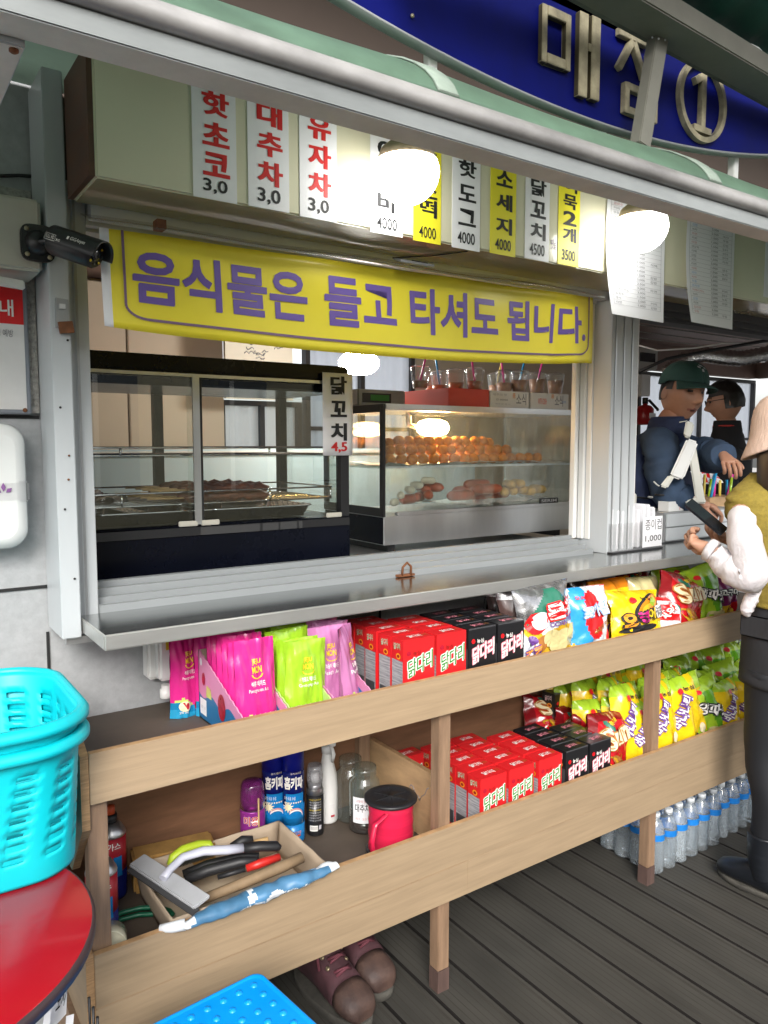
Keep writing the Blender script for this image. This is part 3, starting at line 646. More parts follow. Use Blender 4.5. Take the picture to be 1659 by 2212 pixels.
price_sheet(1484, 1586, 490, 704, 'white laminated price sheet hanging below the board over the second counter opening', 4, 22)
strip(1649,1700,646,'어묵','4000',False,False,((618,640),(590,612),38),'white paper strip cut off by the edge of the photo')

def lamp(u, v, label):
    p = at(u, v, Y=1.475); t = thing('globe_lamp', label, 'lamp', (p.x, p.y, p.z), 'globe lamps under the awning'); r = .075
    prof = [(0,-.072)] + [(r*sin(a), -.072*cos(a)) for a in [radians(x_) for x_ in (12,24,36,48,60,72,84,90)]] + [(r*.98,.012),(r*.93,.024)]
    m = MB(); m.lathe(prof[1:], 'lamp_glow', (0,0,0), 28); m.build('globe', t)
    m = MB(); m.lathe([(r*.92,.0245),(r*.80,.05),(.035,.07),(.03,.10),(.03,.17)], 'lamp_cap', (0,0,0), 24); m.build('lamp_cap', t)
lamp(879, 372, 'lit white globe lamp in front of the white and yellow menu strips'); lamp(1386, 490, 'lit white globe lamp in front of the laminated price sheet')

# yellow banner across the head of the window
BY = 1.70
tl, tr_ = at(214,491,Y=BY), at(1282,643,Y=BY); bl, br = at(227,703,Y=BY), at(1279,785,Y=BY)
def bsurf(a, b, d=0.):
    top = tl.lerp(tr_, a); bot = bl.lerp(br, a); p = bot.lerp(top, b)
    sag = -.026*sin(pi*min(1, a*1.02))**.8*(1-b)
    wv = .006*sin(a*9+1)*(1-b) + .004*sin(a*23+b*3) + (.010*sin((a-.86)*60)*(1-b) if a > .86 else 0)
    return Vector((p.x, p.y-d-.012*(1-b)*sin(pi*a)+wv*.8, p.z+sag))
ban = thing('banner', 'yellow banner with purple lettering stretched across the top of the serving window', 'banner', ((tl.x+tr_.x)/2, BY, bl.z))
m = MB(); m.grid(lambda a, b: bsurf(a, b), 80, 14, lambda a, b: 'paper' if b < .034 or a < .007 else 'banner_yellow'); m.build('cloth', ban, world=True, solid=.0008)
m = MB()
xs_ = (bl.x+tl.x)/2; xw = (br.x+tr_.x)/2-xs_; zs_ = lambda a: bl.lerp(br, a).z; hz = (tl.z-bl.z+tr_.z-br.z)/2
def bb(p): return bsurf(p.x, p.z, .003)
def A(u, v): p = at(u, v, Y=BY); a = (p.x-xs_)/xw; return a, (p.z-bl.lerp(br, a).z+.026*sin(pi*a)**.8*.6)/hz
for s_, u0, u1 in (('음식물은',287,662),('들고',697,852),('타셔도',884,1073),('됩니다.',1096,1264)):
    a0, a1 = A(u0, 600)[0], A(u1, 680)[0]; dx = .0012
    for k, (ddx, ddz) in enumerate(((0,0),(dx,.01))):
        m.text(s_, (a0+ddx, 0, .29+ddz), (a1-a0-ddx, 0, 0), (0, 0, .53), 'banner_purple', .022, bend=lambda p, k=k: bsurf(p.x, p.z, .0015+k*.0002))
m.build('lettering', ban, world=True)
m = MB(); pts = []
for i in range(9): a = -pi/2*(1-i/8) + 0; pts.append((.055-.03*cos(pi/2*i/8)*1.0+.0, .26-.13*sin(pi/2*i/8)))
path = [(.030,1.0),(.031,.5)] + [(.031+.03*(1-cos(a)), .26-.13*sin(a)) for a in [pi/2*i/8 for i in range(9)]] + [(.061+(.93-.061)*i/40, .13) for i in range(1,41)] + [(.955+.03*sin(a), .26-.13*cos(a)) for a in [pi/2*i/8 for i in range(9)]] + [(.986,1.0)]
fine = []
for p, q in zip(path[:-1], path[1:]):
    k = max(1, int(abs(q[1]-p[1])/.06)); fine += [(p[0]+(q[0]-p[0])*i/k, p[1]+(q[1]-p[1])*i/k) for i in range(k)]
fine.append(path[-1])
for p, q in zip(fine[:-1], fine[1:]):
    dxx, dzz = (q[0]-p[0])*xw, (q[1]-p[1])*hz; L_ = sqrt(dxx*dxx+dzz*dzz); nx_, nz_ = -dzz/L_*.0028/xw, dxx/L_*.0028/hz
    m.quad(bsurf(p[0]-nx_,p[1]-nz_,.0025), bsurf(q[0]-nx_,q[1]-nz_,.0025), bsurf(q[0]+nx_,q[1]+nz_,.0025), bsurf(p[0]+nx_,p[1]+nz_,.0025), 'banner_line')
m.build('border_line', ban, world=True)
# clear plastic weather strip over it
c0, c1 = at(205,478,Y=1.655), at(1306,640,Y=1.655)
m = MB(); m.grid(lambda a, b: c0.lerp(c1, a)+Vector((0, .115*b, .042*b+.003*sin(a*17))), 30, 2, 'acrylic')
cs = tag(m.build('weather_strip', solid=.002), 'clear plastic rain strip fixed above the yellow banner', 'plastic strip')
p = at(880, 572, Y=1.66); m = MB(); m.obox((p.x+.03, 1.67, p.z+.012), (.11,.0,.0), (0,.03,.01), (0,-.002,.006), 'alu_dark'); m.obox((p.x+.04, 1.66, p.z+.010), (.05,0,0), (0,.006,.002), (0,-.002,.008), 'black_matte'); m.build('clip', cs)
p = at(345, 487, Y=1.70); m = MB(); m.obox(p, (.02,0,0), (0,.03,0), (0,0,.02), 'rust'); m.build('clip', cs)
# ================================================================== DISPLAY CASES
BF = 2.10; bx0, bx1 = .06, at(756,1150,Y=BF).x; bz1 = 1.713; bzp = 1.237
case = thing('display_case', 'black framed glass warming case with wire racks of skewers in the window', 'display case', ((bx0+bx1)/2, BF, 1.085))
def cp(m, n, par=None, **k): return m.build(n, par or case, world=True, **k)
m = MB(); m.box(bx0, bx1, BF, BF+.46, 1.085, bzp, 'black_gloss'); m.box(bx0, bx1-.002, BF-.004, BF, bzp-.03, bzp-.002, 'black_plastic'); cp(m, 'lower_panel', bevel=.004)
m = MB(); m.box(bx0, bx1, BF+.002, BF+.46, 1.665, bz1, 'black_gloss'); m.box(bx0, bx1-.01, BF+.02, BF+.44, 1.63, 1.6645, 'black_gloss'); cp(m, 'top_panel', bevel=.006)
for xx, yy in ((bx1-.032, BF+.001), (bx0, BF+.001), (bx1-.032, BF+.43), (bx0, BF+.43), (.82, BF+.43)):
    m = MB(); m.box(xx, xx+.03, yy, yy+.03, bzp+.001, 1.664, 'black_plastic'); cp(m, 'frame_post')
m = MB(); xd = at(425,960,Y=BF).x
m.box(xd-.010, xd+.010, BF-.003, BF+.004, bzp+.003, 1.655, 'alu_bare'); m.box(xd+.0105, xd+.018, BF, BF+.012, bzp+.003, 1.655, 'black_matte'); m.box(bx0+.03, bx1-.033, BF-.003, BF+.008, 1.655, 1.664, 'alu_bare'); cp(m, 'door_rail')
for xa, xb, yy in ((bx0+.03, xd+.01, BF+.006), (xd-.02, bx1-.034, BF+.016)):
    m = MB(); m.box(xa, xb, yy, yy+.004, bzp+.004, 1.654, 'pane'); cp(m, 'sliding_pane')
m = MB(); m.box(bx1-.006, bx1-.002, BF+.032, BF+.428, bzp+.002, 1.66, 'pane'); cp(m, 'side_pane')
for xx in (xd-.03, xd+.035, bx1-.06): m = MB(); m.box(xx-.028, xx+.028, BF-.004, BF+.003, bzp-.001, bzp+.014, 'ivory_plastic'); cp(m, 'runner', bevel=.002)
m = MB(); y_ = BF-.0048
for k, (a, b) in enumerate(((432,560),(566,600),(604,640),(644,652))): m.box(at(a,1140,Y=BF).x, at(b,1140,Y=BF).x, y_, y_+.0006, bzp-.028, bzp-.006, 'rubber_grey')
cp(m, 'worn_sticker')
p = at(290,808,Y=BF+.2); m = MB(); m.grid(lambda a, b: p+Vector((.032*cos(2*pi*a)*sin(pi*b), .032*sin(2*pi*a)*sin(pi*b), -.026*cos(pi*b))), 18, 10, 'heat_glow'); m.lathe([(.02,.02),(.022,.03),(.03,.034)], 'alu_bare', p, 14); cp(m, 'heat_lamp')
def rack(z, fence, ya=BF+.04, yb=BF+.40):
    m = MB(); r = .0022; xa, xb = bx0+.03, bx1-.045
    for zz in ((z, z+fence) if fence else (z,)): m.tube([(xa,ya,zz),(xb,ya,zz),(xb,yb,zz),(xa,yb,zz)], r*1.3, 'chrome', 6)
    for k in range(9): yy = ya+(yb-ya)*(k+1)/10; m.tube([(xa,yy,z),(xb,yy,z)], r*.8, 'chrome', 5)
    for xx in (at(262,1065,Y=ya).x, at(582,1060,Y=ya).x, xb-.005):
        if fence: m.tube([(xx,ya-.003,z),(xx,ya-.003,z+fence)], r*1.6, 'chrome', 6)
    cp(m, 'wire_rack')
zr1 = at(420,983,Y=BF+.04).z; zr2 = at(420,1088,Y=BF+.04).z
rack(zr1, at(420,967,Y=BF+.04).z-zr1); rack(zr2, at(420,1062,Y=BF+.04).z-zr2)
random.seed(11)
for k in range(9):
    yy = BF+.07+.036*k; zz = zr2+.016+(.02 if k % 2 else 0); xa = .74+random.uniform(-.02,.02); t = thing('chicken_skewer', f'dark glazed chicken skewer on the lower wire rack, {ORD[k]} one back from the glass', 'skewer', (xa+.15, yy, zz), 'chicken skewers in the black case')
    m = MB(); pts = [(xa+.045+.27*i/16, yy+.004*sin(i*1.9+k), zz+.004*cos(i*2.3)) for i in range(17)]
    m.tube(pts, [.004]+[.013+.005*abs(sin(i*1.25+k))+random.uniform(-.002,.002) for i in range(15)]+[.004], 'skewer_meat', 9); m.build('meat', t, world=True)
    m = MB(); m.tube([(xa-.06, yy, zz), (xa+.05, yy, zz)], .0032, 'bamboo', 6); m.build('stick', t, world=True)
m = MB()
def crumple(x0, x1, y0, y1, z, h, s, n=22): return lambda a, b: (x0+(x1-x0)*a, y0+(y1-y0)*b, z+h*(.5+nz3((a*5+s, b*5, s), 1.3)+.5*nz3((a*13, b*13+s, s))))
m.grid(crumple(.16,.62,BF+.05,BF+.38,zr2+.006,.022,3), 30, 22, 'foil', smooth=False); tag(m.build('foil_sheet'), 'crumpled silver foil lying on the lower wire rack beside the skewers', 'foil')
m = MB(); m.grid(crumple(.14,.44,BF+.06,BF+.2,zr2+.03,.05,8), 22, 14, 'foil', smooth=False); tag(m.build('foil_wrap'), 'bunched foil wrap at the end of the lower rack by the window post', 'foil')
for k, (ua, ub, txt_) in enumerate(((205,275,'next to the window post'),(280,425,'left of the middle door rail'),(455,640,'holding the dark red sauce'))):
    xa, xb = at(ua,1125,Y=BF+.06).x, at(ub,1125,Y=BF+.06).x+.06; t = thing('steel_tray', f'shallow steel tray at the bottom of the black case, {txt_}', 'tray', ((xa+xb)/2, BF+.2, bzp), 'steel trays in the black case'); m = MB(); z0 = bzp+.003
    def rr(x0, x1, y0, y1, z, r=.02): return [(cx+r*cos(a), cy+r*sin(a), z) for cx, cy, a0 in ((x1-r,y1-r,0),(x0+r,y1-r,pi/2),(x0+r,y0+r,pi),(x1-r,y0+r,1.5*pi)) for a in [a0+pi/2*i/4 for i in range(5)]]
    ya, yb = BF+.05, BF+.36
    m.rings([rr(xa+.02,xb-.02,ya+.02,yb-.02,z0), rr(xa+.008,xb-.008,ya+.008,yb-.008,z0+.03), rr(xa,xb,ya,yb,z0+.034), rr(xa+.003,xb-.003,ya+.003,yb-.003,z0+.038), rr(xa+.014,xb-.014,ya+.014,yb-.014,z0+.032), rr(xa+.026,xb-.026,ya+.026,yb-.026,z0+.006)], 'chrome'); m.build('pan', t, world=True)
    m = MB(); o_ = rr(xa+.024,xb-.024,ya+.024,yb-.024,z0+.012); m.add(o_, [tuple(range(len(o_)))], 'sauce'); m.build('sauce', t, world=True)
# paper sign on the glass
def paper_sign():
    y = BF-.012; x0, x1 = at(697,890,Y=y).x, at(761,890,Y=y).x; um = 729; z0, z1 = at(um,984,Y=y).z, at(um,806,Y=y).z; w_ = x1-x0
    t = thing('paper_sign', 'white paper sign with black letters and red 4,5 taped to the black case', 'paper sign', ((x0+x1)/2, y, z0))
    m = MB(); m.grid(lambda a, b: (x0+w_*a, y-.003*sin(pi*b)*a, z0+(z1-z0)*b), 6, 8, 'paper'); m.build('sheet', t, world=True, solid=.0006)
    m = MB(); zz = lambda v: at(um, v, Y=y).z
    for s_, va, vb_ in (('닭',813,853),('꼬',866,901),('치',914,952)):
        for k, dx in enumerate((0,.0035)): m.ftext(s_, x0+w_*.24+dx, x0+w_*.76+dx, y-.0042-.0002*k, zz(vb_), zz(va), 'ink', .022)
    for k, dx in enumerate((0,.002)): m.ftext('4,5', x0+w_*.25+dx, x0+w_*.78+dx, y-.0042-.0002*k, zz(978), zz(955), 'ink_red', .014)
    m.build('lettering', t, world=True)
paper_sign()

# steel and glass heated case
RF = 2.25; rx0, rx1 = at(829,1000,Y=RF).x, at(1238,1000,Y=RF).x; rz0, rz1 = at(829,1179,Y=RF).z, at(829,871,Y=RF).z; rzb = at(829,1117,Y=RF).z; rsh = at(830,1008,Y=RF).z; RD = .42
hc = thing('heated_case', 'stainless steel heated glass case with fried balls on its glass shelf', 'display case', ((rx0+rx1)/2, RF, rz0))
def hp_(m, n, par=None, **k): return m.build(n, par or hc, world=True, **k)
m = MB(); m.box(rx0, rx1, RF, RF+RD, rz0, rzb, {'*':'alu_bare','left':'black_gloss'}); m.box(rx0+.06, rx1-.004, RF-.004, RF+.02, rzb+.001, rzb+.014, 'alu_bare'); hp_(m, 'base', bevel=.003)
for xx in (rx0+.04, rx1-.07): m = MB(); m.box(xx, xx+.03, RF+.03, RF+RD-.03, 1.076, rz0-.001, 'black_plastic'); hp_(m, 'foot')
p = at(1185,1081,Y=RF-.001); m = MB(); m.box(p.x-.055, p.x+.055, RF-.0035, RF-.0005, p.z-.011, p.z+.011, 'black_plastic'); m.ftext('SERIM', p.x-.045, p.x+.045, RF-.004, p.z-.006, p.z+.006, 'alu_bare', .01); hp_(m, 'badge')
m = MB(); m.box(rx0+.008, rx1, RF+.002, RF+RD, rz1-.022, rz1, 'alu_bare'); hp_(m, 'top_panel', bevel=.005)
m = MB(); m.box(rx0-.003, rx0+.006, RF-.002, RF+.022, rzb, rz1-.002, 'black_plastic'); m.box(rx0-.003, rx0+.006, RF+.023, RF+RD, rz1-.03, rz1-.002, 'black_plastic'); m.box(rx0-.003, rx0+.006, RF+.023, RF+RD, rzb, rzb+.03, 'black_plastic'); m.box(rx0-.003, rx0+.006, RF+RD-.03, RF+RD, rzb+.031, rz1-.031, 'black_plastic'); hp_(m, 'side_frame')
m = MB(); m.box(rx0-.001, rx0+.003, RF+.024, RF+RD-.031, rzb+.031, rz1-.031, 'pane'); hp_(m, 'side_pane')
m = MB(); m.box(rx0+.008, rx1-.02, RF+.004, RF+.008, rzb+.016, rz1-.023, 'pane_steamy')
m.rings([[(rx1-.02+.016*sin(a), RF+.022-.016*cos(a), z) for a in [pi/2*i/5 for i in range(6)]] for z in (rzb+.016, rz1-.023)], 'pane_steamy', cap=False, closed=False); hp_(m, 'front_pane')
m = MB(); m.box(rx1-.004, rx1, RF+.024, RF+RD, rzb+.001, rz1-.023, 'pane_steamy'); m.box(rx0+.008, rx1-.005, RF+RD-.012, RF+RD-.008, rzb+.001, rz1-.023, 'pane_steamy'); hp_(m, 'rear_pane')
m = MB(); m.box(rx0+.008, rx1-.006, RF+.012, RF+RD-.02, rsh-.008, rsh, 'jar_glass'); m.box(rx0+.01, rx1-.008, RF+.010, RF+.0125, rsh-.008, rsh, 'bag_white'); hp_(m, 'glass_shelf')
p = at(935,924,Y=RF+.17); m = MB(); m.tube([p+Vector((x_,0,0)) for x_ in (-.075,-.06,-.03,.03,.06,.075)], [.012,.026,.034,.034,.026,.012], 'heat_glow', 14)
hl = hp_(m, 'heat_lamp'); m = MB(); m.tube([p+Vector((-.075,0,0)), p+Vector((-.12,0,0.01)), p+Vector((-.12,0,.08))], .012, 'alu_bare', 8); m.box(p.x-.12, p.x+.12, p.y-.045, p.y+.045, p.z+.045, p.z+.052, 'chrome'); hp_(m, 'socket', hl)
random.seed(4)
ball = None; rb = .0205
rows_ = (('bottom', 16, rx0+.065, .0505, 0), ('middle', 13, rx0+.075, .0495, 1), ('top', 10, rx0+.135, .047, 2))
for nm, n_, xa, stp, lv in rows_:
    for k in range(n_):
        loc = (xa+stp*k+random.uniform(-.004,.004), RF+.055+.022*lv+random.uniform(-.005,.005), rsh+rb+.002+lv*.034); lab = f'golden fried ball in the {nm} row of the heated case, {ORD[k]} from its corner'
        if ball is None:
            mm_ = MB(); mm_.grid(lambda a, b: Vector((cos(2*pi*a)*sin(pi*b)*rb*1.2, sin(2*pi*a)*sin(pi*b)*rb, -cos(pi*b)*rb))*(1+.06*nz3((cos(2*pi*a)*sin(pi*b)*2, sin(2*pi*a)*sin(pi*b)*2, cos(pi*b)*2+7))), 18, 12, 'food_ball'); ball = tag(mm_.build('fried_ball'), lab, 'snack', 'fried balls in the heated case'); ball.location = loc
        else: b_ = dup(ball, loc, lab, rot=(random.uniform(-.5,.5), random.uniform(-.3,.3), random.uniform(-.5,.5)))
# second rank behind, only its tops show
for k in range(11): dup(ball, (rx0+.10+.05*k, RF+.115, rsh+rb+.062+random.uniform(-.004,.004)), f'golden fried ball in the rear pile of the heated case, {ORD[k]} from its corner')
m = MB(); m.grid(crumple(rx0+.03, rx1-.03, RF+.014, RF+.3, rsh+.0005, .012, 5), 40, 8, 'paper'); tag(m.build('paper_liner'), 'crumpled white paper under the fried balls on the glass shelf', 'paper liner')
zl = rzb+.018
m = MB(); m.grid(crumple(at(985,1080,Y=RF+.03).x, rx1-.06, RF+.02, RF+.3, zl, .016, 9), 30, 8, 'paper'); tag(m.build('paper_liner'), 'crumpled white paper under the sausages on the case floor', 'paper liner')
def capsule(name, mt, r, L, label, loc, rz, group, ry=0, cat='sausage'):
    m = MB(); m.tube([(-L/2+L*i/10, .004*sin(i*.6), 0) for i in range(11)], [r*x_ for x_ in (.3,.8,.97,1,1,1,1,1,.97,.8,.3)], mt, 10); o = m.build(name); o.location = loc; o.rotation_euler = (0, ry, rz); return tag(o, label, cat, group)
for k, (u, v, dz) in enumerate(((882,1078,0),(905,1073,.0),(925,1068,0),(915,1056,.02),(935,1052,.018))): capsule('sausage', 'sausage', .019, .11, f'short red brown sausage in the pile beside the rice cakes, {ORD[k]} from the corner', tuple(at(u, v, Y=RF+.06+.03*(k % 2))), .5+.3*k, 'red brown sausages in the case')
for k, (u, v) in enumerate(((995,1070),(1012,1060),(1035,1068),(1050,1056),(1030,1046),(1068,1066))): capsule('sausage', 'sausage', .021, .15, f'long red brown sausage in the middle pile of the case, {ORD[k]} from the rice cakes', tuple(at(u, v, Y=RF+.07+.03*(k % 3))), .15*((-1)**k), 'red brown sausages in the case')
for k, (u, v) in enumerate(((1090,1062),(1108,1060),(1126,1057),(1100,1046),(1118,1044),(1140,1060),(1160,1056))): capsule('corn_dog', 'corn_dog', .019, .10, f'yellow corn stick in the pile at the end of the case, {ORD[k]} from the sausages', tuple(at(u, v, Y=RF+.07)), 1.0+.1*k, 'yellow corn sticks in the case', cat='snack')
for k, (u, v) in enumerate(((852,1085),(866,1070),(885,1058),(900,1048),(925,1038))): capsule('rice_cake', 'rice_cake', .014, .055, f'pale rice cake piece on the case floor, {ORD[k]} from the black corner post', tuple(at(u, v, Y=RF+.05)), .9+.4*k, 'rice cakes in the case', cat='snack')

# boxes and cups on top of the heated case
zt = rz1+.001
def tbox(name, u0, u1, depth, h, mt, label, prints=()):
    y = RF+.03; x0, x1 = at(u0,850,Y=y).x, at(u1,850,Y=y).x; t = thing(name, label, 'box', ((x0+x1)/2, y+depth/2, zt), 'boxes on the heated case')
    m = MB(); m.box(x0, x1, y, y+depth, zt, zt+h, mt); m.build('carton', t, world=True, bevel=.0015)
    if prints:
        m = MB()
        for s_, a0, a1, b0, b1, mm_ in prints: m.ftext(s_, x0+(x1-x0)*a0, x0+(x1-x0)*a1, y-.001, zt+h*b0, zt+h*b1, mm_, .008)
        m.build('print', t, world=True)
    return x0, x1
tbox('flat_box', 969, 1057, .34, .068, 'box_orange', 'flat orange red box lying on the heated case under the iced drinks')
tbox('flat_box', 1059, 1143, .20, .066, 'carton_white', 'white printed box between the orange red box and the last white box', (('제주의 맛',.06,.42,.70,.84,'line_grey'),('건 00050',.14,.44,.42,.54,'ink_grey'),('제조원 표시',.12,.5,.18,.26,'line_grey'),('소식',.66,.92,.2,.9,'ink_grey'),('품',.56,.64,.6,.9,'orange')))
tbox('flat_box', 1147, 1229, .20, .066, 'carton_white', 'white printed box at the window sash end of the heated case', (('WITH DISH',.18,.40,.3,.66,'orange_red'),('소식',.62,.84,.2,.9,'ink_grey'),('제주',.80,.92,.4,.56,'ink_blue_pale'),('품',.52,.6,.7,.95,'orange')))
cupz = zt+.070
def cup_meshes():
    m = MB(); m.lathe([(.028,0),(.032,.022),(.037,.066),(.039,.068),(.039,.073),(.037,.074)], 'clear_plastic', n=18, cap=False); c_ = m
    l = MB(); l.lathe([(.0385,.0745),(.040,.077),(.037,.084),(.024,.089),(.0235,.086),(.008,.086)], 'clear_plastic', n=18, cap=False)
    return c_, l
cup0 = None; cupd = [(908,2.40,.030,'pink'),(950,2.52,.03,'blue'),(985,2.42,.034,None),(1026,2.34,.036,'pink'),(1072,2.48,.04,'yellow'),(1090,2.36,.04,'pink'),(1120,2.47,.045,'blue'),(1122,2.33,.055,None),(1160,2.34,.068,'pink'),(1200,2.34,.066,None),(935,2.58,.03,None)]
for k, (u, y, lv, s_) in enumerate(cupd):
    p = at(u, 800, Y=y); q = Vector((p.x, y, cupz if y < 2.45 else cupz)); nm = ('tall stacked clear cup' if False else 'clear plastic cup of iced coffee')
    lab = f'{nm} on the boxes, {ORD[k]} along from the grey appliance' if k < 10 else 'clear plastic cup at the very back of the iced coffees'
    t = thing('drink_cup', lab, 'cup', tuple(q), 'iced coffee cups on the heated case'); a, b = cup_meshes(); a.build('cup', t); b.build('lid', t)
    m = MB(); m.lathe([(.0275,.001),(.0295+lv*.07,lv*.75+.006)], 'coffee', n=16); m.build('drink', t)
    if s_:
        m = MB(); dx = .018*((-1)**k); m.tube([(0,0,.03),(dx,-.004,.105),(dx*1.9,-.008,.16)], .0042, 'straw_'+s_, 8); m.build('straw', t)
y = RF+.12; xa, xb = at(768,850,Y=2.55).x, at(876,850,Y=2.36).x
ga = thing('grey_appliance', 'grey metal box with a green sticker behind the orange red box', 'appliance', ((xa+xb)/2-.1, 2.5, zt))
m = MB(); m.box(rx0+.02, rx0+.24, RF+.2, RF+RD-.02, zt, zt+.062, {'*':'alu_dark','left':'white_plastic','top':'alu'}); m.build('housing', ga, world=True, bevel=.004)
m = MB(); m.box(rx0+.04, rx0+.17, RF+.1975, RF+.1995, zt+.012, zt+.048, 'black_plastic'); m.box(rx0+.075, rx0+.16, RF+.196, RF+.197, zt+.02, zt+.042, 'green_ink'); m.build('sticker', ga, world=True)
p = at(775,785,Y=2.9); m = MB(); m.grid(lambda a, b: (p.x+.09*cos(2*pi*a)*sin(pi*b)**.7, p.y+.09*sin(2*pi*a)*sin(pi*b)**.7, p.z-.05*cos(pi*b)), 20, 12, 'room_fill_glow'); tag(m.build('globe_lamp'), 'rounded white dome in the shop behind the black warming case, given an added glow', 'lamp')  # white dome, its glow added to brighten the shop interior

# ================================================================== SECOND OPENING: counter things
# clear bin with white paper sleeves
p = at(1375,1190,Z=CT); by = p.y-.01; x0, x1 = at(1323,1180,Y=by).x, at(1430,1180,Y=by).x
t = thing('sleeve_bin', 'clear acrylic bin of white paper sleeves with a handwritten price on the counter', 'bin', ((x0+x1)/2, by, CT))
h_ = at(1375,1128,Y=by).z-CT; d_ = .13
m = MB(); m.box(x0, x1, by, by+.003, CT+.004, CT+h_, 'acrylic'); m.box(x0, x0+.003, by+.004, by+d_, CT+.004, CT+h_, 'acrylic'); m.box(x1-.003, x1, by+.004, by+d_, CT+.004, CT+h_, 'acrylic'); m.box(x0, x1, by+d_+.001, by+d_+.004, CT+.004, CT+h_, 'acrylic'); m.box(x0-.002, x1+.002, by-.002, by+d_+.006, CT+.0005, CT+.006, 'tool_black'); m.build('bin', t, world=True)
m = MB(); xm = x0+(x1-x0)*.58; z1 = at(1375,1096,Y=by).z
m.box(xm, x1-.006, by-.0025, by-.0008, CT+.012, CT+h_*1.15, 'paper'); lb = m.build('price_card', t, world=True)
m = MB(); m.ftext('종이컵', xm+.012, x1-.012, by-.0035, CT+.075, CT+.115, 'ink', -.004); m.ftext('1,000', xm+.014, x1-.012, by-.0035, CT+.03, CT+.055, 'ink', .002); m.build('handwriting', lb, world=True)
random.seed(9)
for k in range(9):
    xx = x0+.012+(x1-x0-.03)*k/8.5; zz = z1+random.uniform(-.012,.012); tl_ = random.uniform(-.006,.006)
    m = MB(); m.obox((xx+.008, by+d_/2, (CT+.01+zz)/2), (.010,0,0), (0,.095,0), (tl_,.0,zz-CT-.01), 'paper'); tag(m.build('paper_sleeve', bevel=.003), f'white paper sleeve standing in the clear bin, {ORD[k]} from the window post', 'paper sleeve', 'paper sleeves in the bin')
# grey drawer unit with cables and plugs
K2 = 2.95
q0, q1 = at(1432,1165,K=2.75), at(1520,1150,K=3.0)
t = thing('grey_drawer_unit', 'grey steel drawer unit on the counter below the payment terminal', 'drawer unit', (q0.x+.2, 1.95, CT))
xa = at(1437,1150,Y=1.86).x; xb = xa+.50; zt2 = at(1440,1108,Y=1.87).z
m = MB(); m.box(xa, xb, 1.87, 2.30, CT+.001, zt2, 'alu_dark'); m.build('casing', t, world=True, bevel=.004)
for k in range(2): m = MB(); z_ = CT+.008+k*(zt2-CT-.01)/2; m.box(xa+.012, xb-.012, 1.861, 1.869, z_, z_+(zt2-CT-.018)/2, 'alu'); m.build('drawer', t, world=True, bevel=.002)
xw = at(1366,1080,Y=2.0).x; m = MB(); m.box(xw, xa+.03, 2.02, 2.24, CT+.001, at(1400,1066,Y=2.0).z, 'pos_white'); tag(m.build('white_carton', bevel=.004), 'plain off white carton on the counter between sleeve bin and terminal', 'carton')
random.seed(21)
for nm, mt, n_, lab in (('power_cable','tool_black',5,'tangled black power cables on top of the grey drawer unit'),('white_cable','white_plastic',4,'looped white cables tied up on the grey drawer unit')):
    m = MB(); pts = []
    for k in range(n_):
        c = Vector((xa+.06+random.uniform(0,.34), 1.95+random.uniform(0,.2), zt2+.012)); r = random.uniform(.04,.08)
        pts += [c+Vector((r*cos(a)*1.4, r*.6*sin(a), .012+.03*abs(sin(a*.5+k))+.004*k)) for a in [i*.35 for i in range(20)]]
    m.tube(pts, .0042, mt, 6)
    tag(m.build(nm), lab, 'cable')
m = MB(); c = Vector((xa+.06, 1.89, zt2+.001)); m.box(c.x, c.x+.10, c.y, c.y+.05, c.z, c.z+.04, 'white_gloss'); m.box(c.x+.07, c.x+.074, c.y-.001, c.y, c.z+.004, c.z+.036, 'tool_red'); m.box(c.x+.13, c.x+.19, c.y, c.y+.045, c.z, c.z+.036, 'white_gloss'); tag(m.build('power_strip', bevel=.004), 'white plug block with a red stripe at the front of the drawer unit', 'plug')
# payment terminal, seen from behind and side on
K3 = 3.05
t = thing('payment_terminal', 'white tilted payment terminal on a slanted stand in front of the seller', 'terminal', tuple(at(1505,1083,K=K3)))
f3 = ray(1480,1000).normalized()
def plate(pts, mt, name, par, dpt, k=K3, bev=.006): 
    m = MB(); m.prism([at(u, v, K=k) for u, v in pts], mt, f3*dpt); return m.build(name, par, world=True, bevel=bev, seg=3)
plate([(1482,908),(1500,914),(1497,930),(1488,948),(1476,940)], 'pos_white', 'top_block', t, .20)
pn = plate([(1484,946),(1509,955),(1478,1033),(1470,1038),(1446,1028)], 'white_gloss', 'back_housing', t, .24, bev=.010)
plate([(1444,1026),(1457,1030),(1441,1056),(1425,1050)], 'pos_white', 'lower_block', t, .20)
plate([(1488,985),(1503,965),(1523,1078),(1527,1088),(1478,1088),(1482,1082),(1502,1076)], 'pos_white', 'stand', t, .12, K3+.04)
m = MB(); m.tube([at(1424,1050,K=K3), at(1419,1047,K=K3), at(1412,1040,K=K3)], .003, 'pos_white', 6); m.tube([at(1484,909,K=K3), at(1468,912,K=K3)], .002, 'pos_white', 6); m.build('hinge_clip', t, world=True)
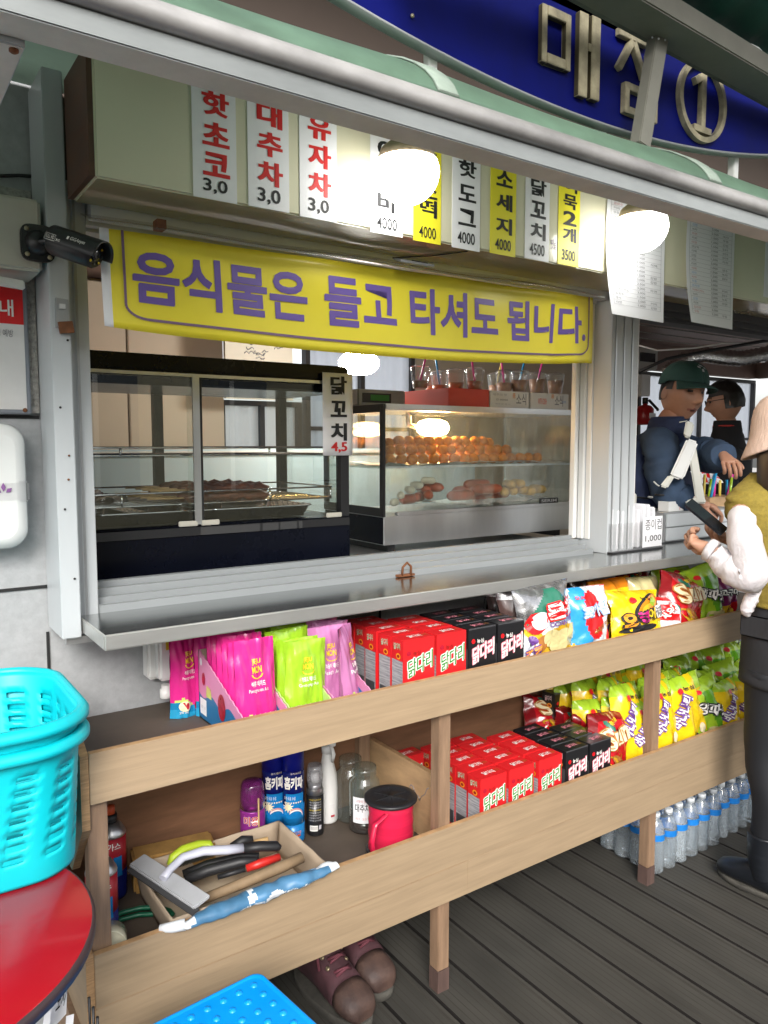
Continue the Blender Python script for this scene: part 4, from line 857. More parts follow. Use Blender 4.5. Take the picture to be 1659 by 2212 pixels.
# straws in a box to the right
random.seed(2); pb = at(1545,1072,K=3.5)
m = MB(); m.box(pb.x-.2, pb.x+.5, pb.y-.08, pb.y+.2, CT-.04, CT-.002, 'alu'); kp(m, 'side_shelf', bevel=.003)
m = MB(); m.box(pb.x-.12, pb.x+.14, pb.y-.05, pb.y+.1, CT+.0, pb.z, 'ply_pale'); tag(m.build('straw_box', bevel=.003), 'open wooden box of coloured straws behind the terminal', 'box')
for k in range(10):
    c = Vector((pb.x-.10+.024*k, pb.y+random.uniform(-.03,.05), pb.z-.02)); m = MB(); m.tube([c, c+Vector((random.uniform(-.02,.05), 0, random.uniform(.09,.14)))], .006, ('straw_pink','straw_blue','straw_yellow','bag_lime')[k % 4], 7); tag(m.build('straw'), f'{("pink","blue","yellow","green")[k % 4]} straw standing in the straw box, {ORD[k]} from the terminal', 'straw', 'straws in the box')
m = MB(); c = at(1535,1035,K=3.6); m.grid(lambda a, b: c+Vector((-.08+.2*a, .02*sin(a*9)+.05*b, -.02+.05*b+.02*nz3((a*4,b*4,1)))), 14, 6, lambda a, b: 'notice_red' if (int(a*14)+int(b*6)) % 5 == 0 else 'paper'); tag(m.build('patterned_cloth'), 'white cloth with red flowers hanging above the straw box', 'cloth')
# inside the shop, far back
YB = 4.15
p0, p1 = at(1375,750,Y=3.9), at(1417,801,Y=3.9); t = thing('wall_monitor', 'grey old monitor with dark screen mounted high by the window post', 'monitor', tuple(p0))
m = MB(); m.box(p0.x-.1, p1.x, 3.88, 4.15, p1.z, p0.z, 'monitor_grey'); m.build('housing', t, world=True, bevel=.012); m = MB(); m.box(p0.x+.02, p1.x-.05, 3.872, 3.879, p1.z+.06, p0.z-.04, 'screen_dark'); m.build('screen', t, world=True)
p0, p1 = at(1386,872,Y=4.0), at(1400,918,Y=4.0); t = thing('fire_extinguisher', 'red fire extinguisher hanging on the back wall behind the seller', 'extinguisher', (p0.x+.05, 4.0, p1.z)); xm = (p0.x+p1.x)/2; h = p0.z-p1.z
m = MB(); m.lathe([(.055,0),(.07,.02),(.07,h*.75),(.05,h*.9),(.02,h*.95),(.02,h)], 'extinguisher', (xm,4.0,p1.z), 16); m.build('cylinder', t, world=True)
m = MB(); m.lathe([(.024,h+.001),(.024,h+.05)], 'black_plastic', (xm,4.0,p1.z), 10); m.tube([(xm+.02,3.98,p1.z+h+.03),(xm+.09,3.95,p1.z+h-.04),(xm+.085,3.94,p1.z+.12)], .012, 'black_plastic', 8); m.build('valve', t, world=True)
m = MB(); m.box(xm-.04, xm+.04, 3.925, 3.928, p1.z+h*.3, p1.z+h*.55, 'paper'); m.build('label_plate', t, world=True)
pts = [at(u, v, K=4.6) for u, v in ((1440,808),(1462,790),(1485,772),(1520,766),(1560,772),(1600,775),(1640,768),(1700,752))]
fine = []
for a, b in zip(pts[:-1], pts[1:]): fine += [a.lerp(b, i/8) for i in range(8)]
m = MB(); m.tube(fine, [.042+.007*(i % 2) for i in range(len(fine))], 'foil', 12); tag(m.build('foil_duct'), 'silver flexible duct sagging under the brown ceiling', 'duct')
for k, (pp, lab) in enumerate((([(1376,745),(1420,757),(1500,752),(1560,742),(1659,740)], 'thin white wire sagging under the brown ceiling panels'), ([(1376,805),(1440,775),(1530,758),(1659,735)], 'thick black wire strung under the brown ceiling toward the window'))):
    m = MB(); m.tube([at(u, v, K=4.2-.4*k) for u, v in pp], .005 if not k else .009, 'white_plastic' if not k else 'tool_black', 6); tag(m.build('ceiling_wire'), lab, 'wire')
m = MB(); a = at(1396,830,Y=4.1); m.box(a.x-.06, a.x+.06, 4.1, 4.19, a.z-.1, a.z+.08, 'white_plastic'); tag(m.build('switch_box', bevel=.006), 'small white switch box on the back wall below the monitor', 'switch box')
# ================================================================== THINGS ON THE WALL AND AT THE LEFT
t = thing('junction_box', 'ivory electrical junction box on the wall carrying the black camera', 'junction box', (.24, 1.94, 1.83))
m = MB(); m.box(.20, .352, 1.80, 1.94, 1.835, 1.985, 'ivory_plastic'); m.build('box_body', t, world=True, bevel=.006, seg=3)
m = MB(); m.box(.05, .199, 1.775, 1.93, 1.82, 2.005, 'ivory_plastic'); m.box(.19, .215, 1.785, 1.935, 1.815, 2.01, 'ivory_plastic'); m.build('lid', t, world=True, bevel=.007, seg=3)
m = MB(); m.obox((.27,1.83,1.812), (.10,0,-.008), (0,.02,0), (0,0,.018), 'white_plastic'); m.obox((.215,1.80,1.808), (.05,0,0), (0,.02,0), (0,0,.012), 'white_plastic'); m.build('cable_gland', t, world=True, bevel=.003)
pb = at(80, 527, Y=1.794)
t = thing('security_camera', 'black bullet security camera with white lettering mounted on the ivory box', 'camera', tuple(pb))
m = MB(); pts = []
for i in range(32):
    a = 2*pi*i/32; e = .5; c_, s_ = cos(a), sin(a); pts.append(pb+Vector((.034*abs(c_)**e*(1 if c_ > 0 else -1), 0, .038*abs(s_)**e*(1 if s_ > 0 else -1))))
m.prism(pts, 'black_plastic', (0,-.012,0)); m.lathe([(.026,.012),(.026,.016),(.02,.022),(.016,.028),(0,.03)], 'black_plastic', pb, 20, axis=(0,-1,0))
bp_ = m.build('base_plate', t, world=True, bevel=.002)
for dx, dz in ((-.022,.026),(-.022,-.026),(.022,-.028)): m = MB(); m.lathe([(.005,.0125),(.005,.015),(.002,.0165)], 'gold', pb+Vector((dx,0,dz)), 8, axis=(0,-1,0)); m.build('screw', bp_, world=True)
c0, c1 = at(113,520,Y=1.73), at(213,553,Y=1.65); ax = (c1-c0).normalized(); L = (c1-c0).length
m = MB(); m.tube([pb+Vector((.004,-.026,.0)), pb+Vector((.02,-.045,.001)), c0+ax*.02], .009, 'chrome', 12); m.build('arm', t, world=True)
m = MB(); m.lathe([(.022,0),(.026,.003),(.028,.008),(.028,L-.012),(.025,L-.011),(.024,L-.006),(.010,L-.010),(0,L-.010)], 'black_plastic', c0, 28, axis=ax); body = m.build('camera_body', t, world=True)
m = MB(); sd_ = ax.cross(Vector((0,0,1))).normalized(); up_ = sd_.cross(ax).normalized()
m.rings([[c0+ax*(l_)+ (sd_*cos(a)+up_*sin(a))*.031 for a in [radians(-10+200*i/16) for i in range(17)]] for l_ in (.004, .02, L*.6, L+.006, L+.012)], 'black_plastic', cap=False, closed=False); m.build('sun_hood', t, world=True, solid=.003)
m = MB(); m.lathe([(.012,L-.0085),(.012,L-.004),(.006,L-.003),(0,L-.003)], 'screen_dark', c0, 14, axis=ax)
for k in range(8): a = k*pi/4; m.lathe([(.003,L-.006),(.002,L-.004),(0,L-.004)], 'letter_yellow' if k % 2 else 'rubber_grey', c0+(sd_*cos(a)+up_*sin(a))*.019, 6, axis=ax)
m.build('lens', t, world=True)
fr_ = -(sd_ if sd_.y > 0 else -sd_)  # side facing the yard
fr_ = fr_.normalized()
def on_body(x_, z_, r=.0323):
    a = z_/r; return c0+ax*x_+(fr_*cos(a+.25)+up_*sin(a+.25))*(r+.0008)
m = MB()
for s_, xa, xb, za, zb in (('GiGAeyes',L*.55,L*.86,.001,.011),('FULL HD',L*.07,L*.25,-.006,.001),('2M AHD',L*.29,L*.38,-.007,-.002)): m.text(s_, (xa,0,za), (xb-xa,0,0), (0,0,zb-za), 'letter_white', .004, bend=lambda p: on_body(p.x, p.z))
for a0, a1, b0, b1 in ((L*.05,L*.27,-.0092,-.0085),(L*.05,L*.27,.003,.0037),(L*.05,L*.054,-.0085,.003),(L*.266,L*.27,-.0085,.003),(L*.48,L*.52,.003,.010)): m.add([on_body(a0,b0), on_body(a1,b0), on_body(a1,b1), on_body(a0,b1)], [(0,1,2,3)], 'letter_white')
m.build('lettering', body, world=True)

nx1 = at(62,760,Y=1.93).x; nz0, nz1 = at(60,895,Y=1.93).z, at(60,614,Y=1.93).z
t = thing('notice_board', 'white notice board with a red heading strip screwed to the grey wall', 'notice board', (.1, 1.93, nz0))
m = MB(); m.box(-.25, nx1, 1.922, 1.937, nz0, nz1, 'notice_edge'); m.build('board_frame', t, world=True, bevel=.003)
zr = at(30,700,Y=1.92).z
m = MB(); m.box(-.24, nx1-.010, 1.919, 1.9215, nz0+.010, zr-.0005, 'notice_white'); m.box(-.24, nx1-.010, 1.919, 1.9215, zr, nz1-.008, 'notice_red'); m.build('face_sheet', t, world=True)
m = MB(); p0, p1 = at(1,682,Y=1.918), at(28,648,Y=1.918); w_ = p1.x-p0.x
m.ftext('안내', p1.x-2*w_-.01, p1.x, 1.9175, p0.z, p1.z, 'letter_white', .016); q0, q1 = at(6,727,Y=1.918), at(28,712,Y=1.918); m.ftext('감염병 예방', q1.x-2.7*(q1.x-q0.x), q1.x, 1.9175, q0.z, q1.z, 'ink_grey', .006); m.build('lettering', t, world=True)
for u, v in ((41,622),(54,886)): m = MB(); m.lathe([(.005,0),(.005,.003),(0,.004)], 'rust', at(u, v, Y=1.918), 8, axis=(0,-1,0)); m.build('screw', t, world=True)
# soap dispenser
sx1, sz0, sz1 = at(61,1050,Y=1.87).x, at(40,1186,Y=1.87).z, at(40,914,Y=1.87).z
t = thing('soap_dispenser', 'white rounded soap dispenser with a purple flower mark on the grey wall', 'dispenser', (sx1-.07, 1.93, sz0))
def rrect(x0, x1, z0, z1, r, y, n=7): return [Vector((cx+r*cos(a), y, cz_+r*sin(a))) for cx, cz_, a0 in ((x1-r,z1-r,0),(x0+r,z1-r,pi/2),(x0+r,z0+r,pi),(x1-r,z0+r,1.5*pi)) for a in [a0+pi/2*i/n for i in range(n+1)]]
m = MB(); X0 = sx1-.145
m.rings([rrect(X0,sx1,sz0,sz1,.045,1.945), rrect(X0,sx1,sz0,sz1,.045,1.89), rrect(X0+.006,sx1-.006,sz0+.006,sz1-.006,.042,1.873), rrect(X0+.025,sx1-.025,sz0+.025,sz1-.025,.03,1.863)], 'white_gloss'); m.build('dispenser_body', t, world=True)
zb0, zb1 = at(30,1085,Y=1.862).z, at(30,1040,Y=1.862).z
m = MB(); m.box(X0-.001, sx1+.0015, 1.862, 1.93, zb0, zb1, 'lamina'); m.build('window_band', t, world=True, bevel=.004)
m = MB(); f = at(8,1068,Y=1.86)
for a, l in ((-.9,.016),(0,.02),(.9,.016)):
    d_ = Vector((sin(a),0,cos(a))); n_ = Vector((cos(a),0,-sin(a))); b_ = f+d_*.006
    m.add([b_, b_+d_*l*.5+n_*.005, b_+d_*l, b_+d_*l*.5-n_*.005], [(0,1,2,3)], 'lilac_mark')
m.build('flower_mark', t, world=True)
m = MB(); m.tube([Vector((-.4,1.935,2.02)), Vector((.1,1.936,2.018)), at(40,379,Y=1.936), at(72,381,Y=1.936)], .004, 'tool_black', 6); tag(m.build('wall_cable'), 'thin black cable stapled across the grey wall above the junction box', 'cable')

# white dispenser box below the counter
p0, p1 = at(330,1393,Y=1.87), at(384,1512,Y=1.87)
t = thing('detergent_box', 'white plastic dispenser box with a screw cap spout under the steel counter', 'dispenser', (p0.x, 1.94, p1.z))
m = MB(); m.box(p0.x-.005, p1.x+.02, 1.90, 1.945, at(330,1478,Y=1.87).z, 1.0, 'white_plastic'); m.box(p0.x+.012, p1.x+.012, 1.862, 1.899, at(330,1475,Y=1.87).z, .985, 'white_gloss'); m.build('box_body', t, world=True, bevel=.008, seg=3)
m = MB(); c = at(358,1482,Y=1.88); m.lathe([(.013,-.03),(.015,-.028),(.015,-.008),(.011,-.007),(.011,.004)], 'white_plastic', c, 16); m.build('spout_cap', t, world=True)
m = MB(); m.box(p0.x+.03, p1.x+.008, 1.860, 1.8615, .955, .975, 'letter_yellow'); m.build('sticker', t, world=True)

# ------------------------------------------------------------------ red table and cyan baskets
TZ = .72; tc = Vector((-.012, 1.30, 0)); TR = .303
t = thing('round_table', 'small round table with a glossy dark red top under the cyan baskets', 'table', (tc.x, tc.y, 0))
m = MB(); m.lathe([(TR-.012,TZ-.022),(TR,TZ-.018),(TR,TZ-.004),(TR-.004,TZ-.0005)], 'table_edge', tc, 72, cap=True); m.lathe([(TR-.003,TZ-.002),(TR-.006,TZ),(0.001,TZ)], 'table_red', tc, 72); m.build('tabletop', t, world=True)
for k in range(3):
    a = 2.4+k*2.09; m = MB(); m.tube([tc+Vector((cos(a)*.16,sin(a)*.16,TZ-.023)), tc+Vector((cos(a)*.26,sin(a)*.26,0))], [.016,.013], 'black_plastic', 10); m.build('leg', t, world=True)
m = MB(); p = at(160,2158,K=1.20)
def basket(z0, z1, lab, dx=0., grp='stacked cyan baskets', flare=.0):
    xa, xb, ya, yb = -.265, .298, 1.368, 1.665; t = thing('laundry_basket', lab, 'basket', ((xa+xb)/2, (ya+yb)/2, z0), grp)
    def ringpts(f, n=120):
        g_ = .042*f; r = .085+.02*f; x0, x1, y0, y1 = xa-g_*.6, xb+g_*.42, ya-g_*.12, yb+g_*2.0; P = []
        segs = []; L_ = [(x1-x0-2*r), pi/2*r, (y1-y0-2*r), pi/2*r]*2; tot = (sum(L_)); 
        for i in range(n):
            s = tot*i/n; k = 0
            while s > L_[k]: s -= L_[k]; k += 1
            if k == 0: P.append((x0+r+s, y0))
            elif k == 1: a = s/r; P.append((x1-r+r*sin(a), y0+r-r*cos(a)))
            elif k == 2: P.append((x1, y0+r+s))
            elif k == 3: a = s/r; P.append((x1-r+r*cos(a), y1-r+r*sin(a)))
            elif k == 4: P.append((x1-r-s, y1))
            elif k == 5: a = s/r; P.append((x0+r-r*sin(a), y1-r+r*cos(a)))
            elif k == 6: P.append((x0, y1-r-s))
            else: a = s/r; P.append((x0+r-r*cos(a), y0+r-r*sin(a)))
        return P
    n = 144; H = z1-z0; rows = [0,.012]; z = .012
    lv = [0, .02, .15] ; nr = 7; a0, a1 = .16, .86
    for k in range(nr):
        lv += [a0+(a1-a0)*(k+.22)/nr, a0+(a1-a0)*(k+.68)/nr]
    lv += [.89, .955, 1.0]
    m = MB(); vs = []; fs = []
    for f in lv:
        for (x_, y_) in ringpts(f, n): vs.append((x_, y_, z0+H*f))
    for i in range(len(lv)-1):
        hole = i >= 3 and (i-3) % 2 == 0 and i < 3+2*nr
        for j in range(n):
            if hole and (j % 6) in (1, 2, 3): continue
            k = (j+1) % n; fs.append((i*n+j, i*n+k, (i+1)*n+k, (i+1)*n+j))
    b_ = len(vs); fs.append(tuple(reversed(range(n)))); m.add(vs, fs, 'cyan_plastic', True)
    m.build('basket_wall', t, world=True, solid=.0032)
    m = MB(); R = ringpts(1.0, n); cx_, cy_ = (xa+xb)/2, (ya+yb)/2; prof = []
    for (o_, dz) in ((0,-.004),(0,.004),(.006,.008),(.014,.006),(.020,-.003),(.020,-.012),(.017,-.013),(.016,-.004),(.010,.002),(.004,.0)):
        ring = []
        for i in range(n):
            p0, p1 = Vector((*R[i-1],0)), Vector((*R[(i+1) % n],0)); d_ = (p1-p0).normalized(); nn = Vector((d_.y,-d_.x,0)); ring.append(Vector((*R[i],0))+nn*o_+Vector((0,0,z1+dz)))
        prof.append(ring)
    m.rings(prof+[prof[0]], 'cyan_plastic', cap=False); m.build('rim', t, world=True)
    return t
basket(TZ+.003, .955, 'cyan plastic laundry basket standing on the red table, lower of the stack'); basket(TZ+.045, .992, 'cyan plastic laundry basket nested inside the other, upper of the stack')
# leaflets in a wire rack below the table top
t = thing('leaflet_rack', 'white leaflets standing in a small rack beneath the red table', 'leaflet rack', tuple(at(150,2190,K=1.35)))
for k, (pts, kk) in enumerate(((((128,2128),(146,2118),(143,2190),(112,2225)),1.40),(((112,2135),(127,2140),(112,2225),(95,2225)),1.36),(((100,2165),(112,2160),(105,2240),(88,2240)),1.33),(((143,2195),(160,2190),(156,2240),(140,2240)),1.38))):
    m = MB(); m.prism([at(u, v, K=kk) for u, v in pts], 'paper', ray(130,2170).normalized()*.003); lf = m.build('leaflet', t, world=True)
    if k == 0:
        m = MB(); o_ = at(118,2192,K=1.398); m.text('도시', o_, at(138,2172,K=1.398)-o_, at(128,2128,K=1.398)-at(118,2180,K=1.398), 'ink', .01); m.build('print', lf, world=True)
m = MB(); c = at(130,2235,K=1.38)
for k in range(3): m.tube([c+Vector((-.06,-.02+.03*k,-.06)), c+Vector((.06,-.02+.03*k,-.06)), c+Vector((.06,-.02+.03*k,.02))], .003, 'black_plastic', 6)
m.tube([c+Vector((0,.0,-.06)), (c.x,c.y,0)], .01, 'black_plastic', 8); m.build('wire_frame', t, world=True)

# ------------------------------------------------------------------ blue stool
t = thing('step_stool', 'bright blue plastic stool with a dimpled seat standing before the shelf', 'stool', (.47, 1.18, 0)); SZ = .42
c_ = at(560,2092,Z=SZ); dl = (at(330,2207,Z=SZ)-c_).normalized(); dr = (at(692,2212,Z=SZ)-c_).normalized(); Ls = .33
def sq(f, z, r=.02, n=6):
    g_ = Ls*(1-f)/2; P = []
    for (i, j, a0) in ((0,0,0),(1,0,1),(1,1,2),(0,1,3)):
        cx_ = c_+dl*(g_+r if i == 0 else Ls-g_-r)+dr*(g_+r if j == 0 else Ls-g_-r)
        for k in range(n+1):
            a = a0*pi/2+pi/2*k/n; P.append(Vector((cx_.x,cx_.y,0))+dl*(-cos(a)*r)+dr*(-sin(a)*r)+Vector((0,0,z)))
    return P
m = MB(); m.rings([sq(1.10,SZ-.075),sq(1.04,SZ-.03),sq(1.0,SZ-.008),sq(.975,SZ-.001),sq(.95,SZ),sq(.93,SZ-.002),sq(.91,SZ-.002)], 'stool_blue')
for i in range(9):
    for j in range(9):
        p = c_+dl*(Ls*(.1+.8*i/8))+dr*(Ls*(.1+.8*j/8)); m.lathe([(.0075,-.002),(.006,.0004),(.003,.0016),(0,.002)], 'stool_blue', (p.x,p.y,SZ), 10, cap=False)
m.build('seat', t, world=True)
for i, j in ((0,0),(1,0),(0,1),(1,1)):
    p = c_+dl*(Ls*(.02+.96*i))+dr*(Ls*(.02+.96*j)); q = c_+dl*(Ls*(-.08+1.16*i))+dr*(Ls*(-.08+1.16*j)); m = MB(); m.tube([(p.x,p.y,SZ-.076),(q.x,q.y,0)], [.026,.02], 'stool_blue', 8); m.build('leg', t, world=True)

# ------------------------------------------------------------------ work boots under the shelf
def boot(loc, lab, rz):
    t = thing('work_boot', lab, 'boot', loc, 'pair of worn boots', rz)
    # y = -0.14 toe .. +0.14 heel
    def sec(y, wd, h, zb=.022, pw=2.4, n=20):
        P = []
        for i in range(n):
            a = 2*pi*i/n; c, s_ = cos(a), sin(a); P.append(Vector((wd*abs(c)**(2/pw)*(1 if c > 0 else -1), y, zb+h/2+h/2*abs(s_)**(2/pw)*(1 if s_ > 0 else -1))))
        return P
    m = MB(); m.rings([sec(-.150,.024,.030),sec(-.145,.038,.046),sec(-.132,.047,.058),sec(-.112,.052,.066),sec(-.095,.053,.071),sec(-.078,.051,.077)], 'boot_toe'); m.build('toe_cap', t)
    m = MB(); m.rings([sec(-.0775,.0495,.083),sec(-.05,.049,.094),sec(-.02,.046,.112),sec(.01,.044,.14),sec(.03,.043,.165),sec(.05,.042,.185),sec(.09,.042,.19),sec(.115,.038,.185),sec(.125,.028,.16)], 'boot_brown'); m.build('upper', t)
    m = MB(); prof = [(sin(a)*1.0, -cos(a)) for a in [2*pi*i/40 for i in range(40)]]
    def so(z, f): return [Vector((.057*f*(abs(x_)**.75*(1 if x_>0 else -1))*(1-.12*max(0,y_)), .152*y_*(1 if y_ < 0 else .92)*f-.004, z)) for x_, y_ in prof]
    m.rings([so(0,.96),so(.004,1.0),so(.018,1.02),so(.028,1.0)], 'sole'); m.build('sole', t)
    m = MB()
    for k in range(5):
        y = -.062+.026*k; z = .108+.022*k; m.tube([(-.024,y,z),(0,y-.006,z+.012),(.024,y+.008,z+.004)], .0042, 'boot_lace', 6); m.tube([(.024,y,z),(0,y-.004,z+.014),(-.024,y+.01,z+.004)], .004, 'boot_lace', 6)
    m.tube([(-.02,.04,.2),(-.05,-.01,.17),(-.055,-.03,.12)], .004, 'boot_lace', 6); m.tube([(.02,.04,.2),(.05,.0,.19),(.075,-.01,.15)], .004, 'boot_lace', 6); m.build('lace', t)
    for k in range(4):
        for s_ in (-1, 1): m = MB(); m.lathe([(.0065,0),(.006,.003),(.003,.004)], 'eyelet', (s_*.030, -.058+.024*k, .098+.018*k), 10, axis=(s_*.5,-.3,.8)); m.build('eyelet', t)
boot((.968,1.665,0), 'worn brown work boot under the shelf, the one beside the blue stool', .12); boot((1.085,1.725,0), 'worn brown work boot under the shelf, farther from the blue stool', .02)
# ================================================================== WOODEN SHELF AND GOODS
ZU, ZL = .795, .365
sh = thing('wooden_shelf', 'two tier wooden display shelf with oak front boards below the steel counter', 'shelf', (1.5, 1.7, 0))
def shp(m, n, par=None, **k): return m.build(n, par or sh, world=True, **k)
SX1 = 3.3
m = MB(); m.box(.341, SX1, 1.495, 1.511, .774, .8765, {'*':'ply_edge','front':'oak','back':'oak'}); shp(m, 'front_board', bevel=.0012)
m = MB(); m.box(.338, SX1, 1.495, 1.511, .3565, .468, {'*':'ply_edge','front':'oak_low','back':'oak'}); shp(m, 'front_board', bevel=.0012)
m = MB(); m.box(.338, 1.30, 1.4955, 1.511, .262, .3555, {'*':'ply_edge','front':'oak_low','back':'oak'}); m.box(1.30, SX1, 1.4955, 1.511, .262, .356, {'*':'ply_edge','front':'oak_low','back':'oak'}); shp(m, 'front_board', bevel=.0012)
for k, xx in enumerate((.358, 1.234, 2.122, 3.01)):
    m = MB(); m.box(xx-.019, xx+.019, 1.5135, 1.551, .062, .778, 'post_wood'); lg = shp(m, 'post', bevel=.002)
    m = MB(); m.box(xx-.0192, xx+.0192, 1.5132, 1.5512, 0, .061, 'post_dark'); shp(m, 'foot', lg)
    m = MB(); m.box(xx-.019, xx+.019, 1.90, 1.925, 0, ZU-.02, 'post_wood'); shp(m, 'post')
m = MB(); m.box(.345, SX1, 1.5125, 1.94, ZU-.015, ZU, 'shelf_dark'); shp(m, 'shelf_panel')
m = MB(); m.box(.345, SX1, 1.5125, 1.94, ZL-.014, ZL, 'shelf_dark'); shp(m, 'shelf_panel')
m = MB(); m.box(.345, SX1, 1.926, 1.934, ZL+.001, ZU-.016, 'ply_brown'); shp(m, 'back_panel')
m = MB(); m.prism([(.3245,1.497,.725),(.3245,1.497,.874),(.3245,1.56,.91),(.3245,1.93,.91),(.3245,1.93,.60),(.3245,1.60,.60)], ['side_green','side_green','ply_edge'], (.0155,0,0)); shp(m, 'side_panel')
m = MB(); m.box(.322, .3372, 1.497, 1.93, .29, .472, {'*':'ply_edge','left':'oak_low'}); shp(m, 'side_panel')
m = MB(); m.box(.31, .3372, 1.52, 1.93, .12, .289, 'post_wood'); shp(m, 'side_panel')
m = MB(); m.prism([(1.264,1.5525,ZL+.001),(1.264,1.5525,.564),(1.264,1.925,.564),(1.264,1.925,ZL+.001)], ['ply_pale','ply_pale','ply_edge'], (.015,0,0)); dv = shp(m, 'divider')
m = MB(); random.seed(8); 
for a, b in (((1.62,.52),(1.66,.47)),((1.66,.47),(1.70,.50)),((1.70,.50),(1.73,.45)),((1.60,.555),(1.61,.53))): m.tube([(1.263,a[0]+(b[0]-a[0])*i/5,a[1]+(b[1]-a[1])*i/5+.004*sin(i*2)) for i in range(6)], .0012, 'ink_grey', 4)
shp(m, 'scribble', dv)

# ------------------------------------------------------------------ drink pouches
def pouch_kind(main, low, word, sub, fruit):
    W, Hh, T = .118, .205, .052
    def th(x, y): return T/2*max(0, 1-abs(x)**3.2)*max(0, (1-y))**.62*(1 if y > .02 else .92)
    def surf(x, y, s):
        wx = W/2*x*(1-.05*sin(pi*y)+.0*y); cr = .0060*nz3((x*2.2, y*3.3, s*3+len(word)))*(.4+y)+.0045*nz3((x*5, y*4, s+len(word)))+.002*nz3((x*11,y*9,s))*(1-abs(x))
        rnd = 1 - (.018 if y > .97 and abs(x) > .93 else 0)
        return Vector((wx*rnd, s*th(x, y)+cr, Hh*y))
    def front(a, b):
        x, y = a*2-1, b; wave = .17+.02*sin(a*7+1)
        if y < wave-.085+.01*sin(a*9): return 'pouch_blue2'
        if y < wave: return 'pouch_blue'
        if .05 < a < .52 and y < wave+.055*(1-abs(a-.28)/.25)+.012: return 'pouch_lime' if main != 'pouch_green' else 'peach'
        return main
    m = MB(); m.grid(lambda a, b: surf(a*2-1, b, -1), 26, 36, front); m.grid(lambda a, b: surf(1-a*2, b, 1), 10, 14, main)
    m.grid(lambda a, b: surf(a*2-1, 0, -1).lerp(surf(a*2-1, 0, 1), b), 26, 1, 'pouch_blue')
    t = MB(); bd = lambda p: surf(p.x, p.z, -1)+Vector((0,-.0022,0))
    def T_(s, x0, x1, y0, y1, mt, off=.0): t.text(s, (x0,0,y0), (x1-x0,0,0), (0,0,y1-y0), mt, off, bend=bd)
    T_('JEJU', -.22, .22, .735, .80, 'letter_yellow', .03); T_('MON', -.25, .25, .655, .725, 'letter_yellow', .035)
    for i in range(8):
        a0, a1 = pi+pi*i/8, pi+pi*(i+1)/8; f = lambda a, r: bd(Vector((r*.30*cos(a),0,.645+.05*r*sin(a)))); t.add([f(a0,1), f(a1,1), f(a1,.8), f(a0,.8)], [(0,1,2,3)], 'letter_yellow')
    T_(word, -.36, .36, .52, .575, 'letter_white', .015); T_(sub, -.48, .5, .455, .50, 'letter_white', .0)
    T_('230 mL', -.7, -.25, .06, .085, 'letter_white', .0)
    for cx_, cy_, rx_, ry_, mt in fruit:
        n = 16; P = [bd(Vector((cx_+rx_*cos(2*pi*i/n), 0, cy_+ry_*sin(2*pi*i/n))))+Vector((0,-.0006,0)) for i in range(n)]; t.add([bd(Vector((cx_,0,cy_)))+Vector((0,-.0012,0))]+P, [(0,i+1,(i+1) % n+1) for i in range(n)], mt)
    return tag(m.join(t).build('drink_pouch'), 'x', 'pouch')
KP = {'pink': pouch_kind('pouch_pink','pouch_blue','석류 에이드','Pomegranate Ade',((-.42,.145,.30,.062,'letter_cream'),(-.42,.148,.24,.048,'pome_red'),(.50,.13,.36,.09,'pome_red'))),
      'green': pouch_kind('pouch_green','pouch_blue','청포도 에이드','Green grape Ade',((-.5,.07,.18,.035,'grape'),(.1,.085,.16,.03,'grape'),(.5,.08,.2,.036,'grape'))),
      'lilac': pouch_kind('pouch_lilac','pouch_blue','복숭아 에이드','Peach Ade',((-.2,.10,.3,.058,'peach'),(.6,.14,.28,.06,'peach')))}
bpy.context.view_layer.update()
usedp = set()
def put(K, kind, loc, rot, lab, group, scale=(1,1,1)):
    r = K[kind]
    if kind in usedp: r = dup(r, loc, lab, rot=rot, scale=scale)
    else:
        usedp.add(kind); KIDS[r.name] = list(r.children); r.location = loc; r.rotation_euler = rot; r.scale = scale; r['label'] = lab
        for c in r.children: KIDS[c.name] = list(c.children)
    r['group'] = group; return r
GP = 'drink pouches on the upper shelf'
FW = ['front pouch, whole face showing','second pouch from the front','third pouch from the front','fourth pouch from the front','fifth pouch from the front','rearmost pouch']
for k, (dx, dy, rz, tilt) in enumerate(((-.004,0,.03,.10),(-.006,.036,-.06,.06),(-.003,.075,-.02,.07),(-.006,.11,.04,.03),(-.003,.145,-.03,.05),(-.004,.178,0,.0))): put(KP,'pink',(.733+dx,1.568+dy,ZU+.010),(-tilt,.0,rz),f'pink pomegranate drink pouch in the pink tray, {FW[k]}',GP,(.88,.9,(1.08,1.03,1.06,1.09,1.08,1.10)[k]))
for k, (dx, dy, rz, tilt) in enumerate(((.0,0,.02,.06),(-.004,.026,.0,.06),(.005,.085,-.08,-.02),(.012,.115,.06,.02),(-.014,.15,0,.02))): put(KP,'green',(.853+dx,1.572+dy,ZU+.012),(-tilt,(.04,.02,-.05,.06,0)[k],rz),f'lime green grape drink pouch in the green tray, {FW[k] if k<4 else FW[5]}',GP,(.97,1,.97 if k<2 else 1.04))
for k, (dx, dy, rz, tilt) in enumerate(((.03,0,.75,.10),(-.015,.03,.05,.06),(.0,.09,-.1,.03),(-.02,.125,.1,.02),(.02,.15,-.1,.02))): put(KP,'lilac',(.957+dx,1.58+dy,ZU+.012),(-tilt,(.06,.02,.08,-.04,0)[k],rz),f'lilac peach drink pouch in the end tray, {FW[k] if k<4 else FW[5]}',GP,(1,1,1.04))
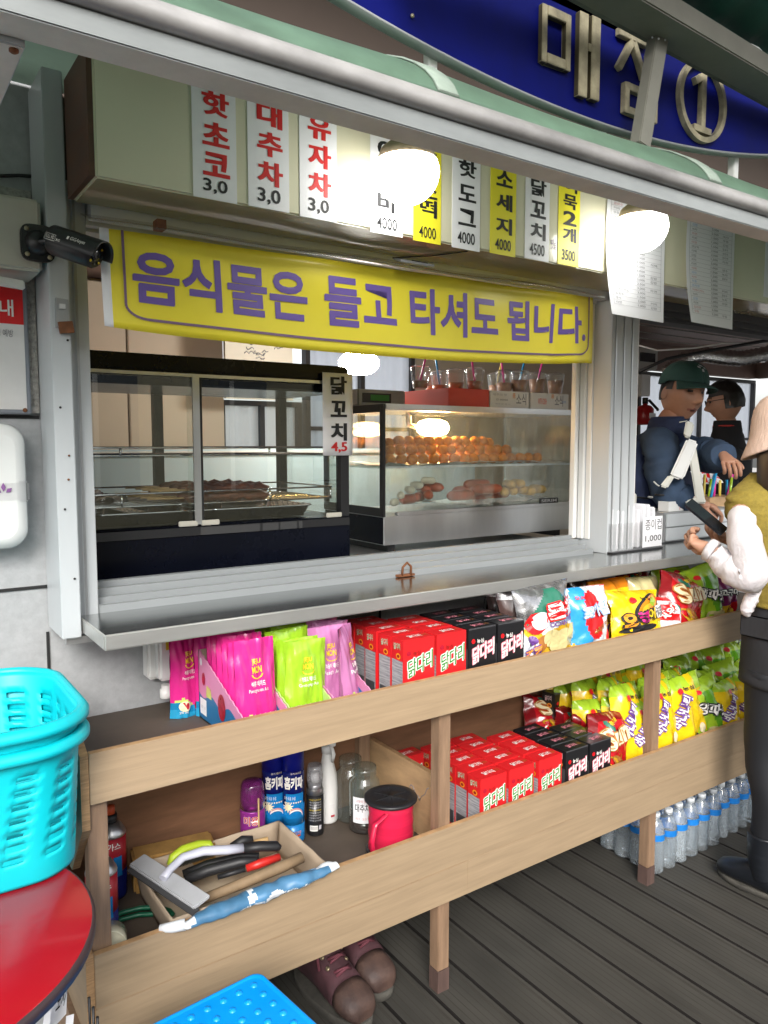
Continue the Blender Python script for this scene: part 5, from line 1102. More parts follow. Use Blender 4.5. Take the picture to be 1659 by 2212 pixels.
put(KP,'pink',(.652,1.822,ZU),(-.02,.03,.25),'pink pomegranate drink pouch standing loose beside the white dispenser box',GP,(.82,1,.98)); put(KP,'pink',(.715,1.80,ZU),(-.02,-.02,.1),'pink pomegranate drink pouch standing loose between dispenser box and pink tray',GP,(.82,1,.98))
# display trays
def tray(x0, x1, mt, lab, side):
    y0, y1, z0, zf, zb = 1.527, 1.785, ZU+.001, ZU+.073, ZU+.170; t = thing('display_tray', lab, 'tray', ((x0+x1)/2, (y0+y1)/2, z0), 'cardboard display trays'); tk = .003
    m = MB(); m.box(x0, x1, y0, y1, z0, z0+tk, 'card_inner'); m.box(x0, x1, y1-tk, y1, z0+tk, zb, 'card_inner'); m.build('tray_base', t, world=True)
    n = 18; xs_ = [x0+(x1-x0)*i/n for i in range(n+1)]; 
    m = MB(); m.prism([(x0,y0-tk,z0)]+[(x1,y0-tk,z0)]+[(xx,y0-tk,zf+.003*(i % 2)) for i, xx in reversed(list(enumerate(xs_)))], [mt,'card_inner',mt], (0,tk,0)); m.build('front_flap', t, world=True)
    for s_, xx in ((0,x0),(1,x1-tk)):
        m = MB(); n2 = 24; top = [(y0+(y1-y0)*i/n2, zf+(zb-zf)*i/n2+.003*(i % 2)) for i in range(n2+1)]; zc = ZU+.065
        up = [(y, z) for y, z in top]; cut = [(y, min(z, zc+.008*sin(y*60))) for y, z in top]
        m.prism([(xx,y0,z0),(xx,y1,z0)]+[(xx,y,z) for y, z in reversed(cut)], ['tray_blue','card_inner',mt], (tk,0,0))
        m.prism([(xx,y,z+.0002) for y, z in cut]+[(xx,y,z+.0004) for y, z in reversed(up)], [mt,'card_inner',mt], (tk,0,0)); w_ = m.build('side_wall', t, world=True)
        if side and s_ == 0:
            m = MB(); X = xx-.0008; P = lambda y, z: (X, y, z)
            m.add([P(1.775,ZU+.015),P(1.735,ZU+.015),P(1.735,ZU+.055),P(1.775,ZU+.055)], [(0,1,2,3)], 'paper'); m.text('2024.11.05', P(1.77,ZU+.03), (0,-.028,0), (0,0,.007), 'ink_grey', 0)
            X -= .0004
            for cy_, cz_, ry_, rz_, mm_ in ((1.64,ZU+.065,.022,.032,'pome_red'),(1.75,ZU+.105,.010,.016,'pome_red'),(1.765,ZU+.145,.007,.010,'paper')): m.add([P(cy_-ry_*cos(2*pi*i/18), cz_+rz_*sin(2*pi*i/18)) for i in range(18)], [tuple(range(18))], mm_)
            m.add([P(1.735,ZU+.066),P(1.70,ZU+.066),P(1.705,ZU+.09),P(1.73,ZU+.095)], [(0,1,2,3)], 'pouch_lime'); m.build('print', w_, world=True)
tray(.672, .784, 'tray_pink', 'pink and blue cardboard tray of pomegranate pouches, nearest the white dispenser', True); tray(.787, .899, 'tray_green', 'lime green cardboard tray between the two pink ones', False); tray(.904, 1.012, 'tray_pink', 'pink cardboard tray beside the red snack cartons', False)

# ------------------------------------------------------------------ snack cartons
CW, CD, CH = .098, .0535, .181
def carton(col, fg, og, topdark):
    m = MB(); d = 'carton_red_dark' if col == 'carton_red' else 'carton_grey'
    m.box(-CW/2, CW/2, -CD/2, CD/2, 0, CH, {'*':col}); m.box(-CW/2-.0004, -CW/2-.0002, -CD/2+.003, CD/2-.003, .012, CH-.055, 'card_print' if col == 'carton_red' else d)
    m.box(-CW/2+.001, CW/2-.001, -CD/2-.0006, -CD/2+.0002, CH-.0035, CH+.0007, d if col != 'carton_red' else col);
    t = MB(); y = -CD/2-.0013
    for k, (dx, dz) in enumerate(((-.0022,0),(.0022,0),(0,.0022),(0,-.0022),(.0018,.0018),(-.0018,-.0018))): t.text('닭다리', (-.036+dx,y-.0001*k,.082+dz), (.077,0,0), (0,0,.046), og, .03, shear=.45)
    for k, dx in enumerate((0,.001)): t.text('닭다리', (-.036+dx,y-.0009-.0001*k,.082), (.077,0,0), (0,0,.046), fg, .006, shear=.45)
    for dz, s_, a0, a1 in ((.142,'농심',-.020,.004),):
        t.add([(-.033+.0065*cos(2*pi*i/14), y, .146+.0065*sin(2*pi*i/14)) for i in range(14)], [tuple(range(14))], 'pome_red' if col == 'carton_red' else 'notice_red'); t.ftext(s_, a0, a1, y, .139, .151, 'carton_red_dark' if col == 'carton_red' else 'letter_white', .02)
    for cx_, cz_, r, mm_ in ((-.034,.022,.006,'corn_dog'),(-.02,.018,.005,'rice_cake'),(.012,.028,.011,'chip_brown'),(.0,.018,.008,'corn_dog'),(.026,.02,.009,'letter_cream' if col == 'carton_red' else 'chip_brown')): t.add([(cx_+r*cos(2*pi*i/12), y, cz_+r*.8*sin(2*pi*i/12)) for i in range(12)], [tuple(range(12))], mm_)
    X = -CW/2-.0008
    t.text('닭다리', (X, CD/2-.012, CH-.030), (0,-.028,0), (0,0,.018), og, .03, shear=.2); t.text('닭다리', (X-.0003, CD/2-.012, CH-.030), (0,-.028,0), (0,0,.018), fg, .0, shear=.2)
    t.add([(X, -.005-.010*cos(2*pi*i/14), CH-.044+.008*sin(2*pi*i/14)) for i in range(14)], [tuple(range(14))], 'orange'); t.add([(X-.0003, -.005-.006*cos(2*pi*i/14), CH-.044+.004*sin(2*pi*i/14)) for i in range(14)], [tuple(range(14))], 'carton_red_dark')
    zt = CH+.0012; t.text('닭다리', (-.018,-.012,zt), (.040,0,0), (0,.020,0), og if col == 'carton_red' else 'pink_ink', .02); t.text('간식', (.026,-.01,zt), (.014,0,0), (0,.014,0), 'chip_brown', .01)
    if col == 'carton_red': t.add([(-CW/2-.0006, CD/2-.006, .006), (-CW/2-.0006, -CD/2+.006, .006), (-CW/2-.0006, -CD/2+.006, .045), (-CW/2-.0006, CD/2-.006, .045)], [(0,1,2,3)], 'carton_grey')
    return tag(m.join(t).build('snack_carton', bevel=.0012), 'x', 'carton')
KC = {'red': carton('carton_red','green_ink','letter_white',0), 'black': carton('carton_black','letter_white','pink_ink',0)}
bpy.context.view_layer.update()
random.seed(15)
def cartons(kind, xc, y0, n, z, lab, group, rz=0, skip=()):
    for k in range(n):
        if k in skip: continue
        put(KC, kind, (xc+random.uniform(-.003,.003), y0+CD/2+k*(CD+.0025)+(random.uniform(0,.006) if k else 0), z+.0006), (0,0,rz+random.uniform(-.035,.035)*(1 if k else .4)), lab+', '+('at the front' if k == 0 else f'{ORD[k]} from front'), group)
GU, GL = 'snack cartons on the upper shelf', 'snack cartons on the lower shelf'
cartons('red',1.157,1.529,5,ZU,'red snack carton, upper shelf row nearest the pink trays',GU); cartons('red',1.268,1.529,4,ZU,'red snack carton, upper shelf row touching the black cartons',GU)
cartons('black',1.376,1.529,4,ZU,'black snack carton, upper shelf row touching the red cartons',GU); cartons('black',1.483,1.529,4,ZU,'black snack carton, upper shelf row beside the silver bags',GU)
cartons('red',1.427,1.532,5,ZL,'red snack carton, lower shelf row nearest the pale divider',GL); cartons('red',1.534,1.532,5,ZL,'red snack carton in the middle red row of the lower shelf',GL); cartons('red',1.648,1.532,4,ZL,'red snack carton, lower shelf row touching the black cartons',GL)
cartons('black',1.764,1.532,4,ZL,'black snack carton, lower shelf row touching the red cartons',GL); cartons('black',1.872,1.532,3,ZL,'black snack carton, lower shelf row beside the red bags',GL)
put(KC,'red',(1.315,1.80,ZL),(0,0,.05),'red snack carton tucked behind the wooden post by the divider',GL)
put(KC,'black',(2.02,1.85,ZL+.05),(0,0,.1),'black snack carton standing at the very back behind the biscuit bags',GL)

# ------------------------------------------------------------------ pillow bags
def bag_kind(col, texts, art=(), back=None, W=.19, Hh=.255, T=.075, seed=1):
    def th(x, y): return T/2*max(0, 1-abs(x)**2.6)**.8*max(0, 1-abs(2*y-1)**3)**.75
    def surf(x, y, s):
        pinch = 1-.07*sin(pi*y)*1.0+.03*abs(2*y-1)**4; k = nz3((x*1.6+seed, y*2.2, s*2.))*.015+nz3((x*4+seed*3, y*5, s))*.0065+nz3((x*10+seed, y*13, s))*.0022; edge = 1-abs(2*y-1)**6
        return Vector((W/2*x*pinch*(1+.02*nz3((seed, y*5, 2))), s*th(x, y)+k*(.5+.5*edge)+.004*sin(x*26)*(1 if (y > .955 or y < .045) else 0)*.4, Hh*y))
    m = MB(); m.grid(lambda a, b: surf(a*2-1, b, -1), 30, 40, lambda a, b: col(a*2-1, b)); m.grid(lambda a, b: surf(1-a*2, b, 1), 14, 18, back or col(0,.9))
    pass
    t = MB(); bd = lambda p: surf(max(-1,min(1,p.x)), max(0,min(1,p.z)), -1)+Vector((0,-.003-p.y,0))
    for (s_, x0, y0, w_, h_, ang, mt, off, lay) in texts:
        ca, sa = cos(ang), sin(ang); asp = W/2/Hh
        ux = Vector((w_*ca, 0, w_*sa*asp)); uy = Vector((-h_*sa/asp, 0, h_*ca))
        t.text(s_, (x0, .0012*lay, y0), ux, uy, mt, off, bend=bd)
    for (cx_, cy_, rx_, ry_, ang, mt, lay) in art:
        n = 18; ca, sa = cos(ang), sin(ang); asp = W/2/Hh; P = []
        for i in range(n): a = 2*pi*i/n; ex, ey = rx_*cos(a), ry_*sin(a); P.append(bd(Vector((cx_+ex*ca-ey*sa, .0006+.0011*lay, cy_+(ex*sa+ey*ca)*asp))))
        t.add([bd(Vector((cx_, .0012+.0011*lay, cy_)))]+P, [(0,i+1,(i+1) % n+1) for i in range(n)], mt)
    return tag(m.join(t).build('snack_bag'), 'x', 'snack bag')
def outl(s, x0, y0, w_, h_, ang, fg, og, off=.02, d=.03, lay=3.4):
    L = [(s, x0+dx, y0+dy*.4, w_, h_, ang, og, off+.012, lay+.1*i) for i, (dx, dy) in enumerate(((-d,0),(d,0),(0,d),(0,-d)))]
    return L+[(s, x0, y0, w_, h_, ang, fg, off, lay+1)]
def c_ban(x, y):
    if y > .88 and x < .2: return 'bag_lime'
    if y > .80 and x > .55: return 'bag_lime'
    if y < .16 and x < -.3: return 'letter_cream'
    if y < .10: return 'bag_lime'
    return 'bag_yellow'
KB = {}
KB['banana'] = bag_kind(c_ban, outl('바나나킥',-.62,.40,1.25,.15,.95,'letter_white','letter_purple',.03,.05)+[('농심',-.1,.84,.4,.05,0,'ink',.02,1)], ((-.30,.86,.13,.11,0,'notice_red',1),(.1,.22,.18,.2,0,'ink',1),(.1,.22,.10,.11,0,'letter_white',2),(.55,.30,.13,.22,.2,'letter_cream',1),(.5,.13,.3,.14,.3,'letter_cream',1),(-.55,.10,.35,.13,.2,'letter_cream',2),(.62,.2,.16,.1,.6,'bag_green',2)), seed=2, W=.165, Hh=.25)
def c_oni(x, y):
    if y > .86: return 'bag_lime'
    if y < .26+.06*sin(x*4): return 'chip_pale' if y > .06 else 'bag_green'
    return 'bag_green' if x+.8*y > .35 else 'bag_lime'
KB['onion'] = bag_kind(c_oni, outl('양파링',-.75,.60,1.4,.16,-.45,'letter_white','ink',.03,.05), ((-.2,.24,.34,.26,.3,'chip_pale',1),(-.2,.24,.17,.12,.3,'bag_lime',2),(.45,.20,.34,.24,-.2,'chip_pale',1),(.45,.2,.17,.11,-.2,'bag_lime',2),(-.5,.88,.12,.10,0,'notice_red',1)), seed=3, W=.165, Hh=.25)
def c_sun(x, y):
    if y > .9: return 'bag_darkred'
    if int((x+1)*4+y*9) % 5 == 0 and y > .66: return 'bag_teal'
    if y < .08: return 'bag_teal'
    return 'bag_red' if x > -.75 else 'bag_darkred'
KB['sun'] = bag_kind(c_sun, outl('Sun',-.55,.50,1.35,.30,.30,'letter_cream','chip_brown',.03,.035)+[('통곡물',-.25,.84,.5,.05,.3,'letter_yellow',.02,1)], tuple((-.1+.16*i,.30-.035*i+.05*(i%2),.20,.60,.95,'chip_brown' if i % 2 else 'chip_gold',1+.3*i) for i in range(5)), seed=4, W=.18, Hh=.25)
def c_corn(x, y):
    if y > .58: return 'bag_teal' if abs(x-.1) < (1.0-y)*2.6 and y < .94 else 'bag_silver'
    if y < .50+.05*sin(x*5): return 'chip_gold' if y > .08 else 'bag_white'
    return 'bag_white'
KB['corn'] = bag_kind(c_corn, outl('콘칩',-.28,.60,1.15,.19,.06,'letter_white','notice_red',.04,.045)+[('CORN CHIP',-.2,.52,1.0,.055,.06,'letter_purple',.03,2)], ((-.62,.60,.34,.30,.6,'notice_red',1),(-.50,.62,.28,.25,.6,'bag_white',2),(-.2,.40,.3,.24,.3,'chip_pale',1),(.3,.38,.34,.26,-.4,'chip_pale',1),(-.55,.36,.25,.2,.8,'chip_brown',1),(.65,.42,.25,.2,.9,'chip_pale',2),(.0,.30,.3,.2,.1,'chip_pale',2)), back='bag_silver', seed=5, W=.20, Hh=.255)
def c_poka(x, y):
    if (x+.05)**2+((y-.62)*1.5)**2 < .62**2*.62: return 'notice_red'
    if (x+.1)**2+((y-.6)*1.5)**2 < .72: return 'bag_white' if x > -.2 else 'bag_sky'
    if y < .10: return 'bag_sky'
    if y < .46+.22*x: return 'chip_gold'
    return 'bag_white' if x > -.72 or y > .75 else 'bag_sky'
KB['poka'] = bag_kind(c_poka, outl('포카칩',-.62,.58,1.25,.16,.12,'letter_white','ink_blue_pale',.04,.03)+[('오리온',-.7,.84,.5,.05,0,'notice_red',.02,1),('수확의 맛',-.2,.36,.9,.08,.35,'chip_brown',.02,1)], ((-.1,.12,.4,.14,.2,'chip_pale',1),), seed=6, W=.165, Hh=.235)
KB['squid'] = bag_kind(lambda x, y: 'bag_yellow' if y > .06 else 'bag_orange', outl('오',-.80,.38,.46,.22,.12,'orange','ink',.06,.05)+outl('징',-.30,.44,.38,.19,.1,'pouch_pink','ink',.05,.05)+outl('어',.08,.48,.38,.19,.15,'letter_yellow','ink',.05,.05)+outl('집',.46,.52,.38,.19,.15,'ink_grey','letter_white',.05,.05)+[('농심',-.05,.82,.3,.06,0,'ink',.02,1)], ((.12,.70,.66,.30,.75,'ink',1),(.14,.71,.58,.23,.75,'bag_orange',2),(.02,.66,.26,.15,.75,'chip_gold',2.5),(.3,.78,.26,.13,.75,'bag_lime',2.5),(-.28,.83,.11,.11,0,'notice_red',1),(-.2,.36,.7,.12,.1,'ink',1),(.62,.16,.34,.08,.6,'bag_teal',2)), seed=7, W=.225, Hh=.235)
KB['shrimp'] = bag_kind(lambda x, y: 'notice_red' if (y > .45 and x < .3 and int(y*14) % 3) else ('bag_white' if x < .55 else 'bag_teal'), outl('새우깡',-.6,.52,1.1,.16,.9,'letter_white','notice_red',.03,.04), ((-.3,.22,.4,.26,.4,'chip_brown',1),(.3,.2,.3,.2,.2,'chip_gold',1),(.5,.3,.3,.2,.2,'bag_green',1)), seed=8, W=.14, Hh=.21)
KB['purple'] = bag_kind(lambda x, y: 'bag_purple' if y > .42 else ('bag_red' if x > 0 else 'chip_gold'), outl('고구마깡',-.7,.62,1.3,.12,-.2,'letter_white','ink',.03,.04), ((-.2,.25,.4,.25,.3,'chip_gold',1),), seed=9, W=.165, Hh=.25)
KB['brown'] = bag_kind(lambda x, y: 'bag_silver' if y > .84 else ('notice_red' if abs(x+.3-.35*y) < .13 else ('chip_brown' if y < .55 and x > -.1 else 'bag_brown')), (), ((.3,.45,.5,.34,.5,'chip_brown',1),(.35,.5,.3,.2,.2,'orange_red',2),(.1,.35,.26,.18,.9,'chip_gold',2)), back='bag_silver', seed=10, W=.17, Hh=.24)
KB['orange'] = bag_kind(lambda x, y: 'bag_orange' if y > .85 else 'bag_yellow', (), ((.2,.5,.5,.3,.4,'chip_gold',1),(.3,.62,.3,.15,.2,'bag_lime',2),(-.2,.3,.4,.2,.5,'letter_purple',1)), seed=11, W=.19, Hh=.25)
KB['beige'] = bag_kind(lambda x, y: 'bag_beige', outl('감자깡',-.5,.5,1.0,.14,0,'letter_white','chip_brown',.03,.03), (), seed=12, W=.16, Hh=.24)
KB['small'] = bag_kind(lambda x, y: 'bag_white', outl('꿀',-.5,.34,.6,.2,.3,'orange','letter_purple',.04,.06)+outl('콘',.05,.40,.6,.2,.3,'orange','letter_purple',.04,.06), ((0,.75,.35,.3,.4,'letter_purple',1),(.3,.2,.4,.2,.3,'letter_purple',1),(-.2,.25,.2,.15,.1,'bag_sky',1)), seed=13, W=.105, Hh=.15, T=.045)
bpy.context.view_layer.update()
def bag(kind, u0, u1, vt, Y, fl, lab, lean=.12, yaw=0., roll=0., zoff=0., group='snack bags on the upper shelf', wk=1., cut=None):
    W0, H0 = {'banana':(.165,.25),'onion':(.165,.25),'sun':(.18,.25),'corn':(.20,.255),'poka':(.165,.235),'squid':(.225,.235),'shrimp':(.14,.21),'purple':(.165,.25),'brown':(.17,.24),'orange':(.19,.25),'beige':(.16,.24),'small':(.105,.15)}[kind]
    um = (u0+u1)/2; x0, x1 = at(u0, 1300, Y=Y).x, at(u1, 1300, Y=Y).x; xc = (x0+x1)/2; zt = at(um, vt, Y=Y+.03).z; hh = zt-fl-zoff if cut is None else cut
    s = min(1.25, max(.6, hh/H0)); sx = min(1.35, max(.7, (x1-x0)/W0*wk))
    return put(KB, kind, (xc, Y+.03, fl+.002+zoff), (-lean, roll, yaw), lab, group, (sx, 1.25, s))
bag('small',1134,1188,1360,1.535,ZU,'small white snack bag with purple pictures leaning on the black carton',lean=.18)
bag('corn',1143,1262,1262,1.55,ZU,'silver and green corn chip bag with big red lettering on the upper shelf',lean=.10,roll=-.06)
bag('brown',1103,1172,1262,1.62,ZU,'dark silver topped snack bag with gold chips right behind the small white bag',lean=.08,roll=-.05); bag('brown',1060,1120,1266,1.74,ZU,'dark silver topped snack bag at the back next to the black cartons',lean=.05,roll=.1); bag('brown',1170,1240,1256,1.70,ZU,'dark silver topped snack bag standing behind the corn chips',lean=.05)
bag('poka',1243,1333,1268,1.54,ZU,'white and blue potato chip bag with a red circle between corn chips and yellow bag',lean=.14,roll=.03)
bag('squid',1336,1452,1276,1.535,ZU,'yellow snack bag with rainbow squid house lettering on the upper shelf',lean=.22,roll=.08,wk=.95)
bag('shrimp',1424,1478,1290,1.545,ZU,'white and red shrimp snack bag squeezed behind the yellow squid bag',lean=.12,roll=.12)
bag('sun',1440,1530,1240,1.55,ZU,'red grain chip bag tilted against the green onion rings on the upper shelf',lean=.16,roll=.22)
bag('onion',1508,1580,1220,1.56,ZU,'green onion ring bag beside the tilted red bag on the upper shelf',lean=.12,roll=-.16); bag('purple',1552,1610,1232,1.57,ZU,'purple snack bag last in the upper shelf row by the woman',lean=.12,roll=-.14)
bag('orange',1287,1376,1250,1.66,ZU,'yellow bag with an orange top edge behind the white potato chips',lean=.05); bag('beige',1370,1432,1246,1.64,ZU,'beige snack bag behind the yellow squid bag',lean=.06,roll=.05)
bag('brown',1243,1290,1245,1.78,ZU,'dark snack bag deep behind the white potato chips under the counter',lean=.03); bag('sun',1345,1415,1226,1.80,ZU,'red grain chip bag deep at the back of the upper shelf',lean=.03)
bag('onion',1418,1475,1218,1.70,ZU,'green onion ring bag behind the tilted red bag under the counter edge',lean=.04,roll=.06); bag('onion',1458,1512,1212,1.66,ZU,'green onion ring bag tight under the counter end behind another green bag',lean=.06,roll=-.1)
GB = 'snack bags on the lower shelf'
bag('sun',1296,1378,1540,1.545,ZL,'red grain chip bag at the front of the lower shelf beside the black cartons',lean=.16,roll=.12,group=GB)
bag('sun',1258,1322,1538,1.66,ZL,'red grain chip bag right behind the front red bag on the lower shelf',lean=.12,roll=.1,group=GB); bag('sun',1226,1280,1520,1.76,ZL,'red grain chip bag between black cartons and yellow bags on the lower shelf',lean=.10,roll=.0,group=GB); bag('sun',1160,1244,1500,1.80,ZL,'red grain chip bag lying slumped over the black cartons at the back',lean=.5,roll=.3,group=GB,zoff=.04)
ylist = [(1241,1275,1470,1.78,'yellow banana snack bag at the far back behind the red bags'),(1271,1326,1466,1.70,'yellow banana snack bag showing dark letters above the red bags'),(1322,1366,1466,1.64,'yellow banana snack bag second in line before the tall post'),(1354,1408,1478,1.57,'yellow banana snack bag just beside the front red bag'),(1390,1436,1510,1.545,'yellow banana snack bag half hidden behind the middle shelf post'),(1432,1484,1472,1.55,'yellow banana snack bag just past the middle shelf post'),(1472,1552,1458,1.55,'yellow banana snack bag with whole face showing next to the green bags')]
for k, (u0, u1, vt, Y, lab) in enumerate(ylist): bag('banana',u0,u1,vt,Y,ZL,lab,lean=.13,roll=(-.05,.05,.1,.06,.0,-.02,-.10)[k],yaw=(.1,0,.2,.1,0,.05,-.05)[k],group=GB,wk=1.2)
for k, (u0, u1, vt, Y, lab) in enumerate(((1330,1385,1452,1.80,'yellow banana snack bag in the dark at the back above the others'),(1400,1450,1455,1.78,'yellow banana snack bag behind the middle shelf post in the back row'))): bag('banana',u0,u1,vt,Y,ZL,lab,lean=.05,roll=.05,group=GB)
bag('onion',1520,1596,1460,1.55,ZL,'green onion ring bag at the lower shelf end by the woman',lean=.14,roll=-.14,group=GB)
for k, (u0, u1, vt, Y, lab) in enumerate(((1424,1480,1444,1.70,'green onion ring bag in the back row just past the middle post'),(1475,1535,1440,1.72,'green onion ring bag in the back row above the yellow bags'),(1540,1600,1438,1.68,'green onion ring bag in the back row closest to the woman'))): bag('onion',u0,u1,vt,Y,ZL,lab,lean=.08,roll=(.1,-.1,.15)[k],group=GB)

random.seed(31)
def fill(kind, xs_, Y, fl, zt, lab, group, w_):
    for k, xx in enumerate(xs_): put(KB, kind, (xx+random.uniform(-.01,.01), Y+random.uniform(-.01,.01), fl+.003), (-random.uniform(.02,.14), random.uniform(-.13,.13), random.uniform(-.25,.25)), f'{lab}, {ORD[k]} along from the red bags', group, (w_, 1.25, zt*random.uniform(.94,1.06)))
fill('banana', [2.03+.115*i for i in range(5)], 1.70, ZL, .98, 'yellow banana snack bag in the third row back', GB, 1.0); fill('banana', [2.08+.12*i for i in range(5)], 1.63, ZL, .95, 'yellow banana snack bag in the second row back', GB, 1.0)
fill('banana', [2.06+.13*i for i in range(6)], 1.83, ZL, 1.10, 'yellow banana snack bag against the brown back panel', GB, 1.0); fill('onion', [2.62+.12*i for i in range(4)], 1.65, ZL, 1.02, 'green onion ring bag in the second row back', GB, 1.0); fill('onion', [2.60+.12*i for i in range(5)], 1.76, ZL, 1.12, 'green onion ring bag in the third row back', GB, 1.0)
fill('banana', [2.62+.12*i for i in range(2)], 1.56, ZL, .94, 'yellow banana snack bag in front beyond the tilted one', GB, 1.0)
# ------------------------------------------------------------------ lower compartment: cans, jars, spool, tool box
def lathe_thing(name, label, cat, loc, parts, group=None, rz=0):
    t = thing(name, label, cat, loc, group, rz)
    for nm, segs in parts:
        m = MB()
        for prof, mt in segs: m.lathe(prof, mt, n=26)
        o = m.build(nm, t)
    return t
def wrap(t, r, items, name='printed_label', a0=-2.0):
    # text wound on a can, a0 = angle of its middle (radians, seen from +z)
    m = MB()
    for s_, dx, w_, z, h_, mt, off in items:
        bd = lambda p: Vector((cos(a0+p.x/r)*(r+.0012), sin(a0+p.x/r)*(r+.0012), p.z))
        if s_ is None:
            n = 8; vs = [bd(Vector((dx+w_*(i/n-.5),0,zz))) for zz in (z, z+h_) for i in range(n+1)]; m.add(vs, [(i,i+1,n+2+i,n+1+i) for i in range(n)], mt)
        else: m.text(s_, (dx-w_/2,0,z), (w_,0,0), (0,0,h_), mt, off, bend=lambda p: Vector((cos(a0+p.x/r)*(r+.002), sin(a0+p.x/r)*(r+.002), p.z)))
    return m.build(name, t)
P = lambda v: tuple(v)
pc = at(546,1780,Y=1.855); r = .034
t = lathe_thing('spray_can', 'purple spray can with a translucent violet cap behind the cardboard box', 'spray can', (pc.x,1.855,ZL+.001), [('can_body',[([(r*.95,0),(r,.006),(r,.118),(r*.97,.122)],'can_purple'),([(r*.97,.1222),(r*.8,.132),(r*.72,.136)],'can_silver')]),('cap',[([(r*.99,.124),(r*.98,.15),(r*.9,.185),(r*.78,.195),(r*.5,.199),(.001,.2)],'cap_purple')]),('nozzle',[([(.02,.137),(.014,.15),(.012,.165),(.001,.166)],'can_purple')])])
wrap(t, r, (('미용',-.004,.04,.085,.026,'letter_white',.05),('미용',-.004,.038,.0855,.025,'tool_red',.02),(None,-.012,.03,.04,.03,'can_yellow',0),(None,.0,.06,.015,.018,'pouch_lilac',0))); m = MB(); m.tube([(cos(-1.55)*(r+.003),sin(-1.55)*(r+.003),.02),(cos(-1.55)*(r+.003),sin(-1.55)*(r+.003),.16)], .0026, 'bamboo', 6); m.build('straw_tube', t)
for k, (u, Y, lab) in enumerate(((591,1.875,'tall blue insecticide can standing behind another blue can'),(632,1.845,'tall blue insecticide can with white lettering in front of its twin'))):
    p = at(u, 1700, Y=Y); r = .0325
    t = lathe_thing('insecticide_can', lab, 'spray can', (p.x,Y,ZL+.001), [('can_body',[([(r*.95,0),(r,.006),(r,.055)],'can_blue'),([(r,.055),(r,.11)],'can_blue'),([(r,.11),(r,.20),(r*.96,.206)],'can_navy')]),('cap',[([(r*.985,.2065),(r*.985,.27),(r*.85,.284),(.001,.285)],'can_capblue')])], 'blue insecticide cans')
    wrap(t, r, ((None,.005,.052,.075,.07,'can_blue',0),('홈키파',.002,.052,.158,.036,'letter_white',.035),('홈키파',.0028,.052,.1585,.036,'letter_white',.02),('모기·파리용',.008,.03,.20,.006,'letter_cream',0),('무향 속효 수성',-.01,.03,.128,.010,'letter_white',.0),(None,-.0,.05,.118,.004,'letter_cream',0),('수성 에어졸',.004,.036,.030,.008,'ink_red_pale',.01),(None,.014,.012,.022,.006,'orange_red',0)))
    m = MB(); a0 = -2.0
    for sx_, sz_, R_ in ((-.014,.108,.016),): 
        pts = []
        for i in range(20): rr_ = R_*(1 if i % 2 else .5); x_ = sx_+rr_*cos(2*pi*i/20); z_ = sz_+rr_*sin(2*pi*i/20); pts.append((cos(a0+x_/r)*(r+.0028), sin(a0+x_/r)*(r+.0028), z_))
        c0_ = (cos(a0+sx_/r)*(r+.003), sin(a0+sx_/r)*(r+.003), sz_); m.add([c0_]+pts, [(0,i+1,(i+1) % 20+1) for i in range(20)], 'letter_cream')
    arc = [(.02*cos(a)+.006, .075+.022*sin(a)) for a in [pi*.05+pi*.75*i/10 for i in range(11)]]
    for dd_, mt in ((0,'letter_white'),(.006,'ink_red_pale')): m.add([(cos(a0+(x_)/r)*(r+.0026), sin(a0+(x_)/r)*(r+.0026), z_+dd_*.6+e) for (x_, z_) in arc for e in (0,.005)], [(2*i,2*i+2,2*i+3,2*i+1) for i in range(10)], mt)
    m.build('emblem', t)
p = at(681,1790,Y=1.842); r = .0245
t = lathe_thing('spray_can', 'black labelled spray can with a clear grey cap beside the blue cans', 'spray can', (p.x,1.842,ZL+.001), [('can_body',[([(r*.95,0),(r,.004),(r,.118)],'carton_black'),([(r,.118),(r,.132),(r*.9,.142),(r*.8,.15)],'can_silver')]),('cap',[([(r*.97,.135),(r*.95,.17),(r*.85,.188),(r*.8,.2)],'cap_clear'),([(r*.5,.151),(r*.45,.175),(.001,.176)],'white_plastic')])])
wrap(t, r, tuple(('사용방법 및 주의사항',-.002,.034,.105-.0075*k,.0045,('can_yellow' if k in (0,4) else 'line_grey'),0) for k in range(9))+((None,-.006,.022,.016,.016,'letter_white',0),(None,.012,.008,.02,.012,'line_grey',0))+tuple((None,-.014+.0028*k,.0012,.018,.012,'ink',0) for k in range(7)))
p = at(708,1765,Y=1.885); r = .03
t = lathe_thing('trigger_bottle', 'white trigger spray bottle standing behind the black labelled can', 'spray bottle', (p.x,1.885,ZL+.001), [('bottle',[([(r*.9,0),(r,.006),(r,.10),(r*.9,.14),(r*.6,.18),(.014,.205)],'white_plastic')]),('collar',[([(.017,.2055),(.017,.225),(.012,.228)],'white_gloss')])])
m = MB(); m.obox((0,-.006,.245), (.02,0,0), (0,.055,0), (0,0,.026), 'white_gloss'); m.tube([(0,-.02,.236),(0,-.035,.21),(0,-.028,.185)], [.006,.007,.005], 'white_gloss', 8); m.build('trigger', t, bevel=.004)
wrap(t, r, ((None,.01,.016,.03,.03,'notice_white',0),(None,.012,.012,.022,.006,'pome_red',0)))
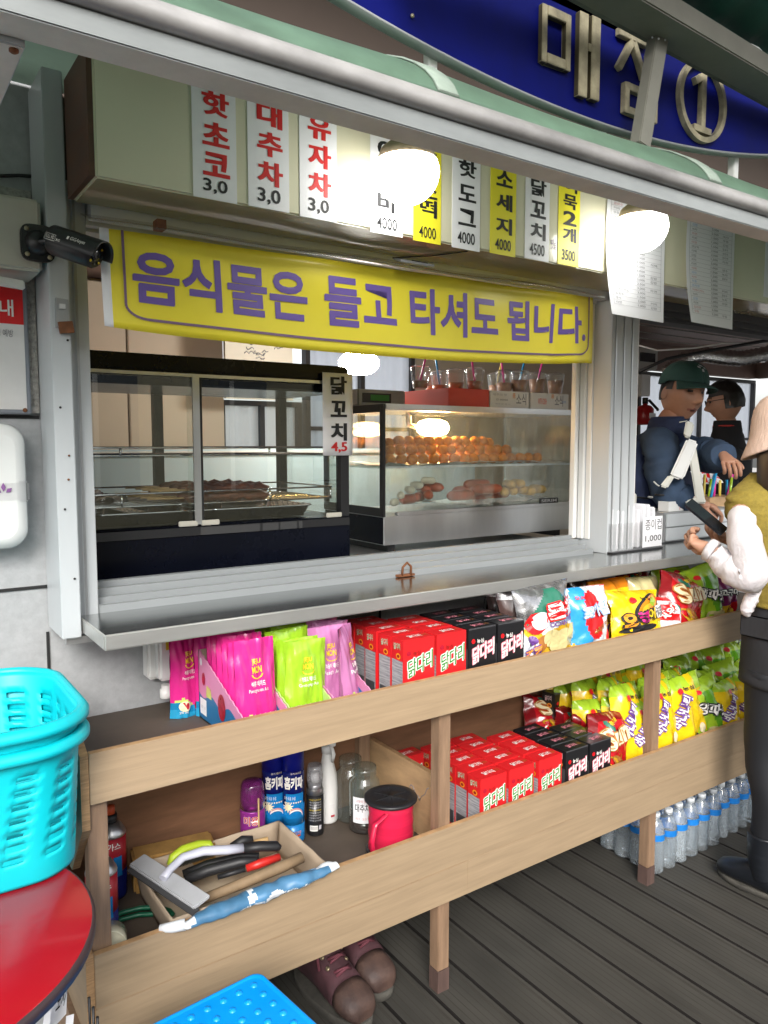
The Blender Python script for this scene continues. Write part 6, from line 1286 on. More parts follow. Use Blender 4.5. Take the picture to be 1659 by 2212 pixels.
for k, (u, Y, h, r, lab) in enumerate(((757,1.86,.185,.043,'tall clear glass jar at the back beside the pale divider'),(787,1.785,.185,.045,'clear glass jar with a paper label and dark dregs behind the ribbon spool'))):
    p = at(u, 1700, Y=Y); t = lathe_thing('glass_jar', lab, 'jar', (p.x,Y,ZL+.001), [('jar',[([(r*.9,.0),(r,.008),(r,h*.70),(r*.95,h*.78),(r*.74,h*.84),(r*.73,h*.87),(r*.80,h*.89),(r*.76,h*.91),(r*.80,h*.94),(r*.76,h),(r*.70,h)],'jar_glass')])], 'empty glass jars')
    if k:
        m = MB(); m.lathe([(r*.95,.002),(r*.96,.035),(.001,.036)], 'dark_liquid', n=24); m.build('dregs', t)
        wrap(t, r, ((None,-.012,.058,.035,.075,'paper',0),('대추차',-.012,.042,.068,.024,'ink',.01),('고향의 맛',-.016,.028,.096,.008,'pome_red',0),('제주 대추청',-.012,.04,.044,.008,'ink_red_pale',0)))
# ribbon spool
sx_, sy_ = 1.148, 1.638; rz_ = ZL
t = thing('ribbon_spool', 'spool of glossy red ribbon with black plastic end discs on the lower shelf', 'ribbon spool', (sx_,sy_,ZL+.001))
m = MB(); prof = [(.0615+.0006*sin(i*.9)+.0004*(i % 2), .012+.135*i/26) for i in range(27)]; m.lathe(prof, 'ribbon_red', n=40); m.build('ribbon', t)
m = MB(); m.lathe([(.064,0),(.068,.002),(.068,.009),(.066,.0115)], 'black_plastic', n=40); m.build('end_disc', t)
m = MB(); m.lathe([(.0705,.1475),(.072,.149),(.072,.154),(.070,.156),(.052,.1555),(.050,.154),(.008,.154),(.007,.1565),(.001,.1565)], 'black_plastic', n=48)
for k in range(6): a = k*pi/3; m.bar((cos(a)*.01,sin(a)*.01,.1552), (cos(a)*.049,sin(a)*.049,.1552), .003, .002, 'black_plastic')
m.build('end_disc', t)
m = MB(); pts = [Vector(q) for q in ((-.045,-.045,.135),(-.085,-.05,.12),(-.098,-.055,.08),(-.092,-.055,.03),(-.075,-.055,.004))]; fine = []
for i in range(25):
    f_ = i/24*(len(pts)-1); k = min(int(f_), len(pts)-2); fine.append(pts[k].lerp(pts[k+1], f_-k))
m.rings([[q+Vector((.004,-.006,0)), q+Vector((-.004,.006,0))] for q in fine], 'ribbon_red', cap=False, closed=False); m.build('ribbon_tail', t, solid=.0015)
# butane cans and coffee can at the left end
def butane(x, y, lab, top):
    r = .034; t = lathe_thing('gas_can', lab, 'gas can', (x,y,ZL+.001), [('can_body',[([(r*.96,0),(r,.005),(r,.07)],'can_navy'),([(r,.07),(r,.155)],'can_red'),([(r,.155),(r*1.02,.158),(r*.98,.163),(r*.7,.180),(r*.45,.186)],'can_silver')])]+([('nozzle_cap',[([(r*.46,.187),(r*.44,.205),(.001,.206)],'black_plastic'),([(r*.3,.2065),(r*.3,.226),(.001,.228)],'orange_red')])] if top else [('valve',[([(r*.3,.187),(r*.3,.197),(.001,.198)],'can_silver')])]), 'butane gas cans')
    wrap(t, r, (('가스',.010,.03,.128,.018,'letter_white',.02),(None,-.012,.026,.085,.028,'letter_white',0),('부탄',-.016,.026,.135,.01,'letter_white',.0),(None,.018,.02,.06,.05,'can_blue',0),(None,-.012,.024,.02,.02,'can_blue',0)), a0=-1.95)
butane(.470,1.86,'red and blue gas can with an orange nozzle behind the left shelf post',True); butane(.405,1.70,'silver topped red gas can half hidden behind the cyan baskets',False)
t = thing('coffee_can', 'cream coffee can lying before the gas can at the open shelf end', 'can', (.395,1.595,ZL+.055)); m = MB(); m.lathe([(.03,-.04),(.033,-.038),(.033,.045),(.031,.047),(.029,.045)], 'soffit_cream', (0,0,0), 22, axis=(-.25,-.9,.3)); m.build('can_body', t)
m = MB(); m.text('40℃', Vector((-.028,-.043,.008)), (.036,-.008,0), (0,-.006,.016), 'ink', .02); m.build('lettering', t)
# cardboard tray of tools
x0, x1, y0, y1, z0, h = .522, .886, 1.552, 1.800, ZL+.001, .088
t = thing('cardboard_box', 'open shallow cardboard box of tools on the lower shelf', 'box', ((x0+x1)/2,(y0+y1)/2,z0)); fl = .020; tk = .004
m = MB(); m.box(x0,x1,y0,y1,z0,z0+tk,'card_inner'); m.build('box_bottom', t, world=True)
for a, b, c, d in (((x0,y0),(x1,y0),(x1+fl*.5,y0-fl*.3),(x0-fl*.6,y0-fl*.3)),((x1,y0),(x1,y1),(x1+fl*.5,y1+fl*.3),(x1+fl*.5,y0-fl*.3)),((x1,y1),(x0,y1),(x0-fl*.6,y1+fl*.3),(x1+fl*.5,y1+fl*.3)),((x0,y1),(x0,y0),(x0-fl*.6,y0-fl*.3),(x0-fl*.6,y1+fl*.3))):
    m = MB(); n = 10; m.grid(lambda s_, q: Vector((*a,z0+tk)).lerp(Vector((*b,z0+tk)), s_).lerp(Vector((*d,z0+h)).lerp(Vector((*c,z0+h)), s_), q)+Vector((0,0,.004*q*nz3((s_*4,q,a[0]*9)))), 14, 4, 'cardboard'); m.build('box_wall', t, world=True, solid=.004)
zb = z0+.06
t = thing('squeegee', 'grey plastic squeegee with a lavender curved handle lying on the cardboard box', 'squeegee', P(at(360,1930,Z=zb+.04)))
A_, B_ = at(296,1858,Z=zb+.045), at(437,1950,Z=zb+.045); f_ = (at(330,1870,Z=zb+.05)-at(318,1883,Z=zb+.05)).normalized()
m = MB(); m.bar(A_, B_, .044, .010, 'tool_grey', up=(-.15,-.3,1)); m.build('blade_holder', t, world=True, bevel=.003); m = MB(); m.bar(A_+Vector((-.02,-.014,-.008)), B_+Vector((-.02,-.014,-.008)), .02, .003, 'rubber_grey', up=(-.15,-.3,1)); m.build('rubber_blade', t, world=True)
m = MB(); hp = [at(u, v, Z=zb+dz) for u, v, dz in ((352,1898,.055),(365,1880,.062),(395,1852,.075),(440,1838,.083),(490,1836,.078),(525,1832,.07))]; m.tube(hp, [.010,.010,.011,.012,.0125,.0125], 'tool_lavender', 12, flat=.8); m.build('handle', t, world=True)
m = MB(); hp = [at(u, v, Z=zb+dz) for u, v, dz in ((526,1832,.07),(560,1828,.068),(598,1828,.062),(607,1832,.058))]; m.tube(hp, [.013,.0145,.014,.006], 'tool_black', 12, flat=.8); m.build('grip', t, world=True)
t = thing('scrub_brush', 'lime green scrubbing brush with dark bristles in the cardboard box', 'brush', P(at(410,1845,Z=zb+.03)))
m = MB(); hp = [at(u, v, Z=zb+dz) for u, v, dz in ((365,1868,.03),(372,1852,.045),(395,1834,.055),(430,1823,.055),(452,1822,.05),(458,1832,.045))]; m.tube(hp, [.008,.011,.012,.012,.011,.007], 'tool_green', 10, flat=.7); m.build('brush_back', t, world=True)
m = MB()
for i in range(26):
    for j in range(3): c = at(382,1856,Z=zb+.03).lerp(at(456,1834,Z=zb+.03), i/25)+Vector((0,-.006*j,0)); m.tube([c+Vector((0,0,.012)), c+Vector((.001,-.002,-.014))], .0013, 'bristle', 4)
m.build('bristles', t, world=True)
def stick(name, lab, cat, pts, rad, mt, end=None):
    t = thing(name, lab, cat, P(at(*pts[0][:2],Z=zb+pts[0][2]))); m = MB(); m.tube([at(u, v, Z=zb+dz) for u, v, dz in pts], rad, mt, 12); m.build('shaft', t, world=True)
    if end: m = MB(); m.tube([at(u, v, Z=zb+dz) for u, v, dz in end[0]], end[1], end[2], 12); m.build('grip', t, world=True)
stick('hammer_handle','round bare wooden tool handle lying lengthwise in the cardboard box','handle',((425,1948,.0),(520,1910,.02),(610,1872,.035),(652,1852,.04)),[.011,.0125,.0135,.013],'stick_wood')
stick('screwdriver','red handled tool in the cardboard box above the wooden handle','tool',((470,1895,.01),(530,1878,.02)),.006,'tool_black',(((532,1876,.02),(560,1866,.026),(604,1851,.03)),[.009,.011,.009],'tool_red'))
stick('pliers','black handled pliers under the squeegee in the cardboard box','pliers',((400,1900,.0),(450,1880,.012),(520,1862,.03),(556,1858,.032)),[.013,.014,.013,.008],'tool_black',(((395,1888,.005),(450,1868,.016),(520,1852,.034),(560,1848,.035)),[.009,.012,.011,.008],'tool_black'))
stick('knife','black handled knife at the back of the cardboard box','knife',((470,1838,.03),(520,1826,.038)),.006,'tool_grey',(((500,1830,.035),(525,1816,.045),(546,1812,.045)),[.010,.013,.008],'tool_black'))
stick('wooden_peg','small tan wooden peg beside the black knife in the cardboard box','peg',((548,1822,.03),(580,1815,.035)),.009,'bamboo')
# printed plastic bag rolled along the board
t = thing('rolled_bag', 'blue and white printed plastic bag rolled up along the front board', 'plastic bag', P(at(540,1935,Z=.47)))
def roll(a, b):
    c = at(395,2000,Z=.472).lerp(at(728,1868,Z=.478), a); rr_ = .0125*(.6+.8*sin(pi*min(1,a*1.02))**.6)*(1+.5*nz3((a*9,b*3,2))); an = 2*pi*b; return c+Vector((0, cos(an)*rr_*1.3, sin(an)*rr_*.8+.004*nz3((a*20,b*5,1))))
m = MB(); m.grid(roll, 60, 18, lambda a, b: 'bag_print_white' if a > .93 or a < .03 or (nz3((a*11, b*3, 4)) > .36) else 'bag_print_blue'); m.build('bag', t, world=True)
m = MB(); c = at(345,2006,Z=.468); m.tube([c, at(372,2003,Z=.470), at(400,1997,Z=.472)], [.008,.011,.012], 'bag_print_white', 10); m.build('bag_tip', t, world=True)
m = MB()
for s_, a0, a1, b0 in (('제주',.32,.48,.53),('KEEP CLEAN',.60,.84,.52),('마을',.50,.58,.55)): m.text(s_, (a0,0,b0), (a1-a0,0,0), (0,0,.10), 'bag_print_white', .01, bend=lambda p: roll(p.x, 1.0-p.z+.16)+Vector((-.001,-.003,.002)))
m.build('print', t, world=True)
# yellow foam block and green hose
p0 = at(262,1918,Z=ZL); p1 = at(300,1922,Z=ZL)
m = MB(); a_ = at(268,1916,Z=ZL); m.obox((a_.x+.115,a_.y-.035,ZL+.046), (.20,-.03,0), (.012,.07,0), (0,0,.09), 'foam_block'); tag(m.build('foam_block', bevel=.006), 'brownish yellow foam block behind the cardboard box', 'foam block')
m = MB(); hs_ = [at(u, v, Z=ZL+.01) for u, v in ((236,1998),(262,1986),(300,1976),(340,1974),(365,1982),(376,1996),(370,2015))]; fine = []
for k in range(len(hs_)-1): fine += [hs_[k].lerp(hs_[k+1], i/5) for i in range(5)]
m.tube(fine, .0055, 'hose_green', 8); m.tube([q+Vector((.006,.012,.008)) for q in fine[:24]], .0055, 'hose_green', 8); m.tube([at(u, v, Z=ZL+.008) for u, v in ((236,2046),(250,2040),(262,2030))], .0055, 'hose_green', 8)
tag(m.build('garden_hose'), 'dark green hose looped on the lower shelf behind the front board', 'hose')

# ------------------------------------------------------------------ water bottles under the shelf
def bottle0():
    root = thing('water_bottle', 'x', 'bottle', (0,0,0)); r = .0315
    prof = [(r*.75,0),(r*.95,.004)]+[(r*(1-.05*(k % 2)), .010+.0105*k) for k in range(10)]+[(r,.118),(r,.142),(r*.97,.146),(r*.9,.158),(r*.62,.178),(.0125,.188),(.0125,.193)]
    m = MB(); m.lathe(prof, 'bottle_plastic', n=16); m.build('bottle', root)
    m = MB(); m.lathe([(.0145,.1935),(.0145,.2075),(.0135,.209)], 'bottle_cap', n=14); m.build('cap', root)
    m = MB(); m.lathe([(r*1.015,.119),(r*1.015,.141)], 'label_blue', n=16, cap=False); m.build('label_band', root); return root
b0 = bottle0(); bpy.context.view_layer.update(); KIDS[b0.name] = list(b0.children); first = True
random.seed(6)
for px_, (xa, ya, nx_, ny_) in enumerate(((2.205,1.560,6,4),(2.615,1.572,6,4))):
    for j in range(ny_):
        for i in range(nx_):
            if j > 0 and i > 0 and px_ == 0 and j > 1: continue
            if px_ == 1 and j > 1: continue
            loc = (xa+i*.0655+random.uniform(-.002,.002), ya+j*.066+random.uniform(-.002,.002), 0)
            rowl = ('front row','second row','third row','rearmost row')[j]; lab = f'clear water bottle in the {rowl} of the {("nearer","farther")[px_]} pack, {ORD[i]} from the leg'
            if first: b0.location = loc; b0['label'] = lab; b0['group'] = 'water bottles under the shelf'; first = False
            else: dup(b0, loc, lab, rot=(random.uniform(-.02,.02),random.uniform(-.02,.02),random.uniform(0,6)))
# ================================================================== PEOPLE
def skin(chains, sub=2):
    # chains: lists of (point, radius); equal points are shared; grown with the Skin modifier, rooted at the first point
    idx = {}; vs = []; rs = []; es = []
    for ch in chains:
        prev = None
        for p, r in ch:
            k = tuple(round(c, 5) for c in p)
            if k not in idx: idx[k] = len(vs); vs.append(Vector(p)); rs.append(r)
            if prev is not None and prev != idx[k]: es.append((prev, idx[k]))
            prev = idx[k]
    me = bpy.data.meshes.new('skeleton'); me.from_pydata(vs, es, []); o = bpy.data.objects.new('skeleton', me); C.objects.link(o)
    md = o.modifiers.new('skin', 'SKIN'); md.use_smooth_shade = True
    if not me.skin_vertices: me.skin_vertices.new()
    for i, sv in enumerate(me.skin_vertices[0].data):
        r = rs[i]; sv.radius = r if isinstance(r, tuple) else (r, r); sv.use_root = (i == 0)
    s = o.modifiers.new('sub', 'SUBSURF'); s.levels = sub; s.render_levels = sub
    bpy.context.view_layer.update(); dg = bpy.context.evaluated_depsgraph_get(); e = bpy.data.meshes.new_from_object(o.evaluated_get(dg))
    V_ = [v.co.copy() for v in e.vertices]; F_ = [tuple(p.vertices) for p in e.polygons]
    bpy.data.objects.remove(o); bpy.data.meshes.remove(me); bpy.data.meshes.remove(e); return V_, F_
def frame(face, up=(0,0,1)):
    f = Vector(face).normalized(); u = Vector(up); s = f.cross(u).normalized(); u = s.cross(f).normalized(); return Matrix((s, -f, u)).transposed()  # columns: side, back, up  (local -Y looks along face)
def gs(x, s): return math.exp(-(x/s)**2)
def head(m, c, M, sk='skin', S=1.0, jowl=.0, mouth=0.):
    c = Vector(c)
    def shape(a, b):
        th, ph = 2*pi*a, pi*b; n = Vector((sin(ph)*sin(th), -sin(ph)*cos(th), -cos(ph))); x, y, z = n.x*.076, n.y*.096, n.z*.118
        if n.z < 0:
            k = (-n.z)**1.6; x *= 1-.34*k+jowl*k; y = y*(1-.12*k) if n.y < 0 else y*(1-.35*k)
        if n.y < 0:
            fr = min(1, -n.y*1.6); y *= .93
            y -= fr*(.024*gs(x,.012)*gs(z+.026,.016) + .011*gs(x,.010)*gs(z+.004,.022) + .006*gs(x,.05)*gs(z-.030,.010) + .007*gs(x,.024)*gs(z+.064,.010) + .009*gs(x,.022)*gs(z+.098,.014))
            for s_ in (-1,1): y += fr*(.011*gs(x-s_*.031,.014)*gs(z-.010,.011) - .006*gs(x-s_*.034,.02)*gs(z+.03,.02) - .008*gs(x-s_*.012,.007)*gs(z+.034,.007))
            y += fr*.006*gs(x,.022)*gs(z+.064,.0025)
        return Vector((x, y, z))*S
    def mt(a, b):
        p = shape(a, b)/S; 
        if p.y < -.03:
            for s_ in (-1,1):
                if ((p.x-s_*.031)/.014)**2+((p.z-.010)/.0042)**2 < 1: return 'eye'
                if abs(p.x-s_*.033) < .019 and abs(p.z-.031-.003*(1-abs(p.x-s_*.033)/.019)) < .0036: return 'hair'
            if abs(p.x) < .024 and abs(p.z+.064) < .0075*(1-abs(p.x)/.03)+.001: return 'eye' if mouth and abs(p.z+.064) < mouth*(1-abs(p.x)/.026) else 'lip'
        return sk
    m.grid(lambda a, b: c + M @ shape(a, b), 88, 72, mt)
    for s_ in (-1,1): m.grid(lambda a, b: c + M @ (Vector((s_*(.074+.008*sin(pi*b)*abs(cos(pi*a))), .014+.015*cos(2*pi*a)*sin(pi*b)+.006*cos(pi*b), -.006-.028*cos(pi*b)+.003*sin(2*pi*a)*sin(pi*b)))*S), 12, 10, sk)
def shell(m, c, M, mt_, keep, S=1.06, jitter=.0, nu=56, nv=44):
    c = Vector(c)
    def f(a, b):
        th, ph = 2*pi*a, pi*b; n = Vector((sin(ph)*sin(th), -sin(ph)*cos(th), -cos(ph))); k = S+jitter*noise.noise(n*5); return c + M @ (Vector((n.x*.077, n.y*.097, n.z*.118))*k)
    def g_(a, b):
        th, ph = 2*pi*a, pi*b; n = Vector((sin(ph)*sin(th), -sin(ph)*cos(th), -cos(ph))); return mt_ if keep(n) else None
    m.grid(f, nu, nv, g_)
def limb(m, pts, rad, mt, wr=.0, n=18, cap=True, seed=0):
    # cloth sleeve or trouser leg: smooth path, wrinkled rings
    P = [Vector(p) for p in pts]; K = 8; path = []; R = []
    for i in range(len(P)-1):
        p0, p1, p2, p3 = P[max(i-1,0)], P[i], P[i+1], P[min(i+2,len(P)-1)]
        for k in range(K):
            t = k/K; path.append(.5*((2*p1)+(p2-p0)*t+(2*p0-5*p1+4*p2-p3)*t*t+(3*p1-3*p2+p3-p0)*t**3)); R.append(rad[i]*(1-t)+rad[i+1]*t)
    path.append(P[-1]); R.append(rad[-1]); rs = []; ref = None
    for i, p in enumerate(path):
        t = (path[min(i+1,len(path)-1)]-path[max(i-1,0)]).normalized()
        if ref is None: ref = Vector((0,0,1)) if abs(t.z) < .9 else Vector((0,1,0))
        a = t.cross(ref).normalized(); b = a.cross(t).normalized(); ref = b
        rs.append([p+(a*cos(2*pi*j/n)+b*sin(2*pi*j/n))*R[i]*(1+wr*noise.noise(Vector((i*.55+seed, cos(2*pi*j/n)*1.2, sin(2*pi*j/n)*1.2)))) for j in range(n)])
    m.rings(rs, mt, cap)
def hand(wrist, fwd, palm_n, size=1.0, curl=(.5,.6,.6,.7), thumb=1.):
    # fwd: towards the fingers, palm_n: the side the palm faces
    f = Vector(fwd).normalized(); n = Vector(palm_n); n = (n-f*n.dot(f)).normalized(); s = f.cross(n).normalized()*thumb; w = Vector(wrist); ch = []
    pc = w+f*.045*size; ch.append([(w-f*.03*size, (.022*size,.018*size)), (w, (.022*size,.017*size)), (pc, (.032*size,.015*size)), (w+f*.078*size, (.034*size,.013*size))])
    for i, (off, L, c) in enumerate(zip((.030,.010,-.010,-.028), (.072,.080,.074,.058), curl)):
        b0 = w+f*.078*size; b = w+f*(.086-.004*abs(i-1))*size+s*off*size; seq = [(b0,(.034*size,.013*size)), (b, .0095*size)]; ang = 0; p = b
        for k, (fr, aa) in enumerate(((.45,.6),(.31,1.0),(.24,.8))):
            ang += c*aa*1.5; d = f*cos(ang)+n*sin(ang); p = p+d*L*fr*size; seq.append((p, (.0090,.0082,.0066)[k]*size))
        ch.append(seq)
    t0 = w+f*.03*size; t1 = t0+s*.034*size+f*.012*size+n*.012*size; t2 = t1+(s*.5+f*.8+n*.35).normalized()*.033*size; t3 = t2+(s*.1+f*.9+n*.3).normalized()*.026*size
    ch.append([(pc,(.032*size,.015*size)), (t1,.0115*size), (t2,.0095*size), (t3,.0075*size)])
    return ch
def torso(m, secs, M, mt, wr=.0, n=30, cap=True, seed=0):
    # secs: (centre, half width, half depth)
    rs = []
    for i, (c, a, b) in enumerate(secs):
        r = []
        for j in range(n):
            t = 2*pi*j/n; e = .85; q = Vector((a*abs(cos(t))**e*(1 if cos(t) > 0 else -1), b*abs(sin(t))**e*(1 if sin(t) > 0 else -1), 0)); q *= 1+wr*noise.noise(Vector((cos(t)*1.6, sin(t)*1.6, i*.6+seed))); r.append(Vector(c)+M @ q)
        rs.append(r)
    m.rings(rs, mt, cap)
def up_sampled(secs, k=4):
    out = []
    for (c0, a0, b0), (c1, a1, b1) in zip(secs[:-1], secs[1:]):
        for i in range(k): t = i/k; out.append((Vector(c0).lerp(Vector(c1), t), a0+(a1-a0)*t, b0+(b1-b0)*t))
    out.append(secs[-1]); return out

# ------------------------------------------------------------------ the woman at the counter (we see her left side)
gx, gy = 2.475, 1.275
t = thing('person', 'woman in an olive knit vest and pale bucket hat holding a phone at the counter', 'person', (gx, gy, 0))
Mg = frame((-.12, 1, -.0)); Mh = frame((-.25, 1, -.28)); hc_ = Vector((gx-.01, gy+.02, 1.505))
LS, LE, LW = at(1602,1085,X=2.285), at(1614,1232,X=2.275), at(1537,1190,X=2.25); RS, RE, RW = Vector((2.64,1.30,1.295)), Vector((2.64,1.30,1.05)), Vector((2.45,1.45,1.13))
pel = Vector((gx, gy-.01, .93))
m = MB()
hL = hand(LW, (.0,.82,.30), (.8,.25,.35), .98, (.55,.6,.7,.8), 1.); hR = hand(RW, (-.7,.5,.25), (-.2,-.1,1), .98, (.6,.6,.7,.8), 1.)
ch = [[(pel,(.13,.10)),((gx,gy+.02,1.10),(.115,.085)),((gx,gy+.06,1.25),(.11,.07)),((gx,gy+.06,1.345),(.055,.05)),((gx,gy+.03,1.43),(.045,.045))],
      [((gx,gy+.06,1.25),(.11,.07)),(LS,.036),(LS.lerp(LE,.5),.036),(LE,.036),(LE.lerp(LW,.6),.030),(hL[0][0][0],hL[0][0][1])],
      [((gx,gy+.06,1.25),(.11,.07)),(RS,.036),(RS.lerp(RE,.5),.036),(RE,.036),(RE.lerp(RW,.6),.030),(hR[0][0][0],hR[0][0][1])],
      [(pel,(.13,.10)),((gx-.085,gy,.82),.070),((gx-.088,gy+.014,.47),.042),((gx-.09,gy-.010,.30),.040),((gx-.09,gy+.0,.09),.030),((gx-.092,gy+.08,.045),.020)],
      [(pel,(.13,.10)),((gx+.085,gy,.82),.070),((gx+.088,gy+.0,.47),.042),((gx+.09,gy-.04,.30),.040),((gx+.09,gy-.03,.09),.030),((gx+.092,gy+.05,.045),.020)]] + hL + hR
V_, F_ = skin(ch, 2)
m.add(V_, F_, 'skin', True); head(m, hc_, Mh, 'skin', .95); m.build('body', t, world=True)
m = MB(); shell(m, hc_, Mh, 'hair_brown', lambda n: not (n.y < -.45 and n.z < .45), 1.07, .05)
# hair falling over the neck to the shoulder
rs = []
for i in range(17):
    f = i/16; z = 1.50-.25*f; cxy = Vector((gx-.018, gy-.0-.01*f, z)); a = .112+.018*sin(pi*f)+.006*f-.05*max(0,f-.8); b = .112-.005*f-.04*max(0,f-.75)
    rs.append([cxy+Mg @ Vector((a*cos(q)*(1+.07*noise.noise(Vector((cos(q)*5,sin(q)*5,f*1.1)))), b*sin(q)*(1+.10*noise.noise(Vector((cos(q)*6,sin(q)*6,f+4)))), 0)) for q in [2*pi*j/40 for j in range(40)]])
m.rings(rs, 'hair_brown')
random.seed(12)
for k in range(60):
    q = random.uniform(2.2, 5.2); st = Vector((gx-.02, gy-.02, 1.44-random.random()*.08))+Mg @ Vector((.09*cos(q),.085*sin(q),0)); e = st+Vector((random.uniform(-.035,.01), random.uniform(-.01,.06), -random.uniform(.12,.22)))
    m.tube([st, st.lerp(e,.5)+Vector((-.014,.006,.01)), e], [.006,.005,.0012], 'hair_brown', 5)
m.build('hair', t, world=True)
m = MB(); nrib = 84; hcz = hc_.z+.012
def hatr(r, z, w=.0): return [Vector((hc_.x, hc_.y-.004, z))+Mh @ Vector((r*cos(2*pi*j/nrib)*(1+.013*(j % 2)+w*sin(2*pi*j/nrib*3)), r*1.08*sin(2*pi*j/nrib)*(1+.013*(j % 2)), -.0+.03*sin(2*pi*j/nrib)*.3)) for j in range(nrib)]
m.rings([hatr(.004,1.648),hatr(.06,1.650),hatr(.094,1.640),hatr(.110,1.618),hatr(.116,1.585),hatr(.118,1.55),hatr(.121,1.525),hatr(.128,1.502,.01),hatr(.137,1.478,.015),hatr(.140,1.468,.02),hatr(.141,1.462,.02),hatr(.130,1.462,.02),hatr(.112,1.50)], 'hat_knit', cap=False); m.build('bucket_hat', t, world=True)
m = MB(); limb(m, [LS+Vector((.03,0,-.022)), LS.lerp(LE,.35)+Vector((-.006,0,0)), LE+Vector((-.004,-.012,-.012)), LE.lerp(LW,.5)+Vector((0,0,-.014)), LW+Vector((0,-.012,-.006))], [.040,.046,.056,.050,.034], 'blouse', .20, 28, seed=3)
m.lathe([(.034,-.012),(.038,-.006),(.038,.012),(.032,.016)], 'blouse', LW, 20, axis=(LW-LE)); m.build('sleeve', t, world=True)
m = MB(); limb(m, [RS+Vector((-.035,0,.015)), RS.lerp(RE,.35), RE+Vector((0,-.01,-.01)), RE.lerp(RW,.5), RW], [.062,.066,.075,.062,.038], 'blouse', .2, 22, seed=5); m.build('sleeve', t, world=True)
m = MB(); sec = up_sampled([((gx,gy-.005,.955),.158,.120),((gx,gy-.005,.985),.165,.126),((gx,gy+.01,1.06),.160,.122),((gx-.01,gy+.045,1.17),.172,.120),((gx-.012,gy+.075,1.25),.198,.112),((gx-.012,gy+.085,1.295),.200,.098),((gx-.012,gy+.085,1.325),.170,.080),((gx-.012,gy+.08,1.350),.110,.07),((gx-.01,gy+.07,1.375),.075,.066)], 5); torso(m, sec, Mg, 'olive_knit', .05, 40, True, 2)
m.build('knit_vest', t, world=True)
m = MB(); limb(m, [(gx-.155,gy+.02,1.02),(gx-.172,gy+.035,.985),(gx-.178,gy+.045,.945),(gx-.172,gy+.04,.925)], [.012,.022,.020,.004], 'blouse', .2, 12, seed=8); m.build('blouse_tail', t, world=True)
m = MB(); sec = up_sampled([((gx,gy-.005,.70),.172,.135),((gx,gy-.005,.74),.171,.135),((gx,gy-.005,.85),.166,.132),((gx,gy-.005,.92),.155,.122),((gx,gy-.005,.98),.145,.108)], 4); torso(m, sec, Mg, 'skirt', .04, 36, True, 6)
m.build('skirt', t, world=True)
m = MB(); m.box(gx-.173,gx-.165,gy-.09,gy+.07,.86,.93,'skirt'); m.build('skirt_pocket', t, world=True, bevel=.006)
for s_, dy in ((-1,.0),(1,-.03)):
    m = MB(); limb(m, [(gx+s_*.085,gy,.75),(gx+s_*.088,gy+.015+dy*.5,.47),(gx+s_*.09,gy-.012+dy,.32),(gx+s_*.09,gy+dy,.17)], [.088,.060,.057,.045], 'tights', .03, 20, seed=1); m.build('legging', t, world=True)
    m = MB(); fx = gx+s_*.092; fy = gy+dy
    limb(m, [(fx,fy,.205),(fx,fy,.15),(fx,fy-.005,.10),(fx,fy-.01,.06)], [.053,.052,.050,.048], 'boot_leather', .04, 20)
    rs = []
    for y, wd, h in ((-.062,.022,.06),(-.055,.036,.085),(-.02,.042,.10),(.03,.043,.088),(.08,.046,.066),(.12,.042,.054),(.145,.030,.044),(.156,.014,.030)):
        rs.append([Vector((fx-.0+wd*abs(cos(q))**.85*(1 if cos(q) > 0 else -1), fy+y, .014+h/2+h/2*abs(sin(q))**.8*(1 if sin(q) > 0 else -1))) for q in [2*pi*j/22 for j in range(22)]])
    m.rings(rs, 'boot_leather'); m.build('ankle_boot', t, world=True)
    m = MB(); so = lambda z, f: [Vector((fx+.047*f*cos(q)*(1-.15*(sin(q) < 0)), fy+.046+.112*f*sin(q), z)) for q in [2*pi*j/30 for j in range(30)]]
    m.rings([so(.001,.98),so(.016,1.0),so(.020,.97)], 'sole'); m.build('boot_sole', t, world=True)
# phone in her hands
pc = at(1524,1118,X=2.275); 
ph = thing('phone', 'dark smartphone held in the woman\'s hand above the counter', 'phone', P(pc)); m = MB(); ux = (at(1548,1143,X=2.31)-at(1494,1098,X=2.275)); ux = ux.normalized(); uy = Vector((1,.0,.0)); uy = (uy-ux*uy.dot(ux)).normalized(); nn = ux.cross(uy)
m.obox(pc, ux*.145, uy*.064, nn*.008, 'screen_dark'); m.build('phone_body', ph, world=True, bevel=.003); m = MB(); m.obox(pc+nn*.0052*(1 if nn.y < 0 else -1), ux*.147, uy*.066, nn*.002, 'screen_dark'); m.build('case', ph, world=True)

# ------------------------------------------------------------------ the seller with the green cap
K_ = 3.32
hc_ = at(1474, 850, K=K_); fdir = (_R*.38-_F*.93).normalized(); fdir.z = -.10; Mh = frame(fdir, (.10,.0,1)); bdir = (_R*.45-Vector((_F.x,_F.y,0))*.9).normalized(); Mb = frame(bdir)
t = thing('person', 'seller in a dark green cap and navy vest leaning over the counter', 'person', (hc_.x-.05, hc_.y+.1, .05))
nk = hc_+Vector((-.025,.035,-.12)); ch0 = nk+Vector((-.06,.09,-.10)); wa = at(1438,1160,K=K_+.14); RS, LS = ch0-Mb.col[0].to_3d()*.18+Vector((0,0,-.03)), ch0+Mb.col[0].to_3d()*.18+Vector((0,0,-.02))
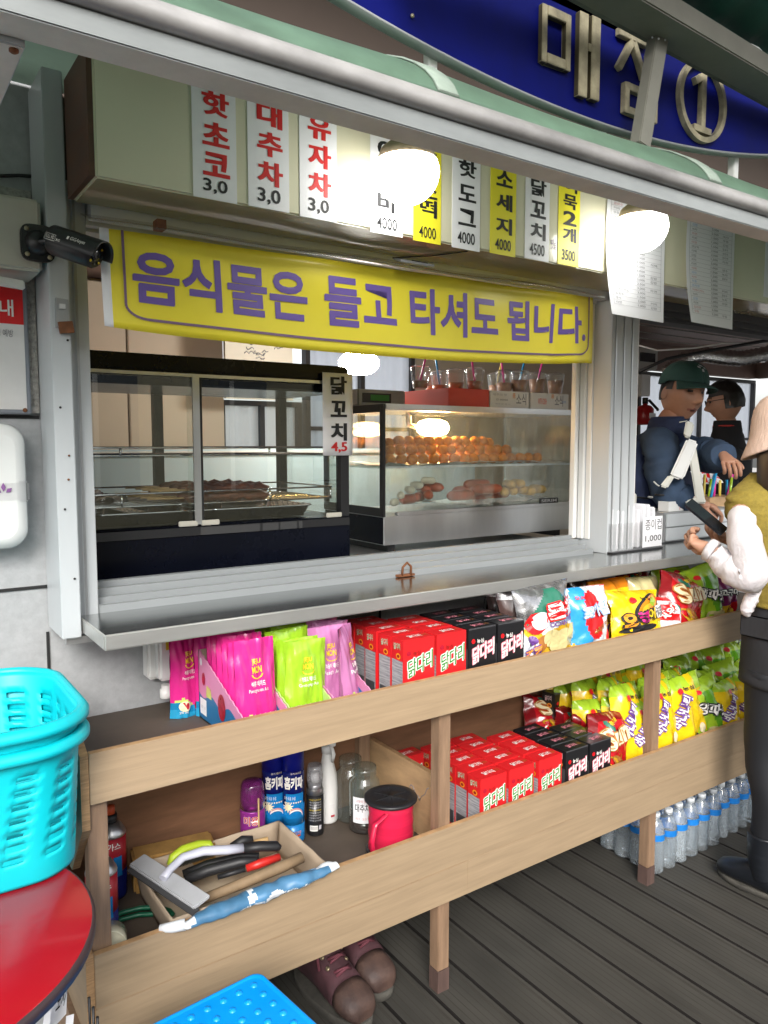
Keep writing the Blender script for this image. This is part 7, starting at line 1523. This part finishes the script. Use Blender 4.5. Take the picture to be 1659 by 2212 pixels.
# which side is image-left
if (RS-LS).dot(_R) > 0: RS, LS = LS, RS
RS = at(1425,968,K=K_-.10); RE = at(1448,1070,K=K_-.14); RW = at(1500,1082,K=K_-.13); LE = at(1540,985,K=K_-.05); LW = at(1563,983,K=K_-.22)
hl = hand(LW, (at(1585,1010,K=K_-.32)-LW), (0,-.2,-1), .92, (.4,.45,.5,.6), 1.)
hr = hand(RW, (_R*.9+Vector((0,0,-.3))), (0,.3,-1), 1.05, (.5,.5,.6,.6), -1.)
m = MB(); ch = [[(wa,(.11,.08)),(wa.lerp(ch0,.5),(.11,.08)),(ch0+Vector((0,0,-.08)),(.11,.07)),(nk,(.062,.06)),(hc_+Vector((-.01,.02,-.06)),(.055,.055))],
 [(ch0+Vector((0,0,-.08)),(.11,.07)),(RS,.040),(RE,.038),(RE.lerp(RW,.6),.036),(hr[0][0][0],hr[0][0][1])],[(ch0+Vector((0,0,-.08)),(.11,.07)),(LS,.040),(LE,.038),(LE.lerp(LW,.5),.036),(hl[0][0][0],hl[0][0][1])]]+hl+hr
V_, F_ = skin(ch, 2); m.add(V_, F_, 'skin_tan', True); head(m, hc_, Mh, 'skin_tan', 1.06, .10, .003); m.build('body', t, world=True)
m = MB(); shell(m, hc_, Mh, 'hair', lambda n: (n.y > -.25 and n.z > -.25 and not (abs(n.x) > .7 and n.z < .05 and n.y < .25)), 1.09, .03); m.build('hair', t, world=True)
m = MB(); S_ = 1.06
def capf(a, b):
    q = 2*pi*a; k = b; z = .042+.088*sin(k*pi/2); r = cos(k*pi/2)**.75; return hc_+Mh @ (Vector((.086*r*sin(q), -.106*r*cos(q)+.004, z-.012*(1-k)*(cos(q) < 0)))*S_)
m.grid(capf, 48, 14, 'cap_green')
def brim(a, b):
    q = (a-.5)*2.3; r = 1+.55*b*cos(q*.62); return hc_+Mh @ (Vector((.086*sin(q)*(1+.10*b), -.106*cos(q)*r+.004, .043-.016*b-.022*b*abs(sin(q))**2))*S_)
m.grid(brim, 28, 8, 'cap_green'); m.build('cap', t, world=True, solid=.004)
m = MB(); lg = lambda x_, z_: capf((x_)/(2*pi)+0., z_)+Mh @ Vector((0,-.004,0))
cc = .02
for x0_, x1_, zz, hh in ((-.30,-.14,.46,.07),(-.16,.0,.54,.08),(-.02,.14,.55,.08),(.12,.30,.47,.07)): m.add([lg(x0_,zz),lg(x1_,zz+.03),lg(x1_,zz+.03+hh),lg(x0_,zz+hh)], [(0,1,2,3)], 'line_grey')
m.add([lg(-.08,.36),lg(.08,.36),lg(.06,.46),lg(-.06,.46)], [(0,1,2,3)], 'line_grey'); m.build('cap_emblem', t, world=True)
m = MB(); sec = up_sampled([(wa+Vector((0,0,-.1)),.185,.135),(wa,.185,.135),(wa.lerp(ch0,.5)+Vector((0,0,-.02)),.215,.138),(ch0+Vector((0,0,-.09)),.220,.130),(ch0+Vector((0,0,-.01)),.195,.105),(nk+Vector((0,.01,-.045)),.10,.085),(nk+Vector((0,.008,.0)),.078,.078),(nk+Vector((0,.005,.02)),.076,.076)], 5); torso(m, sec, Mb, 'navy', .07, 40, True, 4); m.build('vest', t, world=True)
for S0, E0, W0, sd in ((RS,RE,RW,2),(LS,LE,LW,7)):
    m = MB(); limb(m, [S0+(ch0-S0)*.45+Vector((0,0,.015)), S0+Vector((0,0,.008)), S0.lerp(E0,.4), E0, E0.lerp(W0,.5), W0], [.06,.074,.076,.070,.060,.048], 'denim', .20, 24, seed=sd); m.build('denim_sleeve', t, world=True)

# ------------------------------------------------------------------ the second man behind, seen from his back
K_ = 4.55; hc_ = at(1566, 868, K=K_); fd = (Vector((_F.x,_F.y,0))*.45-_R*.9).normalized(); fd.z = -.18; Mh = frame(fd); Mb = frame((fd.x,fd.y,0))
t = thing('person', 'dark haired man in a black jacket turned away behind the seller', 'person', (hc_.x, hc_.y, .05))
nk = hc_+Vector((.03,.0,-.13)); c1_ = nk+Vector((.05,.02,-.16)); wa = c1_+Vector((.02,.0,-.5)); sL, sR = c1_+Mb.col[0].to_3d()*.2, c1_-Mb.col[0].to_3d()*.2
eL, eR = sL+Vector((0,0,-.28)), sR+Vector((0,0,-.28)); wL, wR = eL+fd*.22+Vector((0,0,.02)), eR+fd*.22+Vector((0,0,.02))
hl, hr = hand(wL, fd, (0,0,-1), 1.05, (.4,.4,.5,.5), 1), hand(wR, fd, (0,0,-1), 1.05, (.4,.4,.5,.5), -1)
m = MB(); ch = [[(wa,(.15,.11)),(c1_+Vector((0,0,-.1)),(.16,.11)),(nk,(.06,.06)),(hc_+Vector((0,0,-.06)),(.055,.055))],[(c1_+Vector((0,0,-.1)),(.16,.11)),(sL,.055),(eL,.045),(hl[0][0][0],hl[0][0][1])],[(c1_+Vector((0,0,-.1)),(.16,.11)),(sR,.055),(eR,.045),(hr[0][0][0],hr[0][0][1])]]+hl+hr
V_, F_ = skin(ch, 2); m.add(V_, F_, 'skin_tan', True); head(m, hc_, Mh, 'skin_tan', 1.04, .05); m.build('body', t, world=True)
m = MB(); shell(m, hc_, Mh, 'hair', lambda n: n.z > .25 and not (n.y < -.72 and n.z < .5) or (n.y > -.05 and n.z > -.35), 1.13, .05); m.build('hair', t, world=True)
m = MB()
for s_ in (-1,1):
    m.tube([hc_+Mh @ Vector((s_*.033+.020*cos(a), -.104, .010+.015*sin(a))) for a in [2*pi*i/16 for i in range(17)]], .0022, 'black_plastic', 6); m.tube([hc_+Mh @ Vector((s_*.053,-.104,.014)), hc_+Mh @ Vector((s_*.084,-.05,.014)), hc_+Mh @ Vector((s_*.086,.012,.012))], .002, 'black_plastic', 6)
m.build('glasses', t, world=True)
m = MB(); sec = up_sampled([(wa+Vector((0,0,-.1)),.2,.14),(wa.lerp(c1_,.6),.21,.145),(c1_+Vector((0,0,-.02)),.2,.125),(c1_+Vector((-.01,0,.07)),.14,.095),(nk+Vector((.005,0,-.02)),.082,.08),(nk+Vector((0,0,.02)),.074,.074)], 5); torso(m, sec, Mb, 'black_cloth', .05, 36, True, 9)
for S0, E0, W0 in ((sL,eL,wL),(sR,eR,wR)): limb(m, [S0+(c1_-S0)*.25, S0.lerp(E0,.5), E0, W0], [.085,.075,.07,.05], 'black_cloth', .15, 20)
m.build('jacket', t, world=True)
m = MB(); m.tube([nk+Mb @ Vector((.075*cos(a), .075*sin(a), -.012)) for a in [2*pi*i/24 for i in range(25)]], .005, 'tool_red', 6); m.build('lanyard', t, world=True)
